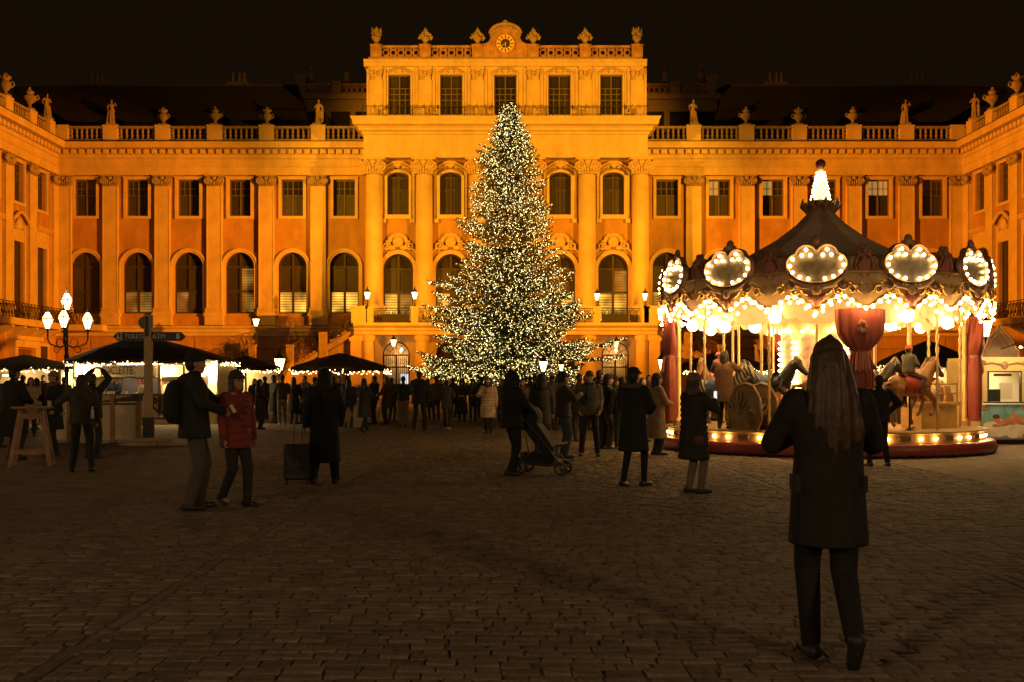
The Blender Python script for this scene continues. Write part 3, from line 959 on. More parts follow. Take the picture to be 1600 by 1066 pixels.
# gates
M_SIGN = mat('lit_notice', (0.8, 0.8, 0.8), 0.5, emis=(0.85, 0.92, 1.0), estr=0.9, sample=False)
M_INT = mat('gate_passage', (0.45, 0.30, 0.14), 0.8, vary=0.3, vscale=1.5)
def gate_mesh():
    q = MB()
    arc_ring(q, 1.85, 3.5, 0.93, 0.1, 0, 0.08, 0.02)
    for z in (1.3, 2.6, 3.5):
        q.box(-0.92, 0.92, 0, 0.06, z - 0.05, z + 0.05)
    for i in range(13):
        x = -0.9 + 1.8 * i / 12
        q.box(x - 0.018, x + 0.018, 0.01, 0.05, 0.02, 3.5 if i != 6 else 3.5)
    q.box(-0.07, 0.07, -0.02, 0.07, 0.02, 3.5)
    for i in range(1, 6):
        a = PI * i / 6
        q.tube([(0.2 * math.cos(a), 0.03, 3.5 + 0.2 * math.sin(a)), (0.9 * math.cos(a), 0.03, 3.5 + 0.9 * math.sin(a))], 0.02, 4)
    q.tube([(0.5 * math.cos(PI * i / 10), 0.03, 3.5 + 0.5 * math.sin(PI * i / 10)) for i in range(11)], 0.02, 4)
    for s_ in (-1, 1):
        for z in (0.7, 3.0):
            q.tube(spiral(s_ * 0.5, z, 0.28, 0.05, 1.5, 0, s_, 14, 0.03), 0.02, 4)
    return q.mesh('gate', M_IRON)
me_gate = gate_mesh()
for i, u in enumerate(TW):
    g = pal('gate', me_gate, None, T(u, 83.45, 0))
    inst('passage', MB().quad((-1.1, 2.2, 0), (1.1, 2.2, 0), (1.1, 2.2, 4.7), (-1.1, 2.2, 4.7)).quad((-1.1, 0.5, 4.8), (1.1, 0.5, 4.8), (1.1, 2.2, 4.7), (-1.1, 2.2, 4.7)).quad((-1.1, 0.4, 0), (-1.1, 2.2, 0), (-1.1, 2.2, 4.7), (-1.1, 0.4, 4.7)).quad((1.1, 0.4, 0), (1.1, 2.2, 0), (1.1, 2.2, 4.7), (1.1, 0.4, 4.7)).mesh('passage', M_INT), g)
    if i in (0, 4):
        inst('passage_lamp', MB().lathe([(.07, 0), (.13, .22), (.05, .34)], 8).mesh('passage_lamp', M_LAMP), g, T(.22, 1.6, 3.75)); lamp_point('passage_light', (u + .1, 84.9, 3.4), 70, (1.0, .62, .26), .1)
        inst('inner_door', MB().box(.1, .95, 2.05, 2.12, 0, 2.9).box(-.95, -.1, 2.05, 2.12, 0, 2.9).mesh('inner_door', M_TRIM), g)
    if i == 0:
        inst('notice', MB().box(0.28, 0.92, 0.4, 0.45, 0.35, 2.1).mesh('notice', M_SIGN), g)
# terrace parapet: pedestals, iron panels, dark planters of cloth
ped = lambda w: MB().box(-w / 2, w / 2, 0, 0.5, 5.80, 6.85).box(-w / 2 - 0.06, w / 2 + 0.06, -0.06, 0.56, 6.85, 7.0).mesh('parapet_pedestal', M_TRIM)
pts = [(562, 1.15), (578, 0.5), (648, 0.5), (932, 0.5), (1008, 0.5), (1018, 1.15), (745, 0.5), (832, 0.5)]
for px, w in pts:
    pal('parapet_pedestal', ped(w), None, T((px - CX) * (YP + 0.1) / F, YP - 0.2, 0))
xs = [(p - CX) * (YP + 0.1) / F for p in (584, 642, 654, 740, 751, 826, 838, 926, 938, 1002)]
for i in range(0, 10, 2):
    railing((xs[i] + 0.1, YP, 5.8), (xs[i + 1] - 0.1, YP, 5.8), h=0.98)
M_CLOTH = mat('dark_green_cloth', (0.03, 0.035, 0.02), 0.9)
for a, c in ((598, 640), (868, 893), (940, 982), (700, 738)):
    x0, x1 = (a - CX) * YP / F, (c - CX) * YP / F
    pal('railing_cloth', MB().box(x0, x1, -0.10, -0.05, 5.85, 6.45), M_CLOTH, T(0, YP, 0))

# --- the double stair on both sides
M_STAIR = mat('stair_plaster', (0.34, 0.25, 0.13), 0.85, vary=0.2, vscale=2, stain=.25)
M_STEP = mat('stair_stone', (0.36, 0.26, 0.15), 0.85, vary=0.2, vscale=3)
for sg in (-1, 1):
    x0 = TXL - 1.0 if sg < 0 else TXR + 1.0            # upper end of the upper flight
    x1 = x0 + sg * 4.6
    zt, zl = 5.8, 2.75
    n = 18
    stp = pal('staircase', MB().prism([(x0, 4.95), (x1, zl - 0.55), (x1, zl - 0.25), (x0, 5.45)] if sg > 0 else [(x0, 4.95), (x0, 5.45), (x1, zl - 0.25), (x1, zl - 0.55)], 0, 2.2), M_STAIR, T(0, YP + 0.2, 0))
    for i in range(n):
        xa = x0 + (x1 - x0) * i / n; xb = x0 + (x1 - x0) * (i + 1) / n
        z = zt - (zt - zl) * (i + 1) / n
        inst('step', MB().box(min(xa, xb), max(xa, xb), 0.1, 2.1, z - 0.3, z).mesh('step', M_STEP), stp)
    # wall under the flight with a niche's shade painted as a flat dark slab, landing, lower flight towards the square
    wl_ = MB()
    wl_.prism([(x0, 0), (x0, 4.9), (x1, zl - 0.6), (x1, 0)] if sg < 0 else [(x0, 0), (x1, 0), (x1, zl - 0.6), (x0, 4.9)], 0.5, 0.9)
    inst('stair_wall', wl_.mesh('stair_wall', M_STAIR), stp)
    nx0, nx1 = sorted((x0 + sg * 0.5, x0 + sg * 2.6))
    inst('niche_shade', MB().box(nx0, nx1, 0.40, 0.49, 0.0, 3.3).mesh('niche_shade', M_SHADE), stp)
    lx0, lx1 = sorted((x1, x1 + sg * 2.9))
    inst('landing', MB().box(lx0, lx1, -0.3, 2.4, 0, zl).box(lx0 - 0.1, lx1 + 0.1, -0.4, 2.5, zl - 0.18, zl + 0.005).mesh('landing', M_STAIR), stp)
    for i in range(15):
        z = zl - zl * (i + 1) / 16
        inst('step', MB().box(lx0 + 0.25, lx1 - 0.25, -0.3 - 0.34 * (i + 1), -0.3 - 0.34 * i, 0, z).mesh('step', M_STEP), stp)
    for xx in (lx0 + 0.08, lx1 - 0.08):
        inst('stair_cheek', MB().add([(xx - 0.17, -0.35, 0), (xx + 0.17, -0.35, 0), (xx + 0.17, -0.35, zl + 0.3), (xx - 0.17, -0.35, zl + 0.3), (xx - 0.17, -5.6, 0), (xx + 0.17, -5.6, 0), (xx + 0.17, -5.6, 0.4), (xx - 0.17, -5.6, 0.4)],
                                     [(0, 1, 2, 3), (5, 4, 7, 6), (3, 2, 6, 7), (4, 0, 3, 7), (1, 5, 6, 2)]).mesh('stair_cheek', M_STAIR), stp)
        pal('stair_post', MB().box(xx - 0.24, xx + 0.24, -0.24, 0.24, 0, 1.5).box(xx - 0.3, xx + 0.3, -0.3, 0.3, 1.5, 1.62), M_STAIR, T(0, YP + 0.2 - 5.85, 0))
        pal('stair_post', MB().box(xx - 0.24, xx + 0.24, -0.24, 0.24, zl + 0.007, zl + 1.35).box(xx - 0.3, xx + 0.3, -0.3, 0.3, zl + 1.35, zl + 1.47), M_STAIR, T(0, YP + 0.2 - 0.1, 0))
        railing((xx, YP - 0.4, zl + 0.32), (xx, YP - 5.3, 0.42), h=0.95)
    railing((x0, YP + 0.25, 5.45), (x1, YP + 0.25, zl + 0.1), h=1.05)
    pm_ = (x0 + x1) / 2
    pal('stair_post', MB().box(-0.3, 0.3, -0.06, 0.3, -0.9, 1.05), M_STAIR, T(pm_, YP + 0.2, (5.45 + zl) / 2))
    railing((lx0 + 0.3, YP - 0.05, zl), (lx1 - 0.3, YP - 0.05, zl), h=0.95) if False else None
    # parapet wall beyond the landing with an iron panel
    ex0, ex1 = sorted((x1 + sg * 2.9, x1 + sg * 5.6))
    inst('stair_wall', MB().box(ex0, ex1, 0.3, 0.7, 0, zl - 0.2).mesh('stair_wall', M_STAIR), stp)
    railing((ex0 + 0.2, YP + 0.6, zl - 0.15), (ex1 - 0.2, YP + 0.6, zl - 0.15), h=1.1)

# --- roofs and the dark pavilions behind
for sg, ua, ub, hip in ((-1, XL - 6, TXL - 5.2, 1), (1, TXR + 6.2, XR + 6, -1)):
    r = MB()
    z0, z1, y0, y1 = 20.3, 26.4, YW + 0.9, YW + 6.5
    vs = [(ua, y0, z0), (ub, y0, z0), (ub - (2.2 if sg < 0 else 0), y1, z1), (ua + (2.2 if sg > 0 else 0), y1, z1), (ua, y1 + 8, z1 + 0.4), (ub, y1 + 8, z1 + 0.4), (ub, y1, z0), (ua, y1, z0)]
    r.add(vs, [(0, 1, 2, 3), (3, 2, 5, 4), (1, 6, 2), (0, 3, 7)])
    pal('roof', r, M_ROOF)
    pal('roof_ridge', MB().tube([(vs[3][0], y1, z1), (vs[2][0], y1, z1)], 0.08, 6), M_LEAD)
for sg, X in ((-1, XL), (1, XR)):
    r = MB()
    a, c = X + sg * 0.9, X + sg * 6.5
    r.add([(a, 60, 20.3), (a, YW + 2, 20.3), (c, YW + 2, 26.4), (c, 60, 26.4), (c + sg * 8, 60, 26.8), (c + sg * 8, YW + 2, 26.8)], [(0, 1, 2, 3), (3, 2, 5, 4)])
    pal('roof', r, M_ROOF)
fl = MB().quad((XL, YW + 0.3, 20.262), (XR, YW + 0.3, 20.262), (XR, YW + 2, 20.4), (XL, YW + 2, 20.4))
pal('roof_gutter', fl, M_ROOF)
tr = MB().quad((AXL, YA + 0.4, 26.5), (AXR, YA + 0.4, 26.5), (AXR, YA + 9, 26.9), (AXL, YA + 9, 26.9))
pal('roof', tr, M_ROOF)
M_PAV = mat('shade_toned_plaster', (0.30, 0.24, 0.16), 0.85, vary=0.2)  # plaster colour darkened to stand for walls out of the floodlight
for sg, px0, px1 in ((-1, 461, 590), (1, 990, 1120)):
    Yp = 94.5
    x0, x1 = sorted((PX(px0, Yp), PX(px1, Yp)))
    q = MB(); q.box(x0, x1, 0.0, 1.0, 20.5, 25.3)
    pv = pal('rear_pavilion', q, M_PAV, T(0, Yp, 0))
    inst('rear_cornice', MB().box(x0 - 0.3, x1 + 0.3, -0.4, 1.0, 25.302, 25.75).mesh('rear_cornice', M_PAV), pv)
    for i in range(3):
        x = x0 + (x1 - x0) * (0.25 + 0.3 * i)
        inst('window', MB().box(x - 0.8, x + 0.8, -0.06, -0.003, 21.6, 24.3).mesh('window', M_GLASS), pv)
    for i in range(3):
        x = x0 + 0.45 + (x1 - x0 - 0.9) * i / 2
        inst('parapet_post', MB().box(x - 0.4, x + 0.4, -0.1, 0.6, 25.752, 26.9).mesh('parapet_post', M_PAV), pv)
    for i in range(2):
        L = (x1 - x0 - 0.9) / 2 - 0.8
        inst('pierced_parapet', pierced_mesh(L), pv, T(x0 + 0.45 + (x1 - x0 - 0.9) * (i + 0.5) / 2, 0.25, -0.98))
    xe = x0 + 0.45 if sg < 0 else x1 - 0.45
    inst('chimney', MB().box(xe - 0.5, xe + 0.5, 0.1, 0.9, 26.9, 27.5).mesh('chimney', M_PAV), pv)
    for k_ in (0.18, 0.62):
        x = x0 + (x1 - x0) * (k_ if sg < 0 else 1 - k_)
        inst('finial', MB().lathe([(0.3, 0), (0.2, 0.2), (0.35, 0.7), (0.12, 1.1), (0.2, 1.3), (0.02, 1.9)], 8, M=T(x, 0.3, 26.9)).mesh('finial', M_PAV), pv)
M_CHIM = mat('dark_chimney', (0.06, 0.05, 0.035), 0.9, vary=.2)  # base colour darkened, the floodlit chimneys came out too bright
for px in (147, 370, 1214, 1436):
    ch = MB(); x = PX(px, 94.2)
    ch.box(x - 0.9, x + 0.9, 0, 0.8, 26.0, 26.75)
    for k_ in (-0.45, 0.1, 0.5):
        ch.lathe([(0.14, 26.75), (0.12, 27.6)], 8, M=T(x + k_, 0.4, 0))
    pal('chimney', ch, M_CHIM, T(0, 94.2, 0))
# ------------------------------------------------------------------ ground
M_BED = mat('joint_sand', (0.125, 0.098, 0.066), 0.95, vary=0.3, vscale=9)
M_GRAVEL = mat('packed_gravel', (0.17, 0.13, 0.085), 0.85, vary=0.3, vscale=2.5, bump=0.9, bscale=45, stain=0.25)
def cobble_mat():
    m = mat('cobblestone', (0.165, 0.13, 0.09), 0.78, vary=0.32, vscale=5, bump=0.35, bscale=26, obj_vary=0.25, stain=0.25, spec=0.25)
    return m
M_COB = cobble_mat()
ground = inst('ground', MB().quad((-220, -80, -0.042), (220, -80, -0.042), (220, 400, -0.042), (-220, 400, -0.042)).mesh('ground', M_BED))
tag(ground, 'dark sandy ground under the cobbles of the square', None, None, 'structure')
gx0, gx1 = -4.75, 7.2
for (x0, x1, y0, y1) in ((-120, gx0, -60, 44), (gx1, 120, -60, 44), (-120, 120, 44.0, 140), (gx0, gx1, -60, 4.2)):
    g = inst('gravel_yard', MB().box(x0, x1, y0, y1, -0.06, -0.006).mesh('gravel_yard', M_GRAVEL))
    tag(g, 'packed gravel surface beside the cobbled way', None, None, 'structure')

bed = inst('joint_bed', MB().box(gx0, gx1, 4.2, 44, -0.06, -0.017).mesh('joint_bed', M_BED)); tag(bed, 'sandy joints between the cobbles', None, None, 'structure')
def cobble_unit(seed):
    r = random.Random(seed)
    def j(a): return r.uniform(-a, a)
    b = MB()
    lo = [(-0.5 + j(.02), -0.5 + j(.02), -0.04), (0.5 + j(.02), -0.5 + j(.02), -0.04), (0.5 + j(.02), 0.5 + j(.02), -0.04), (-0.5 + j(.02), 0.5 + j(.02), -0.04)]
    mid = [(x * (0.97 + j(.03)), y * (0.96 + j(.04)), -0.010 + j(.003)) for x, y, _ in lo]
    top = [(x * (0.82 + j(.06)), y * (0.76 + j(.08)), -0.003 + j(.002)) for x, y, _ in lo]
    vs = lo + mid + top + [(j(.08), j(.08), 0.0 + j(.002))]
    fs = [(i, (i + 1) % 4, 4 + (i + 1) % 4, 4 + i) for i in range(4)] + [(4 + i, 4 + (i + 1) % 4, 8 + (i + 1) % 4, 8 + i) for i in range(4)] + [(8 + i, 8 + (i + 1) % 4, 12) for i in range(4)]
    return vs, fs
UNITS = [cobble_unit(i) for i in range(14)]
stones = []
rr = random.Random(3)
for (xa, xb) in ((gx0, -2.47), (-2.36, 3.80), (3.91, gx1)):
    y = 4.3
    row = 0
    while y < 44:
        d = rr.uniform(0.118, 0.152)
        x = xa - rr.uniform(0, 0.12)
        while x < xb - 0.06:
            w = rr.uniform(0.13, 0.24)
            x2 = min(x + w, xb); x1 = max(x, xa)
            if x2 - x1 > 0.06:
                wob = 0.07 * math.sin(x * 0.9 + y * 0.35) + 0.035 * math.sin(x * 2.1 + y * 1.7) + rr.uniform(-.018, .018)
                stones.append(((x1 + x2) / 2, y + d / 2 + wob, x2 - x1 - 0.008, d * rr.uniform(.88, 1.0) - 0.008, rr.uniform(-0.07, 0.07), rr.uniform(-0.007, 0.005), rr.randrange(14)))
            x += w
        y += d
        row += 1
for xg in (-2.415, 3.855):                       # gutter of setts laid lengthwise
    y = 4.3
    while y < 44:
        w = rr.uniform(0.2, 0.3)
        stones.append((xg, y + w / 2, 0.096, w - 0.012, rr.uniform(-0.02, 0.02), -0.006, rr.randrange(14)))
        y += w
def in_view(sx, sy):
    if sy < 4.5: return False
    px, py = CX + F * sx / sy, HY + F * EYE / sy
    return -10 < px < 1610 and py < 1072
order = sorted(range(len(stones)), key=lambda i: (not in_view(stones[i][0], stones[i][1]), stones[i][0] ** 2 + stones[i][1] ** 2))
near = set(order[:300])
unit_me = []
for vs, fs in UNITS:
    unit_me.append(MB().add(vs, fs).mesh('cobble', M_COB, 60))
V, Fc = [], []
for i, (sx, sy, w, d, a, dz, u) in enumerate(stones):
    if i in near:
        inst('cobble', unit_me[u], ground, T(sx, sy, dz) @ RZ(a) @ SC(w, d, 1))
    else:
        vs, fs = UNITS[u]
        b0 = len(V); ca, sa = math.cos(a), math.sin(a)
        V.extend([(sx + ca * x * w - sa * yy * d, sy + sa * x * w + ca * yy * d, z + dz) for x, yy, z in vs])
        Fc.extend([tuple(k + b0 for k in f) for f in fs])
me = bpy.data.meshes.new('cobbles'); me.from_pydata(V, [], Fc); me.materials.append(M_COB)
me.polygons.foreach_set('use_smooth', [True] * len(me.polygons)); me.set_sharp_from_angle(angle=math.radians(60)); me.update()
tag(inst('cobbles', me, ground), None, None, None, 'stuff')

# ------------------------------------------------------------------ statues and urns on the palace
def statue_shapes(pose=0, h=1.9):
    k = h / 1.9
    b = MB()
    sw = 0.06 if pose % 2 else -0.06
    b.loft([(0, 0, 0.0, .22, .2), (0, 0, .3, .20, .18), (sw * .4, 0, .7, .19, .17), (sw, 0, 1.0, .2, .17), (sw * .6, 0, 1.2, .16, .13), (0, 0, 1.42, .21, .14), (0, 0, 1.55, .15, .11), (0, 0, 1.6, .07, .07)], 12)
    b.cap((0, 0, 1.55), (0.01, -.02, 1.7), .055); b.ell((0.015, -.03, 1.78), (.085, .1, .115), 10, 8)
    if pose == 0:
        b.cap((-.2, 0, 1.48), (-.34, -.06, 1.25), .062, .052); b.cap((-.34, -.06, 1.25), (-.12, -.2, 1.3), .05, .045)
        b.cap((.2, 0, 1.48), (.3, -.02, 1.2), .062, .05); b.cap((.3, -.02, 1.2), (.34, -.08, .98), .05, .04)
        b.cap((.3, .05, 1.3), (.3, .05, .2), .09, .12)
    elif pose == 1:
        b.cap((-.2, 0, 1.48), (-.3, -.02, 1.22), .062, .052); b.cap((-.3, -.02, 1.22), (-.22, -.16, 1.02), .05, .045)
        b.cap((.2, 0, 1.48), (.36, -.04, 1.4), .062, .05); b.cap((.36, -.04, 1.4), (.26, -.08, 1.66), .05, .04)
        b.cap((-.2, .0, .95), (-.3, .02, .1), .1, .13)
    else:
        b.cap((-.2, 0, 1.48), (-.36, -.02, 1.3), .062, .052); b.cap((-.36, -.02, 1.3), (-.34, -.1, 1.05), .05, .045)
        b.cap((.2, 0, 1.48), (.28, -.1, 1.25), .062, .05); b.cap((.28, -.1, 1.25), (.05, -.2, 1.2), .05, .04)
        b.cap((.16, -.05, .9), (.26, 0, .05), .1, .14)
    for i in range(6):
        a = i * PI / 3
        b.cap((.17 * math.cos(a), .15 * math.sin(a), .95), (.22 * math.cos(a + .2), .2 * math.sin(a + .2), .03), .05, .06)
    b.v = [(x * k, y * k, z * k) for x, y, z in b.v]
    return b
st_me = []
for p in range(3):
    me = statue_shapes(p).mesh('statue', M_STONE)
    st_me.append(me)
plinth_me = MB().box(-0.36, 0.36, -0.36, 0.36, 0, 0.16).mesh('plinth', M_STONE)
_st_first = {}
def statue(p, loc, rz, label, sc=1.0):
    o = inst('statue', st_me[p], None, T(loc[0], loc[1], loc[2] + 0.16) @ RZ(rz) @ SC(sc, sc, sc))
    if p not in _st_first:
        _st_first[p] = o; fuse(o, 0.035, 2)
    inst('plinth', plinth_me, o, T(0, 0, -0.158))
    return tag(o, label, 'statue', 'stone statues on the palace balustrade')
ZB = 21.522
statue(1, (pilL[0], YW, ZB), 0.2, 'stone statue on the balustrade near the left corner, arm bent to its head')
statue(0, (pilL[4], YW, ZB), -0.3, 'stone statue on the left balustrade beside the clock tower')
statue(2, (pilR[0], YW, ZB), 0.2, 'stone statue on the right balustrade beside the clock tower')
statue(1, (pilR[4], YW, ZB), -0.2, 'stone statue on the balustrade near the right corner of the court')
pst = MB().box(-0.5, 0.5, -0.5, 0.5, -1.25, 0).mesh('balustrade_post', M_TRIM)
for sg, X in ((-1, XL), (1, XR)):
    yc = 85.7
    pal('balustrade_post', pst, None, T(X + sg * 0.05, yc, ZB))
    statue(2 if sg < 0 else 0, (X, yc, ZB), sg * -0.8, 'stone statue at the %s inner corner of the roofline' % ('left' if sg < 0 else 'right'))

def urn_mesh(kind):
    b = MB()
    if kind == 0:
        b.box(-.3, .3, -.3, .3, 0, .12)
        b.lathe([(.26, .12), (.14, .22), (.10, .36), (.18, .44), (.42, .66), (.46, .84), (.40, .92), (.24, .98), (.24, 1.1), (.30, 1.14), (.26, 1.22), (.12, 1.32), (.08, 1.38), (.10, 1.44), (.02, 1.52)], 16)
        for s in (-1, 1):
            b.tube([(s * .42, 0, .66), (s * .58, 0, .8), (s * .52, 0, .98), (s * .38, 0, .92)], .055, 6)
    elif kind == 1:
        b.box(-.3, .3, -.3, .3, 0, .12)
        b.lathe([(.26, .12), (.14, .2), (.11, .32), (.22, .42), (.36, .6), (.38, .78), (.28, .9), (.2, 1.0), (.27, 1.1), (.30, 1.2), (.22, 1.3), (.1, 1.4), (.03, 1.5)], 16)
        for s in (-1, 1):
            b.tube([(s * .34, 0, .55), (s * .54, 0, .72), (s * .46, 0, .9), (s * .3, 0, .88)], .05, 6)
        for i in range(8):
            a = 2 * PI * i / 8; b.ell((.3 * math.cos(a), .3 * math.sin(a), 1.18), (.07, .07, .09), 6, 5)
    else:
        b.lathe([(.36, 0), (.3, .1), (.16, .2), (.14, .3), (.3, .44), (.34, .6), (.26, .7)], 12)
        n = 12 if kind == 2 else 16
        r = random.Random(kind)
        for i in range(n):
            a = r.uniform(0, 2 * PI); z = r.uniform(.55, 1.15)
            rad = .38 * (1.25 - z) / .6 if kind == 2 else .3
            b.ell((rad * math.cos(a), rad * math.sin(a), z), (.13, .13, .16), 6, 5)
        if kind == 2:
            b.lathe([(.2, .6), (.16, .95), (.2, 1.05), (.1, 1.2), (.02, 1.42)], 8)
            for s in (-1, 1):
                b.ell((s * .46, 0, .62), (.16, .12, .14), 7, 5); b.ell((s * .36, 0, .82), (.14, .12, .12), 7, 5)
        else:
            for i in range(5):
                a = 2 * PI * i / 5; b.cap((.16 * math.cos(a), .16 * math.sin(a), .7), (.36 * math.cos(a), .36 * math.sin(a), 1.3), .1, .06, 6)
            b.ell((0, 0, 1.15), (.2, .2, .3), 8, 6)
    return b.mesh('stone_urn', M_STONE if kind < 2 else M_ORNA, 60)
urn_me = [urn_mesh(k) for k in range(4)]
def urn(k, loc, label, group, sc=1.0):
    o = inst('stone_urn', urn_me[k], None, T(*loc) @ RZ(random.uniform(-.2, .2)) @ SC(sc, sc, sc))
    return tag(o, label, 'urn', group)
G = 'stone urns along the palace balustrade'
for side, pl_, nm in ((0, pilL, 'left'), (1, pilR, 'right')):
    mid = {0: 'next to the corner statue' if side == 0 else 'next to the statue by the tower', 1: 'in the middle between the two statues', 2: 'next to the statue by the tower' if side == 0 else 'next to the corner statue'}
    for i in (1, 2, 3):
        urn((0, 1)[(i + side) % 2], (pl_[i], YW, ZB), 'handled stone urn on the %s balustrade, %s' % (nm, mid[i - 1]), G)
for sg, X, nm in ((-1, XL, 'left'), (1, XR, 'right')):
    for i, w in ((0, 'first from the corner statue'), (1, 'second from the corner statue, at the frame edge')):
        urn(i % 2, (X, YW - 4.95 - 4.0 * i, ZB), 'stone urn on the %s side wing, %s' % (nm, w), G, 1.15)
G = 'stone trophies on the clock tower parapet'
desc = ['crowned stone trophy on the left end post of the tower parapet', 'pointed stone urn on the tower parapet, second post from the left', 'pointed stone urn on the tower parapet just left of the clock',
        'pointed stone urn on the tower parapet just right of the clock', 'pointed stone urn on the tower parapet, second post from the right', 'crowned stone trophy on the right end post of the tower parapet']
for i, u in enumerate(AC):
    urn(3 if i in (0, 5) else 2, (u, YA, 27.722), desc[i], G)
# figure groups standing on the tower terrace
def group_shapes(seed):
    r = random.Random(seed)
    b = statue_shapes(seed % 3, 1.75)
    for i in range(5):
        b.ell((r.uniform(-.5, .5), r.uniform(-.1, .15), r.uniform(.2, .9)), (r.uniform(.12, .25), .18, r.uniform(.15, .35)), 8, 6)
    b.cap((.42, 0, .1), (.5, 0, 1.9), .035, .03); b.cap((-.4, 0, .6), (-.5, 0, 1.6), .05, .03); b.ell((.45, 0, 1.5), (.14, .08, .2), 8, 6)
    b.loft([(0, .05, 0, .55, .3), (0, .05, .2, .5, .28)], 12)
    return b
gm = [group_shapes(i + 4).mesh('statue_group', M_ORNL) for i in range(2)]
nm = ['at the left end of', 'second from the left on', 'left of the middle window on', 'right of the middle window on', 'second from the right on', 'at the right end of']
for i, u in enumerate(AC):
    o = inst('statue_group', gm[i % 2], None, T(u, YA - 0.75, 21.262) @ SC(-1 if i > 2 else 1, 1, 1))
    tag(o, 'carved figure group %s the tower terrace behind the railing' % nm[i], 'statue', 'figure groups on the tower terrace')
    if i < 2: fuse(o, 0.035, 1)

# ------------------------------------------------------------------ lanterns
M_BLACK = mat('black_paint', (0.02, 0.018, 0.016), 0.45)
def lantern_meshes(glass):
    g = MB().lathe([(.09, 0), (.2, .42), (.2, .43)], 6)
    f = MB()
    for i in range(6):
        a = 2 * PI * i / 6
        f.tube([(.092 * math.cos(a), .092 * math.sin(a), 0), (.205 * math.cos(a), .205 * math.sin(a), .43)], .013, 4)
    f.lathe([(.10, -.04), (.10, 0.0)], 6); f.lathe([(.215, .43), (.215, .455)], 6)
    f.lathe([(.22, .455), (.13, .56), (.06, .62), (.05, .68), (.015, .80)], 6)
    top = MB().lathe([(.2, .44), (.12, .55), (.12, .551)], 6)
    return g.mesh('lantern_glass', glass), f.mesh('lantern_frame', M_BLACK)
LG, LF = lantern_meshes(M_LAMP)
def lantern_open(glass):
    """gas-lamp lantern whose sloping top is glazed as well"""
    g = MB().lathe([(.10, 0), (.235, .40), (.10, .62), (.04, .66)], 6).mesh('lantern_glass', glass)
    f = MB()
    for i in range(6):
        a = 2 * PI * i / 6
        c, s = math.cos(a), math.sin(a)
        f.tube([(.103 * c, .103 * s, 0), (.240 * c, .240 * s, .40), (.103 * c, .103 * s, .62)], .015, 4)
    f.tube([(.24 * math.cos(PI * i / 3), .24 * math.sin(PI * i / 3), .40) for i in range(6)], .02, 4, closed=True)
    f.lathe([(.11, -.05), (.11, 0)], 6); f.lathe([(.05, .655), (.05, .72), (.02, .76), (.02, .9)], 6)
    return g, f.mesh('lantern_frame', M_BLACK)
LGB, LFB = lantern_open(M_LAMPB)

def candelabra(loc, label, rz=0.0, power=0):
    o = empty('street_lamp', loc, rz, label, 'street lamp')
    p = MB().lathe([(.3, 0), (.3, .15), (.2, .3), (.16, .9), (.1, 1.0), (.085, 2.4), (.11, 2.5), (.07, 2.6), (.065, 3.65), (.1, 3.75), (.05, 3.85), (.045, 4.28)], 12)
    inst('post', p.mesh('post', M_BLACK, 40), o)
    for k in range(3):
        a = math.radians(-75 + 120 * k)
        q = MB()
        q.tube([(0.05, 0, 2.95), (.25, 0, 2.86), (.55, 0, 2.92), (.78, 0, 3.02), (.86, 0, 3.2), (.86, 0, 3.55)], [.03, .035, .03, .03, .03, .035], 6)
        q.tube([(.3 + .16 * math.cos(t), 0, 3.05 + .16 * math.sin(t)) for t in [PI * 1.5 + PI * 1.6 * i / 12 for i in range(13)]], .018, 5)
        q.tube([(.45 + .12 * math.cos(t), 0, 2.78 + .12 * math.sin(t)) for t in [PI * .5 - PI * 1.6 * i / 12 for i in range(13)]], .016, 5)
        arm = inst('arm', q.mesh('arm', M_BLACK), o, RZ(a))
        inst('lantern_glass', LGB, arm, T(.86, 0, 3.6)); inst('lantern_frame', LFB, arm, T(.86, 0, 3.6))
    tp = inst('lantern_frame', LFB, o, T(0, 0, 4.33)); inst('lantern_glass', LGB, o, T(0, 0, 4.33))
    if power: lamp_point('lantern_light', (loc[0], loc[1], 5.1), power, (1.0, .64, .34), .5)
    return o
X44 = PX(104, 44)
candelabra((X44, 44, 0), 'tall cast iron street lamp with four lit lanterns behind the left market stalls', 0, 200)
# unseen copies added behind the camera to brighten the foreground
candelabra((-9.5, -7.0, 0), 'street lamp added to light the paving, with four lit lanterns behind the viewer', 0.4, 2300)
candelabra((9.5, -9.0, 0), 'street lamp added to light the paving, with four lit lanterns behind the viewer to the right', 0.9, 2300)

candelabra((-15.5, 15.5, 0), 'street lamp added to light the paving, with four lit lanterns beyond the left frame edge', .2, 520)  # this pair is added out of view to brighten the mid-ground paving
candelabra((15.5, 14.5, 0), 'street lamp added to light the paving, with four lit lanterns beyond the right frame edge', .7, 520)

def post_lantern(px, py, Y, base_z, label, sc=1.0, cat='lantern', group=None, pole=True):
    z = PZ(py, Y)
    o = empty('lantern', (PX(px, Y), Y, base_z), 0.3, label, cat, group)
    h = z - base_z - 0.22 * sc
    if pole:
        q = MB().lathe([(.13, 0), (.13, .06), (.05, .12), (.035, max(.2, h * .5)), (.06, max(.24, h * .55)), (.03, max(.3, h * .62)), (.03, h - .05), (.08, h)], 8)
        for s in (-1, 1):
            q.tube([(0, 0, h - .35), (s * .14, 0, h - .22), (s * .06, 0, h - .05)], .018, 5)
        inst('post', q.mesh('post', M_BLACK, 50), o)
    else:
        inst('chain', MB().tube([(0, 0, h + .75), (0, 0, h + 1.5)], .012, 4).mesh('chain', M_BLACK), o)
    inst('lantern_glass', LG, o, T(0, 0, h + .04) @ SC(sc, sc, sc)); inst('lantern_frame', LF, o, T(0, 0, h + .04) @ SC(sc, sc, sc))
    return o
g = 'lanterns on the palace terrace pedestals'
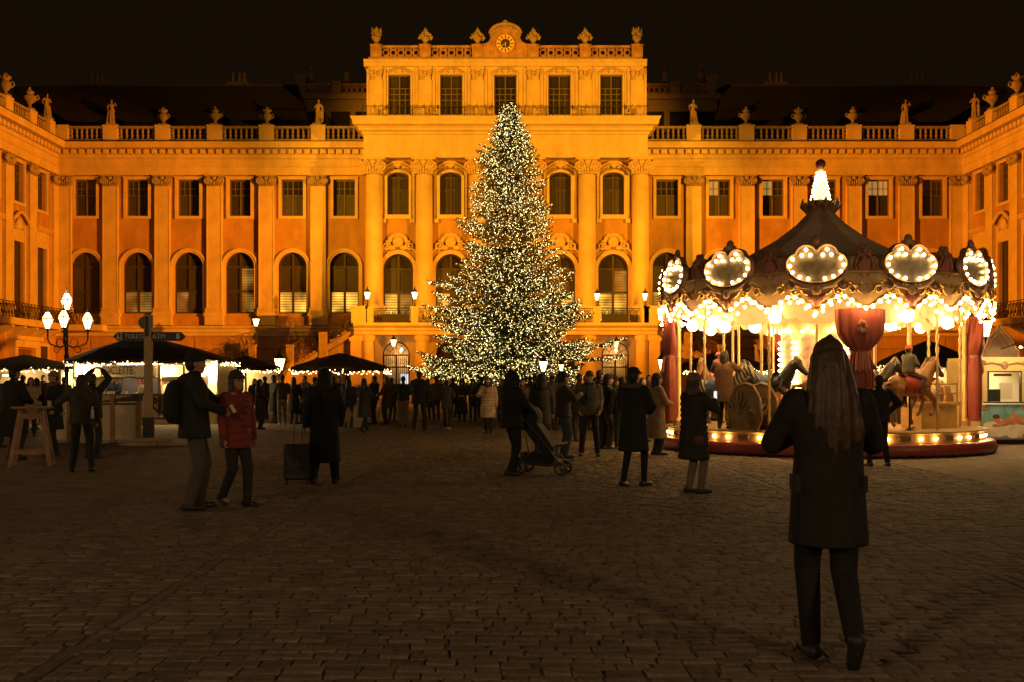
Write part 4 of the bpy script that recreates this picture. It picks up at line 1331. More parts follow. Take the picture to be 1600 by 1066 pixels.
post_lantern(574, 463, YP, 7.0, 'lit lantern on the left end pedestal of the entrance terrace', 1.15, group=g)
post_lantern(648, 463, YP, 7.0, 'lit lantern on the terrace pedestal left of the Christmas tree', 1.15, group=g)
post_lantern(933, 465, YP, 7.0, 'lit lantern on the terrace pedestal right of the Christmas tree', 1.15, group=g)
post_lantern(1008, 465, YP, 7.0, 'lit lantern on the right end pedestal of the entrance terrace', 1.15, group=g)
g = 'lanterns hanging before the gates'
post_lantern(615, 537, 82.6, 3.5, 'lit lantern hanging before the left palace gate', 1.1, group=g, pole=False)
post_lantern(963, 539, 82.6, 3.5, 'lit lantern hanging before the right palace gate', 1.1, group=g, pole=False)
post_lantern(400, 505, YP + 0.1, 4.22, 'lit lantern on the landing post of the left palace stair', 1.2)
g = 'low lamp posts in the market'
post_lantern(437, 571, 52, 0, 'white lit lamp post rising from the crowd before the left stair', 1.25, group=g)
post_lantern(1036, 573, 52, 0, 'white lit lamp post between the tree and the carousel curtain', 1.35, group=g)
post_lantern(849, 574, 54, 0, 'white lit lamp post under the right side of the Christmas tree', 1.1, group=g)
post_lantern(877, 576, 56, 0, 'slim white lit lamp post at the right under the Christmas tree', 0.7, group=g)
post_lantern(1357, 510, 30, 0, 'lamp behind the carousel', 0.1) if False else None
post_lantern(1540, 516, 34, 0, 'bright lit lantern on a post at the right edge of the carousel', 1.1)

# ------------------------------------------------------------------ the Christmas tree
TXc, TYc = PX(796, 60), 60.0
tree = empty('christmas_tree', (TXc, TYc, 0), 0, 'tall Christmas spruce covered in warm white lights before the palace tower', 'tree')
M_BARK = mat('bark', (0.06, 0.04, 0.025), 0.9, vary=0.3, vscale=8)
def needle_mat():
    m = mat('spruce_needles', (0.115, 0.12, 0.04), 0.5, vary=0.35, vscale=2.2)
    nt = m.node_tree; p = nt.nodes['Principled BSDF']
    tl = nt.nodes.new('ShaderNodeBsdfTranslucent'); mx = nt.nodes.new('ShaderNodeMixShader'); mx.inputs[0].default_value = .45
    src = p.inputs['Base Color'].links[0].from_socket
    nt.links.new(src, tl.inputs[0]); nt.links.new(p.outputs[0], mx.inputs[1]); nt.links.new(tl.outputs[0], mx.inputs[2]); nt.links.new(mx.outputs[0], nt.nodes['Material Output'].inputs[0])
    return m
M_NEED = needle_mat()
inst('trunk', MB().tube([(0, 0, 0), (0, 0, 6), (0.02, 0, 12), (0, 0, 16.3)], [.24, .17, .09, .02], 10).mesh('trunk', M_BARK), tree)
prof_z = [1.9, 2.3, 2.9, 3.4, 5.3, 7.0, 8.3, 10.7, 13.4, 15.1, 16.4]
prof_r = [3.4, 4.5, 5.15, 4.9, 4.15, 3.45, 2.7, 2.02, 1.30, 0.62, 0.08]
limbs, tw_p, tw_d, tw_l = MB(), [], [], []
r_ = random.Random(21)
N_L = 520
bulb_pts = []
for i in range(N_L):
    t = (i + r_.random()) / N_L
    z = 1.95 + 14.3 * (1 - (1 - t) ** 1.0) if False else 1.95 + 14.3 * t ** 1.12
    az = i * 2.39996 + r_.uniform(-.3, .3)
    R = float(np.interp(z, prof_z, prof_r))
    clump = 1 + 0.11 * math.sin(z * 3.1 + 2.0 * math.cos(az)) + 0.13 * math.sin(3 * az + z * 1.7) + 0.06 * math.sin(7 * az - 2 * z)
    L = R * (r_.uniform(.80, 1.0) if z > 4 else r_.uniform(.74, .94)) * clump
    if r_.random() < .07: L *= 1.25
    up = 0.30 if z > 9 else (0.05 if z > 4.5 else -0.02)
    tip = up * L + r_.uniform(-.12, .1) * L
    ca, sa = math.cos(az), math.sin(az)
    pts = []
    for k in range(6):
        s = k / 5
        sag = -0.16 * L * math.sin(s * PI * 0.8) * (1 if z < 10 else .4)
        pts.append((ca * L * s, sa * L * s, z + tip * s + sag))
    limbs.tube(pts, [max(.008, .035 * (L / 4) * (1 - .85 * k / 5) + .006) for k in range(6)], 4)
    P = np.array(pts)
    n = max(3, int(L / 0.125))
    for j in range(n):
        s = 0.12 + 0.88 * (j + r_.random()) / n
        f = s * 5; k = min(int(f), 4); p = P[k] + (P[k + 1] - P[k]) * (f - k)
        for side in (-1, 1):
            l = (0.20 + 0.42 * min(L, 3.2) / 3.2 * (1.05 - s)) * r_.uniform(.7, 1.25) + .06
            a2 = az + side * r_.uniform(.5, 1.15)
            d = np.array([math.cos(a2), math.sin(a2), r_.uniform(-.35, .35)]); d /= np.linalg.norm(d)
            tw_p.append(p); tw_d.append(d); tw_l.append(l)
    tw_p.append(P[5]); tw_d.append((P[5] - P[4]) / np.linalg.norm(P[5] - P[4])); tw_l.append(.3)
for _ in range(160):                             # leading shoots at the very top
    z = r_.uniform(14.6, 16.45); a = r_.uniform(0, 2 * PI)
    tw_p.append(np.array([0, 0, z])); d = np.array([math.cos(a), math.sin(a), r_.uniform(.2, .8)]); tw_d.append(d / np.linalg.norm(d)); tw_l.append(min(.42, (16.75 - z) * .24))
inst('limbs', limbs.mesh('limbs', M_BARK), tree)
tw_p, tw_d, tw_l = np.array(tw_p), np.array(tw_d), np.array(tw_l)
nt_ = len(tw_p)
NN = 17                                            # needle sprays on a twig
vs = []
up = np.array([0, 0, 1.0])
for q in range(NN):
    s = (q + rng.random(nt_)) / NN
    base = tw_p + tw_d * (tw_l * s)[:, None]
    rnd = rng.normal(size=(nt_, 3)); rnd -= tw_d * (rnd * tw_d).sum(1)[:, None]; rnd /= np.linalg.norm(rnd, axis=1)[:, None]
    dirn = tw_d * 0.75 + rnd * 0.8; dirn /= np.linalg.norm(dirn, axis=1)[:, None]
    sd = np.cross(dirn, rng.normal(size=(nt_, 3))); sd /= np.linalg.norm(sd, axis=1)[:, None]
    ln = (0.10 + 0.09 * rng.random(nt_))[:, None]; wd = 0.023
    vs.append(np.stack([base - sd * wd, base + sd * wd, base + dirn * ln + sd * 0.004], 1))
vs = np.concatenate(vs, 0)
me = bpy.data.meshes.new('crown')
nf = len(vs)
me.vertices.add(nf * 3); me.vertices.foreach_set('co', vs.reshape(-1))
me.loops.add(nf * 3); me.loops.foreach_set('vertex_index', np.arange(nf * 3, dtype=np.int32))
me.polygons.add(nf); me.polygons.foreach_set('loop_start', np.arange(0, nf * 3, 3, dtype=np.int32)); me.polygons.foreach_set('loop_total', np.full(nf, 3, dtype=np.int32))
me.materials.append(M_NEED); me.update(calc_edges=True); me.validate()
tag(inst('crown', me, tree), None, None, None, 'stuff')
# the lights: small glass bulbs on the twigs
M_BULB = [mat('fairy_bulb', (0.8, 0.7, 0.5), 0.4, emis=(1.0, 0.76, 0.30), estr=10.0), mat('fairy_bulb_soft', (0.8, 0.7, 0.5), 0.4, emis=(1.0, 0.75, 0.22), estr=6.0)]
M_BULB = [mat('fairy_bulb_bright', (0.8, 0.7, 0.5), 0.4, emis=(1.0, 0.79, 0.36), estr=20.0)] + M_BULB
def bulbs_mesh(points, radii, mats_i, mats_, name='fairy_lights'):
    o = np.array([(1, 0, 0), (-1, 0, 0), (0, 1, 0), (0, -1, 0), (0, 0, 1), (0, 0, -1)], float)
    f = np.array([(0, 2, 4), (2, 1, 4), (1, 3, 4), (3, 0, 4), (2, 0, 5), (1, 2, 5), (3, 1, 5), (0, 3, 5)], np.int32)
    n = len(points)
    v = (points[:, None, :] + o[None] * np.asarray(radii)[:, None, None]).reshape(-1, 3)
    ff = (f[None] + (np.arange(n, dtype=np.int32) * 6)[:, None, None]).reshape(-1, 3)
    me = bpy.data.meshes.new(name)
    me.vertices.add(len(v)); me.vertices.foreach_set('co', v.reshape(-1))
    me.loops.add(len(ff) * 3); me.loops.foreach_set('vertex_index', ff.reshape(-1))
    me.polygons.add(len(ff)); me.polygons.foreach_set('loop_start', np.arange(0, len(ff) * 3, 3, dtype=np.int32)); me.polygons.foreach_set('loop_total', np.full(len(ff), 3, dtype=np.int32))
    for m in mats_: me.materials.append(m)
    me.polygons.foreach_set('material_index', np.repeat(np.asarray(mats_i, dtype=np.int32), 8))
    me.update(calc_edges=True)
    return me
NB = 36000
w_ = (np.linalg.norm(tw_p[:, :2], axis=1) / np.maximum(0.15, np.interp(tw_p[:, 2], prof_z, prof_r))).clip(0, 1.3) ** 1.0 + .08
w_ = w_ + (tw_p[:, 2] > 14.0) * .3
idx = rng.choice(nt_, NB, p=w_ / w_.sum())
bp = tw_p[idx] + tw_d[idx] * (tw_l[idx] * (0.3 + 0.75 * rng.random(NB)))[:, None] + rng.normal(size=(NB, 3)) * .03
o = inst('fairy_lights', bulbs_mesh(bp, 0.009 + 0.009 * rng.random(NB), rng.choice(3, NB, p=[.08, .40, .52]), M_BULB), None, T(TXc, TYc, 0))
tag(o, 'warm white fairy lights strung all over the Christmas tree', 'fairy lights', None, 'stuff')
for a in (PI * 0.9, PI * 0.1, -PI * 0.35, -PI * .65):              # guy wires
    o = inst('guy_wire', MB().tube([(0, 0, 6.5), (8.5 * math.cos(a), 8.5 * math.sin(a), 0)], .012, 4).mesh('guy_wire', M_BLACK), tree)

# ------------------------------------------------------------------ market stalls
M_CANVAS = mat('dark_canvas', (0.034, 0.026, 0.018), 0.85, vary=0.2, vscale=2)
M_CREAM = mat('cream_board', (0.62, 0.50, 0.30), 0.6, vary=0.08)
M_TAN = mat('tan_board', (0.42, 0.30, 0.15), 0.7, vary=0.12, vscale=2)
M_WOOD = mat('bar_wood', (0.30, 0.17, 0.075), 0.6, vary=0.25, vscale=6)
M_WARM = mat('warm_tube_light', (0.9, 0.85, 0.7), 0.4, emis=(1.0, 0.74, 0.36), estr=14.0)
M_BUL2 = [mat('eave_bulb', (0.8, 0.7, 0.5), 0.4, emis=(1.0, 0.70, 0.30), estr=12.0), mat('eave_bulb_soft', (0.8, 0.7, 0.5), 0.4, emis=(1.0, 0.62, 0.2), estr=5.0)]
def eave_lights(parent, ring, zc, dens=11, drop=.22, n_r=0.02):
    pts = []
    ring = [Vector(p) for p in ring]
    for i in range(len(ring)):
        a, c = ring[i], ring[(i + 1) % len(ring)]
        L = (c - a).length
        for k in range(int(L * dens)):
            q = a.lerp(c, random.random())
            pts.append((q.x + random.gauss(0, .03), q.y + random.gauss(0, .03), q.z - drop * random.random() ** .7))
    pts = np.array(pts)
    tag(inst('string_lights', bulbs_mesh(pts, n_r + .008 * rng.random(len(pts)), rng.choice(2, len(pts)), M_BUL2, 'string_lights'), parent), None, None, None, 'stuff')

def umbrella_roof(parent, rx, ry, ze, zp, val=.2, n=8, top=0.05, name='canopy'):
    b = MB()
    ring = []
    for i in range(n):
        a = 2 * PI * (i + .5) / n
        ca, sa = math.cos(a), math.sin(a)
        k = 1 / max(abs(ca), abs(sa)) if n == 4 else 1
        ring.append((rx * ca * k, ry * sa * k))
    m = 5
    vs, fs = [], []
    for j in range(m + 1):
        s = j / m
        rr_ = 1 - s * (1 - top)
        z = ze + (zp - ze) * (s ** 0.88)
        for x, y in ring:
            vs.append((x * rr_, y * rr_, z))
    for j in range(m):
        for i in range(n):
            i2 = (i + 1) % n
            fs.append((j * n + i, j * n + i2, (j + 1) * n + i2, (j + 1) * n + i))
    fs.append(tuple(range(m * n, m * n + n)))
    b.add(vs, fs)
    for i in range(n):
        (xa, ya), (xb, yb) = ring[i], ring[(i + 1) % n]
        b.quad((xa, ya, ze), (xb, yb, ze), (xb * 1.005, yb * 1.005, ze - val), (xa * 1.005, ya * 1.005, ze - val))
    inst(name, b.mesh(name, M_CANVAS), parent)
    return [(x, y, ze - val * .4) for x, y in ring]

def umbrella(pxl, pxr, Y, pye, pyp, label, counter=True, val=.16, group='market umbrellas with fairy lit eaves', n=8):
    x0, x1 = PX(pxl, Y), PX(pxr, Y)
    o = empty('market_umbrella', ((x0 + x1) / 2, Y, 0), 0, label, 'umbrella', group)
    ze, zp = PZ(pye, Y), PZ(pyp, Y)
    R = (x1 - x0) / 2 / math.cos(PI / n)
    ring = umbrella_roof(o, R, R, ze, zp, val, n)
    inst('pole', MB().tube([(0, 0, 0), (0, 0, zp - .05)], .045, 8).mesh('pole', M_TAN), o)
    ribs = MB()
    for x, y, z in ring:
        ribs.tube([(0, 0, zp - .12), (x * .97, y * .97, ze - .03)], .018, 4)
    inst('ribs', ribs.mesh('ribs', M_WOOD), o)
    inst('base', MB().lathe([(.4, 0), (.4, .08), (.1, .12)], 12).mesh('base', M_BLACK), o)
    eave_lights(o, ring, ze)
    return o
umbrella(460, 606, 45, 574, 552, 'dark market umbrella with fairy lights between left stair and left gate')
umbrella(334, 434, 50, 573, 556, 'dark market umbrella with fairy lights right of the raclette hut')

def font_obj(name, text, size, parent, M, mat_, sx=1.0, extrude=.004):
    c = bpy.data.curves.new(name, 'FONT'); c.body = text; c.size = size; c.extrude = extrude
    c.align_x = 'CENTER'; c.align_y = 'CENTER'; c.resolution_u = 3
    c.materials.append(mat_)
    tmp = bpy.data.objects.new('tmp', c); C.objects.link(tmp)
    me = bpy.data.meshes.new_from_object(tmp.evaluated_get(bpy.context.evaluated_depsgraph_get())); me.name = name
    bpy.data.objects.remove(tmp)
    return inst(name, me, parent, M @ RX(PI / 2) @ SC(sx, 1, 1))

# raclette hut: hip roof, lit cream front under it
YR = 40.0
hx0, hx1 = PX(92, YR), PX(343, YR)
hut = empty('raclette_hut', ((hx0 + hx1) / 2, YR, 0), 0, 'long brightly lit cream raclette hut under a dark hip roof', 'stall')
hw = (hx1 - hx0) / 2
ze, zp = PZ(562, YR), PZ(531, YR + 1.6)
b = MB()
n = 12
ring = [(hw * c, 1.9 * s + 1.5) for c, s in ((-1, -.55), (-.72, -1), (.72, -1), (1, -.55), (1, .8), (.8, 1), (-.8, 1), (-1, .8))]
tx = (PX(205, YR) - (hx0 + hx1) / 2)
top = [(tx - .55, 1.2), (tx - .5, .95), (tx + .5, .95), (tx + .55, 1.2), (tx + .55, 1.8), (tx + .5, 2.0), (tx - .5, 2.0), (tx - .55, 1.8)]
vs = [(x, y, ze) for x, y in ring] + [(x * .5 + t[0] * .5, y * .5 + t[1] * .5, ze + (zp - ze) * .56) for (x, y), t in zip(ring, top)] + [(x, y, zp) for x, y in top]
fs = [(i + 8 * j, (i + 1) % 8 + 8 * j, (i + 1) % 8 + 8 * (j + 1), i + 8 * (j + 1)) for j in range(2) for i in range(8)] + [tuple(range(16, 24))]
b.add(vs, fs)
for i in range(8):
    (xa, ya), (xb, yb) = ring[i], ring[(i + 1) % 8]
    b.quad((xa, ya, ze), (xb, yb, ze), (xb, yb, ze - .14), (xa, ya, ze - .14))
inst('hut_roof', b.mesh('hut_roof', M_CANVAS), hut)
eave_lights(hut, [(x, y, ze - .06) for x, y in ring], ze, 15, .15)
HXC = (hx0 + hx1) / 2
LX = lambda px: PX(px, YR) - HXC
wx0, wx1 = LX(112), LX(338)
inst('back_wall', MB().box(wx0, wx1, 3.0, 3.06, 0, ze - .02).box(wx0, wx0 + .05, .1, 3.0, 0, ze - .02).box(wx1 - .05, wx1, .1, 3.0, 0, ze - .02).mesh('back_wall', M_CREAM), hut)
inst('hut_ceiling', MB().box(wx0 + .051, wx1 - .051, 0.1, 2.99, ze - .1, ze - .06).mesh('hut_ceiling', M_CREAM), hut)
inst('hut_wall', MB().box(LX(247), wx1 - .06, .3, .36, 1.05, ze - .12).mesh('hut_wall', M_CREAM), hut)
for a, c in ((250, 262), (265, 285), (288, 309)):
    for z0, z1 in ((1.1, 1.42), (1.45, 1.8)):
        inst('wall_panel', MB().box(LX(a), LX(c) - .03, .27, .298, z0, z1).mesh('wall_panel', M_CREAM), hut)
inst('menu_board', MB().box(LX(311), LX(322), .25, .29, 1.35, 1.75).mesh('menu_board', M_SHADE), hut)
inst('counter', MB().box(wx0, wx1, -.05, .5, .96, 1.02).box(wx0 + .05, wx1 - .05, .1, .2, 0, .96).mesh('counter', M_CREAM), hut)
inst('counter_ledge', MB().box(wx0 - .05, wx1 + .05, -.12, .1, 1.021, 1.06).mesh('counter_ledge', M_BLACK), hut)
inst('plinth', MB().box(wx0, wx1, -.25, .02, 0, .22).mesh('plinth', M_CREAM), hut)
# header boards; one carries the word
for a, c, txt in ((116, 157, None), (159, 208, 'RACLETTE'), (211, 246, None), (249, 285, None), (288, 320, None)):
    h = inst('header_board', MB().box(LX(a), LX(c), .04, .09, 1.70, 2.10).box(LX(a), LX(c), .03, .04, 2.08, 2.11).box(LX(a), LX(c), .03, .04, 1.69, 1.72).mesh('header_board', M_CREAM), hut)
    if txt:
        font_obj('lettering', txt, .42, h, T((LX(a) + LX(c)) / 2, .03, 1.90), M_BLACK, .55)
# lamps in the hut
for px in (130, 252, 332):
    o = inst('tube_lamp', MB().lathe([(.045, 0), (.045, .55)], 10).mesh('tube_lamp', M_WARM), hut, T(LX(px), .55 if px != 252 else .0, 1.75))
inst('ceiling_lamp', MB().box(LX(165), LX(240), 1.2, 1.4, ze - .16, ze - .11).mesh('ceiling_lamp', M_WARM), hut)
for px in (130, 255, 330): lamp_point('hut_light', (PX(px, YR), YR + (-.10 if px != 255 else -.15), 1.9), 200, (1.0, .66, .30), .06)
inst('hut_post', MB().box(LX(249), LX(254), -.2, -.08, 0, ze - .1).mesh('hut_post', M_TAN), hut)
orn = MB()
for s in (-1, 1):
    orn.tube([(s * .05, 0, 0), (s * .28, 0, .22), (s * .2, 0, .5), (s * .34, 0, .62), (s * .5, 0, .58)], .04, 6)
    orn.tube(spiral(s * .22, .4, .14, .03, 1.4, 0, s, 12), .03, 5)
orn.tube([(0, 0, -.12), (0, 0, .66)], .06, 6); orn.tube([(-1.0, 0, .63), (1.0, 0, .63)], .035, 6); orn.tube([(-1.5, 0, -.22), (1.5, 0, -.22)], .03, 6)
inst('iron_ornament', orn.mesh('iron_ornament', M_BLACK), hut, T(LX(254), -.28, .42))
M_BLUEW = mat('blue_grey_board', (0.16, 0.15, 0.20), 0.7)
inst('inner_board', MB().box(LX(160), LX(246), 2.2, 2.25, 1.0, 1.9).mesh('inner_board', M_BLUEW), hut)

M_PINK = mat('hanging_shade', (.6, .3, .25), .5)
for i, px in enumerate((204, 211, 217)):
    inst('hanging_shade', MB().lathe([(.02, .2), (.04, .18), (.11, 0), (.10, 0)], 10).tube([(0, 0, .2), (0, 0, .55)], .006, 4).mesh('hanging_shade', M_PINK), hut, T(LX(px), .9, 1.42))
for i, px in enumerate((168, 172, 176, 192, 196, 230, 235)):
    c_ = inst('paper_cup', MB().lathe([(.03, 0), (.04, .11), (.038, .11), (.03, .01)], 10).mesh('paper_cup', M_CREAM), None, T(PX(px, YR), YR + .1, 1.061)); tag(c_, 'paper cup in the row on the raclette counter, %s from the left' % ('first', 'second', 'third', 'fourth', 'fifth', 'sixth', 'seventh')[i], 'cup', 'cups on the raclette counter')
for i in range(3):
    g_ = MB(); a0, a1 = LX(118 + i * 42), LX(158 + i * 42)
    g_.tube([(a0 + (a1 - a0) * k / 8, -.02, 1.68 - .05 * math.sin(PI * k / 8)) for k in range(9)], .03, 5)
    inst('garland', g_.mesh('garland', M_NEED), hut)
# left stall: canopy with lit back wall
YA_ = 46.0
ax0, ax1 = PX(-34, YA_), PX(112, YA_)
st = empty('market_stall', ((ax0 + ax1) / 2, YA_, 0), 0, 'market stall under a dark pointed canopy at the left frame edge', 'stall')
w = (ax1 - ax0) / 2
ring = umbrella_roof(st, w / math.cos(PI / 8), w * .8, PZ(572, YA_), PZ(555, YA_), .14, 8)
eave_lights(st, ring, 0, 13)
inst('back_wall', MB().box(-w * .9, w * .98, .9, .95, 0, 2.0).mesh('back_wall', M_CREAM), st)
inst('counter', MB().box(-w * .9, w * .1, -.9, -.5, .95, 1.0).box(-w * .9, w * .1, -.85, -.8, 0, .95).mesh('counter', M_TAN), st)
inst('tube_lamp', MB().box(-w * .55, -w * .25, .3, .36, 1.75, 1.8).mesh('tube_lamp', M_WARM), st)
inst('tube_lamp', MB().box(w * .7, w * .82, .6, .66, 1.3, 1.9).mesh('tube_lamp', M_WARM), st)
for x in (-w * .1, w * .85):
    inst('post', MB().box(x - .05, x + .05, -.6, -.5, 0, PZ(572, YA_)).mesh('post', M_WOOD), st)
# behind, between hut and umbrella: a further lit stall front
sb = empty('market_booth', (PX(385, 58), 58, 0), 0, 'yellow lit booth seen between the raclette hut and the red jacket', 'stall')
inst('booth_wall', MB().box(-1.9, 1.5, .5, .56, 0, 2.15).mesh('booth_wall', M_CREAM), sb)
inst('booth_roof', MB().add([(-2.3, -.9, 2.2), (1.9, -.9, 2.2), (1.9, 1.2, 2.2), (-2.3, 1.2, 2.2), (-.4, .2, 2.75)], [(0, 1, 4), (1, 2, 4), (2, 3, 4), (3, 0, 4), (3, 2, 1, 0)]).mesh('booth_roof', M_CANVAS), sb)
inst('tube_lamp', MB().box(-1.6, .2, -.2, -.14, 2.0, 2.06).mesh('tube_lamp', M_WARM), sb)

# cream partition of the raclette terrace, nearer the camera
YC = 28.0
pt = empty('partition_fence', (PX(150, YC), YC, 0), 0, 'low cream partition boards with a dark sloping ledge before the raclette hut', 'fence')
q = lambda px: PX(px, YC) - PX(150, YC)
for a, c, h0, h1 in ((88, 108, 1.0, 1.0), (110, 150, 1.0, 1.0), (156, 214, .95, 1.0)):
    inst('board', MB().prism([(q(a), .06), (q(c), .06), (q(c), h1), (q(a), h0)], 0, .05).mesh('board', M_CREAM), pt)
for px in (109, 152, 176, 216):
    inst('post', MB().box(q(px) - .05, q(px) + .05, -.06, .11, 0, 1.02 if px != 176 else 1.2).mesh('post', M_WOOD), pt)
inst('ledge', MB().prism([(q(156), .99), (q(217), 1.02), (q(217), 1.18), (q(160), 1.02)], -.05, .3).mesh('ledge', M_BLACK), pt)
inst('rail', MB().box(q(150), q(217), -.02, .01, .93, .97).mesh('rail', M_BLACK), pt)
# timber beams lying by the signpost
for i, (a, c, zz) in enumerate(((186, 240, 0), (236, 292, 0), (205, 262, .085))):
    o = inst('timber_beam', MB().box(0, PX(c, 26.3) - PX(a, 26.3), 0, .3, 0, .08).mesh('timber_beam', M_STEP), None, T(PX(a, 26.3), 26.3 + .1 * i, zz) @ RZ(.02 * i))
    tag(o, ['weathered timber beam lying left of the signpost foot', 'weathered timber beam lying right of the signpost foot', 'upper timber beam lying across the two others at the signpost'][i], 'beam', 'timber beams at the signpost')
# signpost
YS = 27.3
sp = empty('signpost', (PX(232, YS), YS, 0), 0, 'square wooden signpost with dark toilets and ATM arrow boards', 'signpost')
zt = PZ(492, YS)
inst('post', MB().box(-.085, .085, -.085, .085, .62, zt).mesh('post', M_TAN), sp)
inst('post_sleeve', MB().box(-.11, .11, -.11, .11, 0, .64).mesh('post_sleeve', M_BLACK), sp)
M_SIGNB = mat('dark_sign_board', (0.03, 0.032, 0.028), 0.5)
M_LETR = mat('pale_lettering', (0.62, 0.55, 0.42), 0.6)
za, zb = PZ(533, YS), PZ(519, YS)
q = lambda px: PX(px, YS) - PX(232, YS)
zm = (za + zb) / 2
s1 = inst('arrow_board', MB().prism([(q(177), zm), (q(184), za), (q(227), za), (q(227), zb), (q(184), zb)], -.03, .03).mesh('arrow_board', M_SIGNB), sp)
font_obj('lettering', 'TOILETS', .15, s1, T(q(210.5), -.034, zm), M_LETR, .82)
pic = MB()
for k, x in enumerate((185, 190)):
    pic.ell((q(x), -.034, zm + .07), (.022, .005, .022), 8, 6)
    pic.prism([(q(x) - .02, zm - .09), (q(x) + .02, zm - .09), (q(x) + .03 - .02 * k, zm + .04), (q(x) - .03 + .02 * k, zm + .04)] if k else [(q(x) - .045, zm - .07), (q(x) + .045, zm - .07), (q(x) + .012, zm + .04), (q(x) - .012, zm + .04)], -.036, -.031)
inst('pictogram', pic.mesh('pictogram', M_LETR), s1)
s2 = inst('arrow_board', MB().prism([(q(237), za), (q(283), za), (q(290), zm), (q(283), zb), (q(237), zb)], -.03, .03).mesh('arrow_board', M_SIGNB), sp)
font_obj('lettering', 'ATM', .17, s2, T(q(249), -.034, zm), M_LETR, .95)
inst('pictogram', MB().box(q(276), q(281), -.036, -.031, zm - .06, zm + .07).mesh('pictogram', M_LETR), s2)
M_DISC = mat('green_disc', (0.10, 0.12, 0.07), 0.5)
inst('round_sign', MB().lathe([(.0, 0), (.155, 0), (.155, .03), (.0, .031)], 24, M=RX(PI / 2)).mesh('round_sign', M_DISC), sp, T(q(224), .12, PZ(504, YS)))
inst('clamp', MB().box(q(228), q(234), -.095, -.086, zm + .0, PZ(495, YS)).mesh('clamp', M_BLACK), sp)

# high wooden table
YB = GY(728)
tb = empty('bar_table', (PX(50, YB), YB, 0), .25, 'high wooden standing table with splayed trestle legs at the left edge', 'table')
inst('table_top', MB().lathe([(.0, 1.02), (.34, 1.02), (.355, 1.035), (.355, 1.06), (.0, 1.062)], 28).mesh('table_top', M_WOOD), tb)
for sx in (-1, 1):
    for sy in (-1, 1):
        inst('leg', MB().add([(sx * .17 - .035, sy * .13 - .035, 1.02), (sx * .17 + .035, sy * .13 - .035, 1.02), (sx * .17 + .035, sy * .13 + .035, 1.02), (sx * .17 - .035, sy * .13 + .035, 1.02),
                              (sx * .33 - .035, sy * .26 - .035, 0), (sx * .33 + .035, sy * .26 - .035, 0), (sx * .33 + .035, sy * .26 + .035, 0), (sx * .33 - .035, sy * .26 + .035, 0)],
                             [(0, 1, 2, 3), (7, 6, 5, 4), (0, 4, 5, 1), (1, 5, 6, 2), (2, 6, 7, 3), (3, 7, 4, 0)]).mesh('leg', M_WOOD), tb)
for sy in (-1, 1):
    inst('stretcher', MB().box(-.27, .27, sy * .235 - .02, sy * .235 + .02, .22, .29).mesh('stretcher', M_WOOD), tb)
    inst('stretcher', MB().box(-.17, .17, sy * .145 - .02, sy * .145 + .02, .85, .93).mesh('stretcher', M_WOOD), tb)
M_PAPER = mat('paper_cup', (0.62, 0.55, 0.42), 0.6)
o = inst('paper_cup', MB().lathe([(.028, 0), (.038, .1), (.036, .1), (.027, .01)], 14).mesh('paper_cup', M_PAPER), None, T(PX(79, YB), YB - .05, 1.063))
tag(o, 'white paper cup on the high wooden table', 'cup')
# a slanting board leaning behind the man in olive
# bar tables and cream counters under the middle umbrella
for (px, pyt, pyb, w, lab) in ((568, 601, 655, .55, 'tall cream bar counter under the middle market umbrella'), (548, 622, 668, .9, 'lower cream counter front beside the umbrella pole'), (604, 622, 658, .5, 'narrow cream counter right of the middle umbrella pole')):
    Y = GY(pyb)
    o = empty('bar_counter', (PX(px, Y), Y, 0), 0, lab, 'counter')
    z = PZ(pyt, Y)
    inst('counter_front', MB().box(-w / 2, w / 2, 0, .45, 0, z - .05).mesh('counter_front', M_TAN), o)
    inst('counter_top', MB().box(-w / 2 - .05, w / 2 + .05, -.05, .5, z - .05, z).mesh('counter_top', M_CREAM), o)
# stall behind the carousel, right
YK = 40.0
kx0, kx1 = PX(1375, YK), PX(1524, YK)
lamp_point('stall_light', (PX(20, 46), 45.9, 1.75), 60, (1.0, .66, .28), .06); lamp_point('stall_light', (PX(100, 46), 46.2, 1.75), 35, (1.0, .66, .28), .06); lamp_point('booth_light', (PX(375, 58), 57.6, 1.95), 110, (1.0, .66, .25), .06)
lamp_point('stall_light', (PX(1450, 40), 39.7, 1.8), 110, (1.0, .7, .35), .06)
st = empty('market_stall', ((kx0 + kx1) / 2, YK, 0), 0, 'market stall with dark canopy and glaring white front behind the carousel', 'stall')
w = (kx1 - kx0) / 2
ring = umbrella_roof(st, w / math.cos(PI / 8), w * .9, PZ(568, YK), PZ(533, YK), .16, 8)
eave_lights(st, ring, 0, 10)
inst('back_wall', MB().box(-w * .6, w * .9, .3, .36, .9, 2.05).mesh('back_wall', M_CREAM), st)
inst('counter', MB().box(-w * .8, w * .9, -.6, .3, 0, .95).mesh('counter', M_TAN), st)
inst('tube_lamp', MB().box(-w * .5, w * .3, -.1, -.04, 1.85, 1.93).mesh('tube_lamp', M_WARM), st)
st = umbrella(1052, 1198, 44, 574, 549, 'dark canopy with fairy lights behind the carousel zebra')
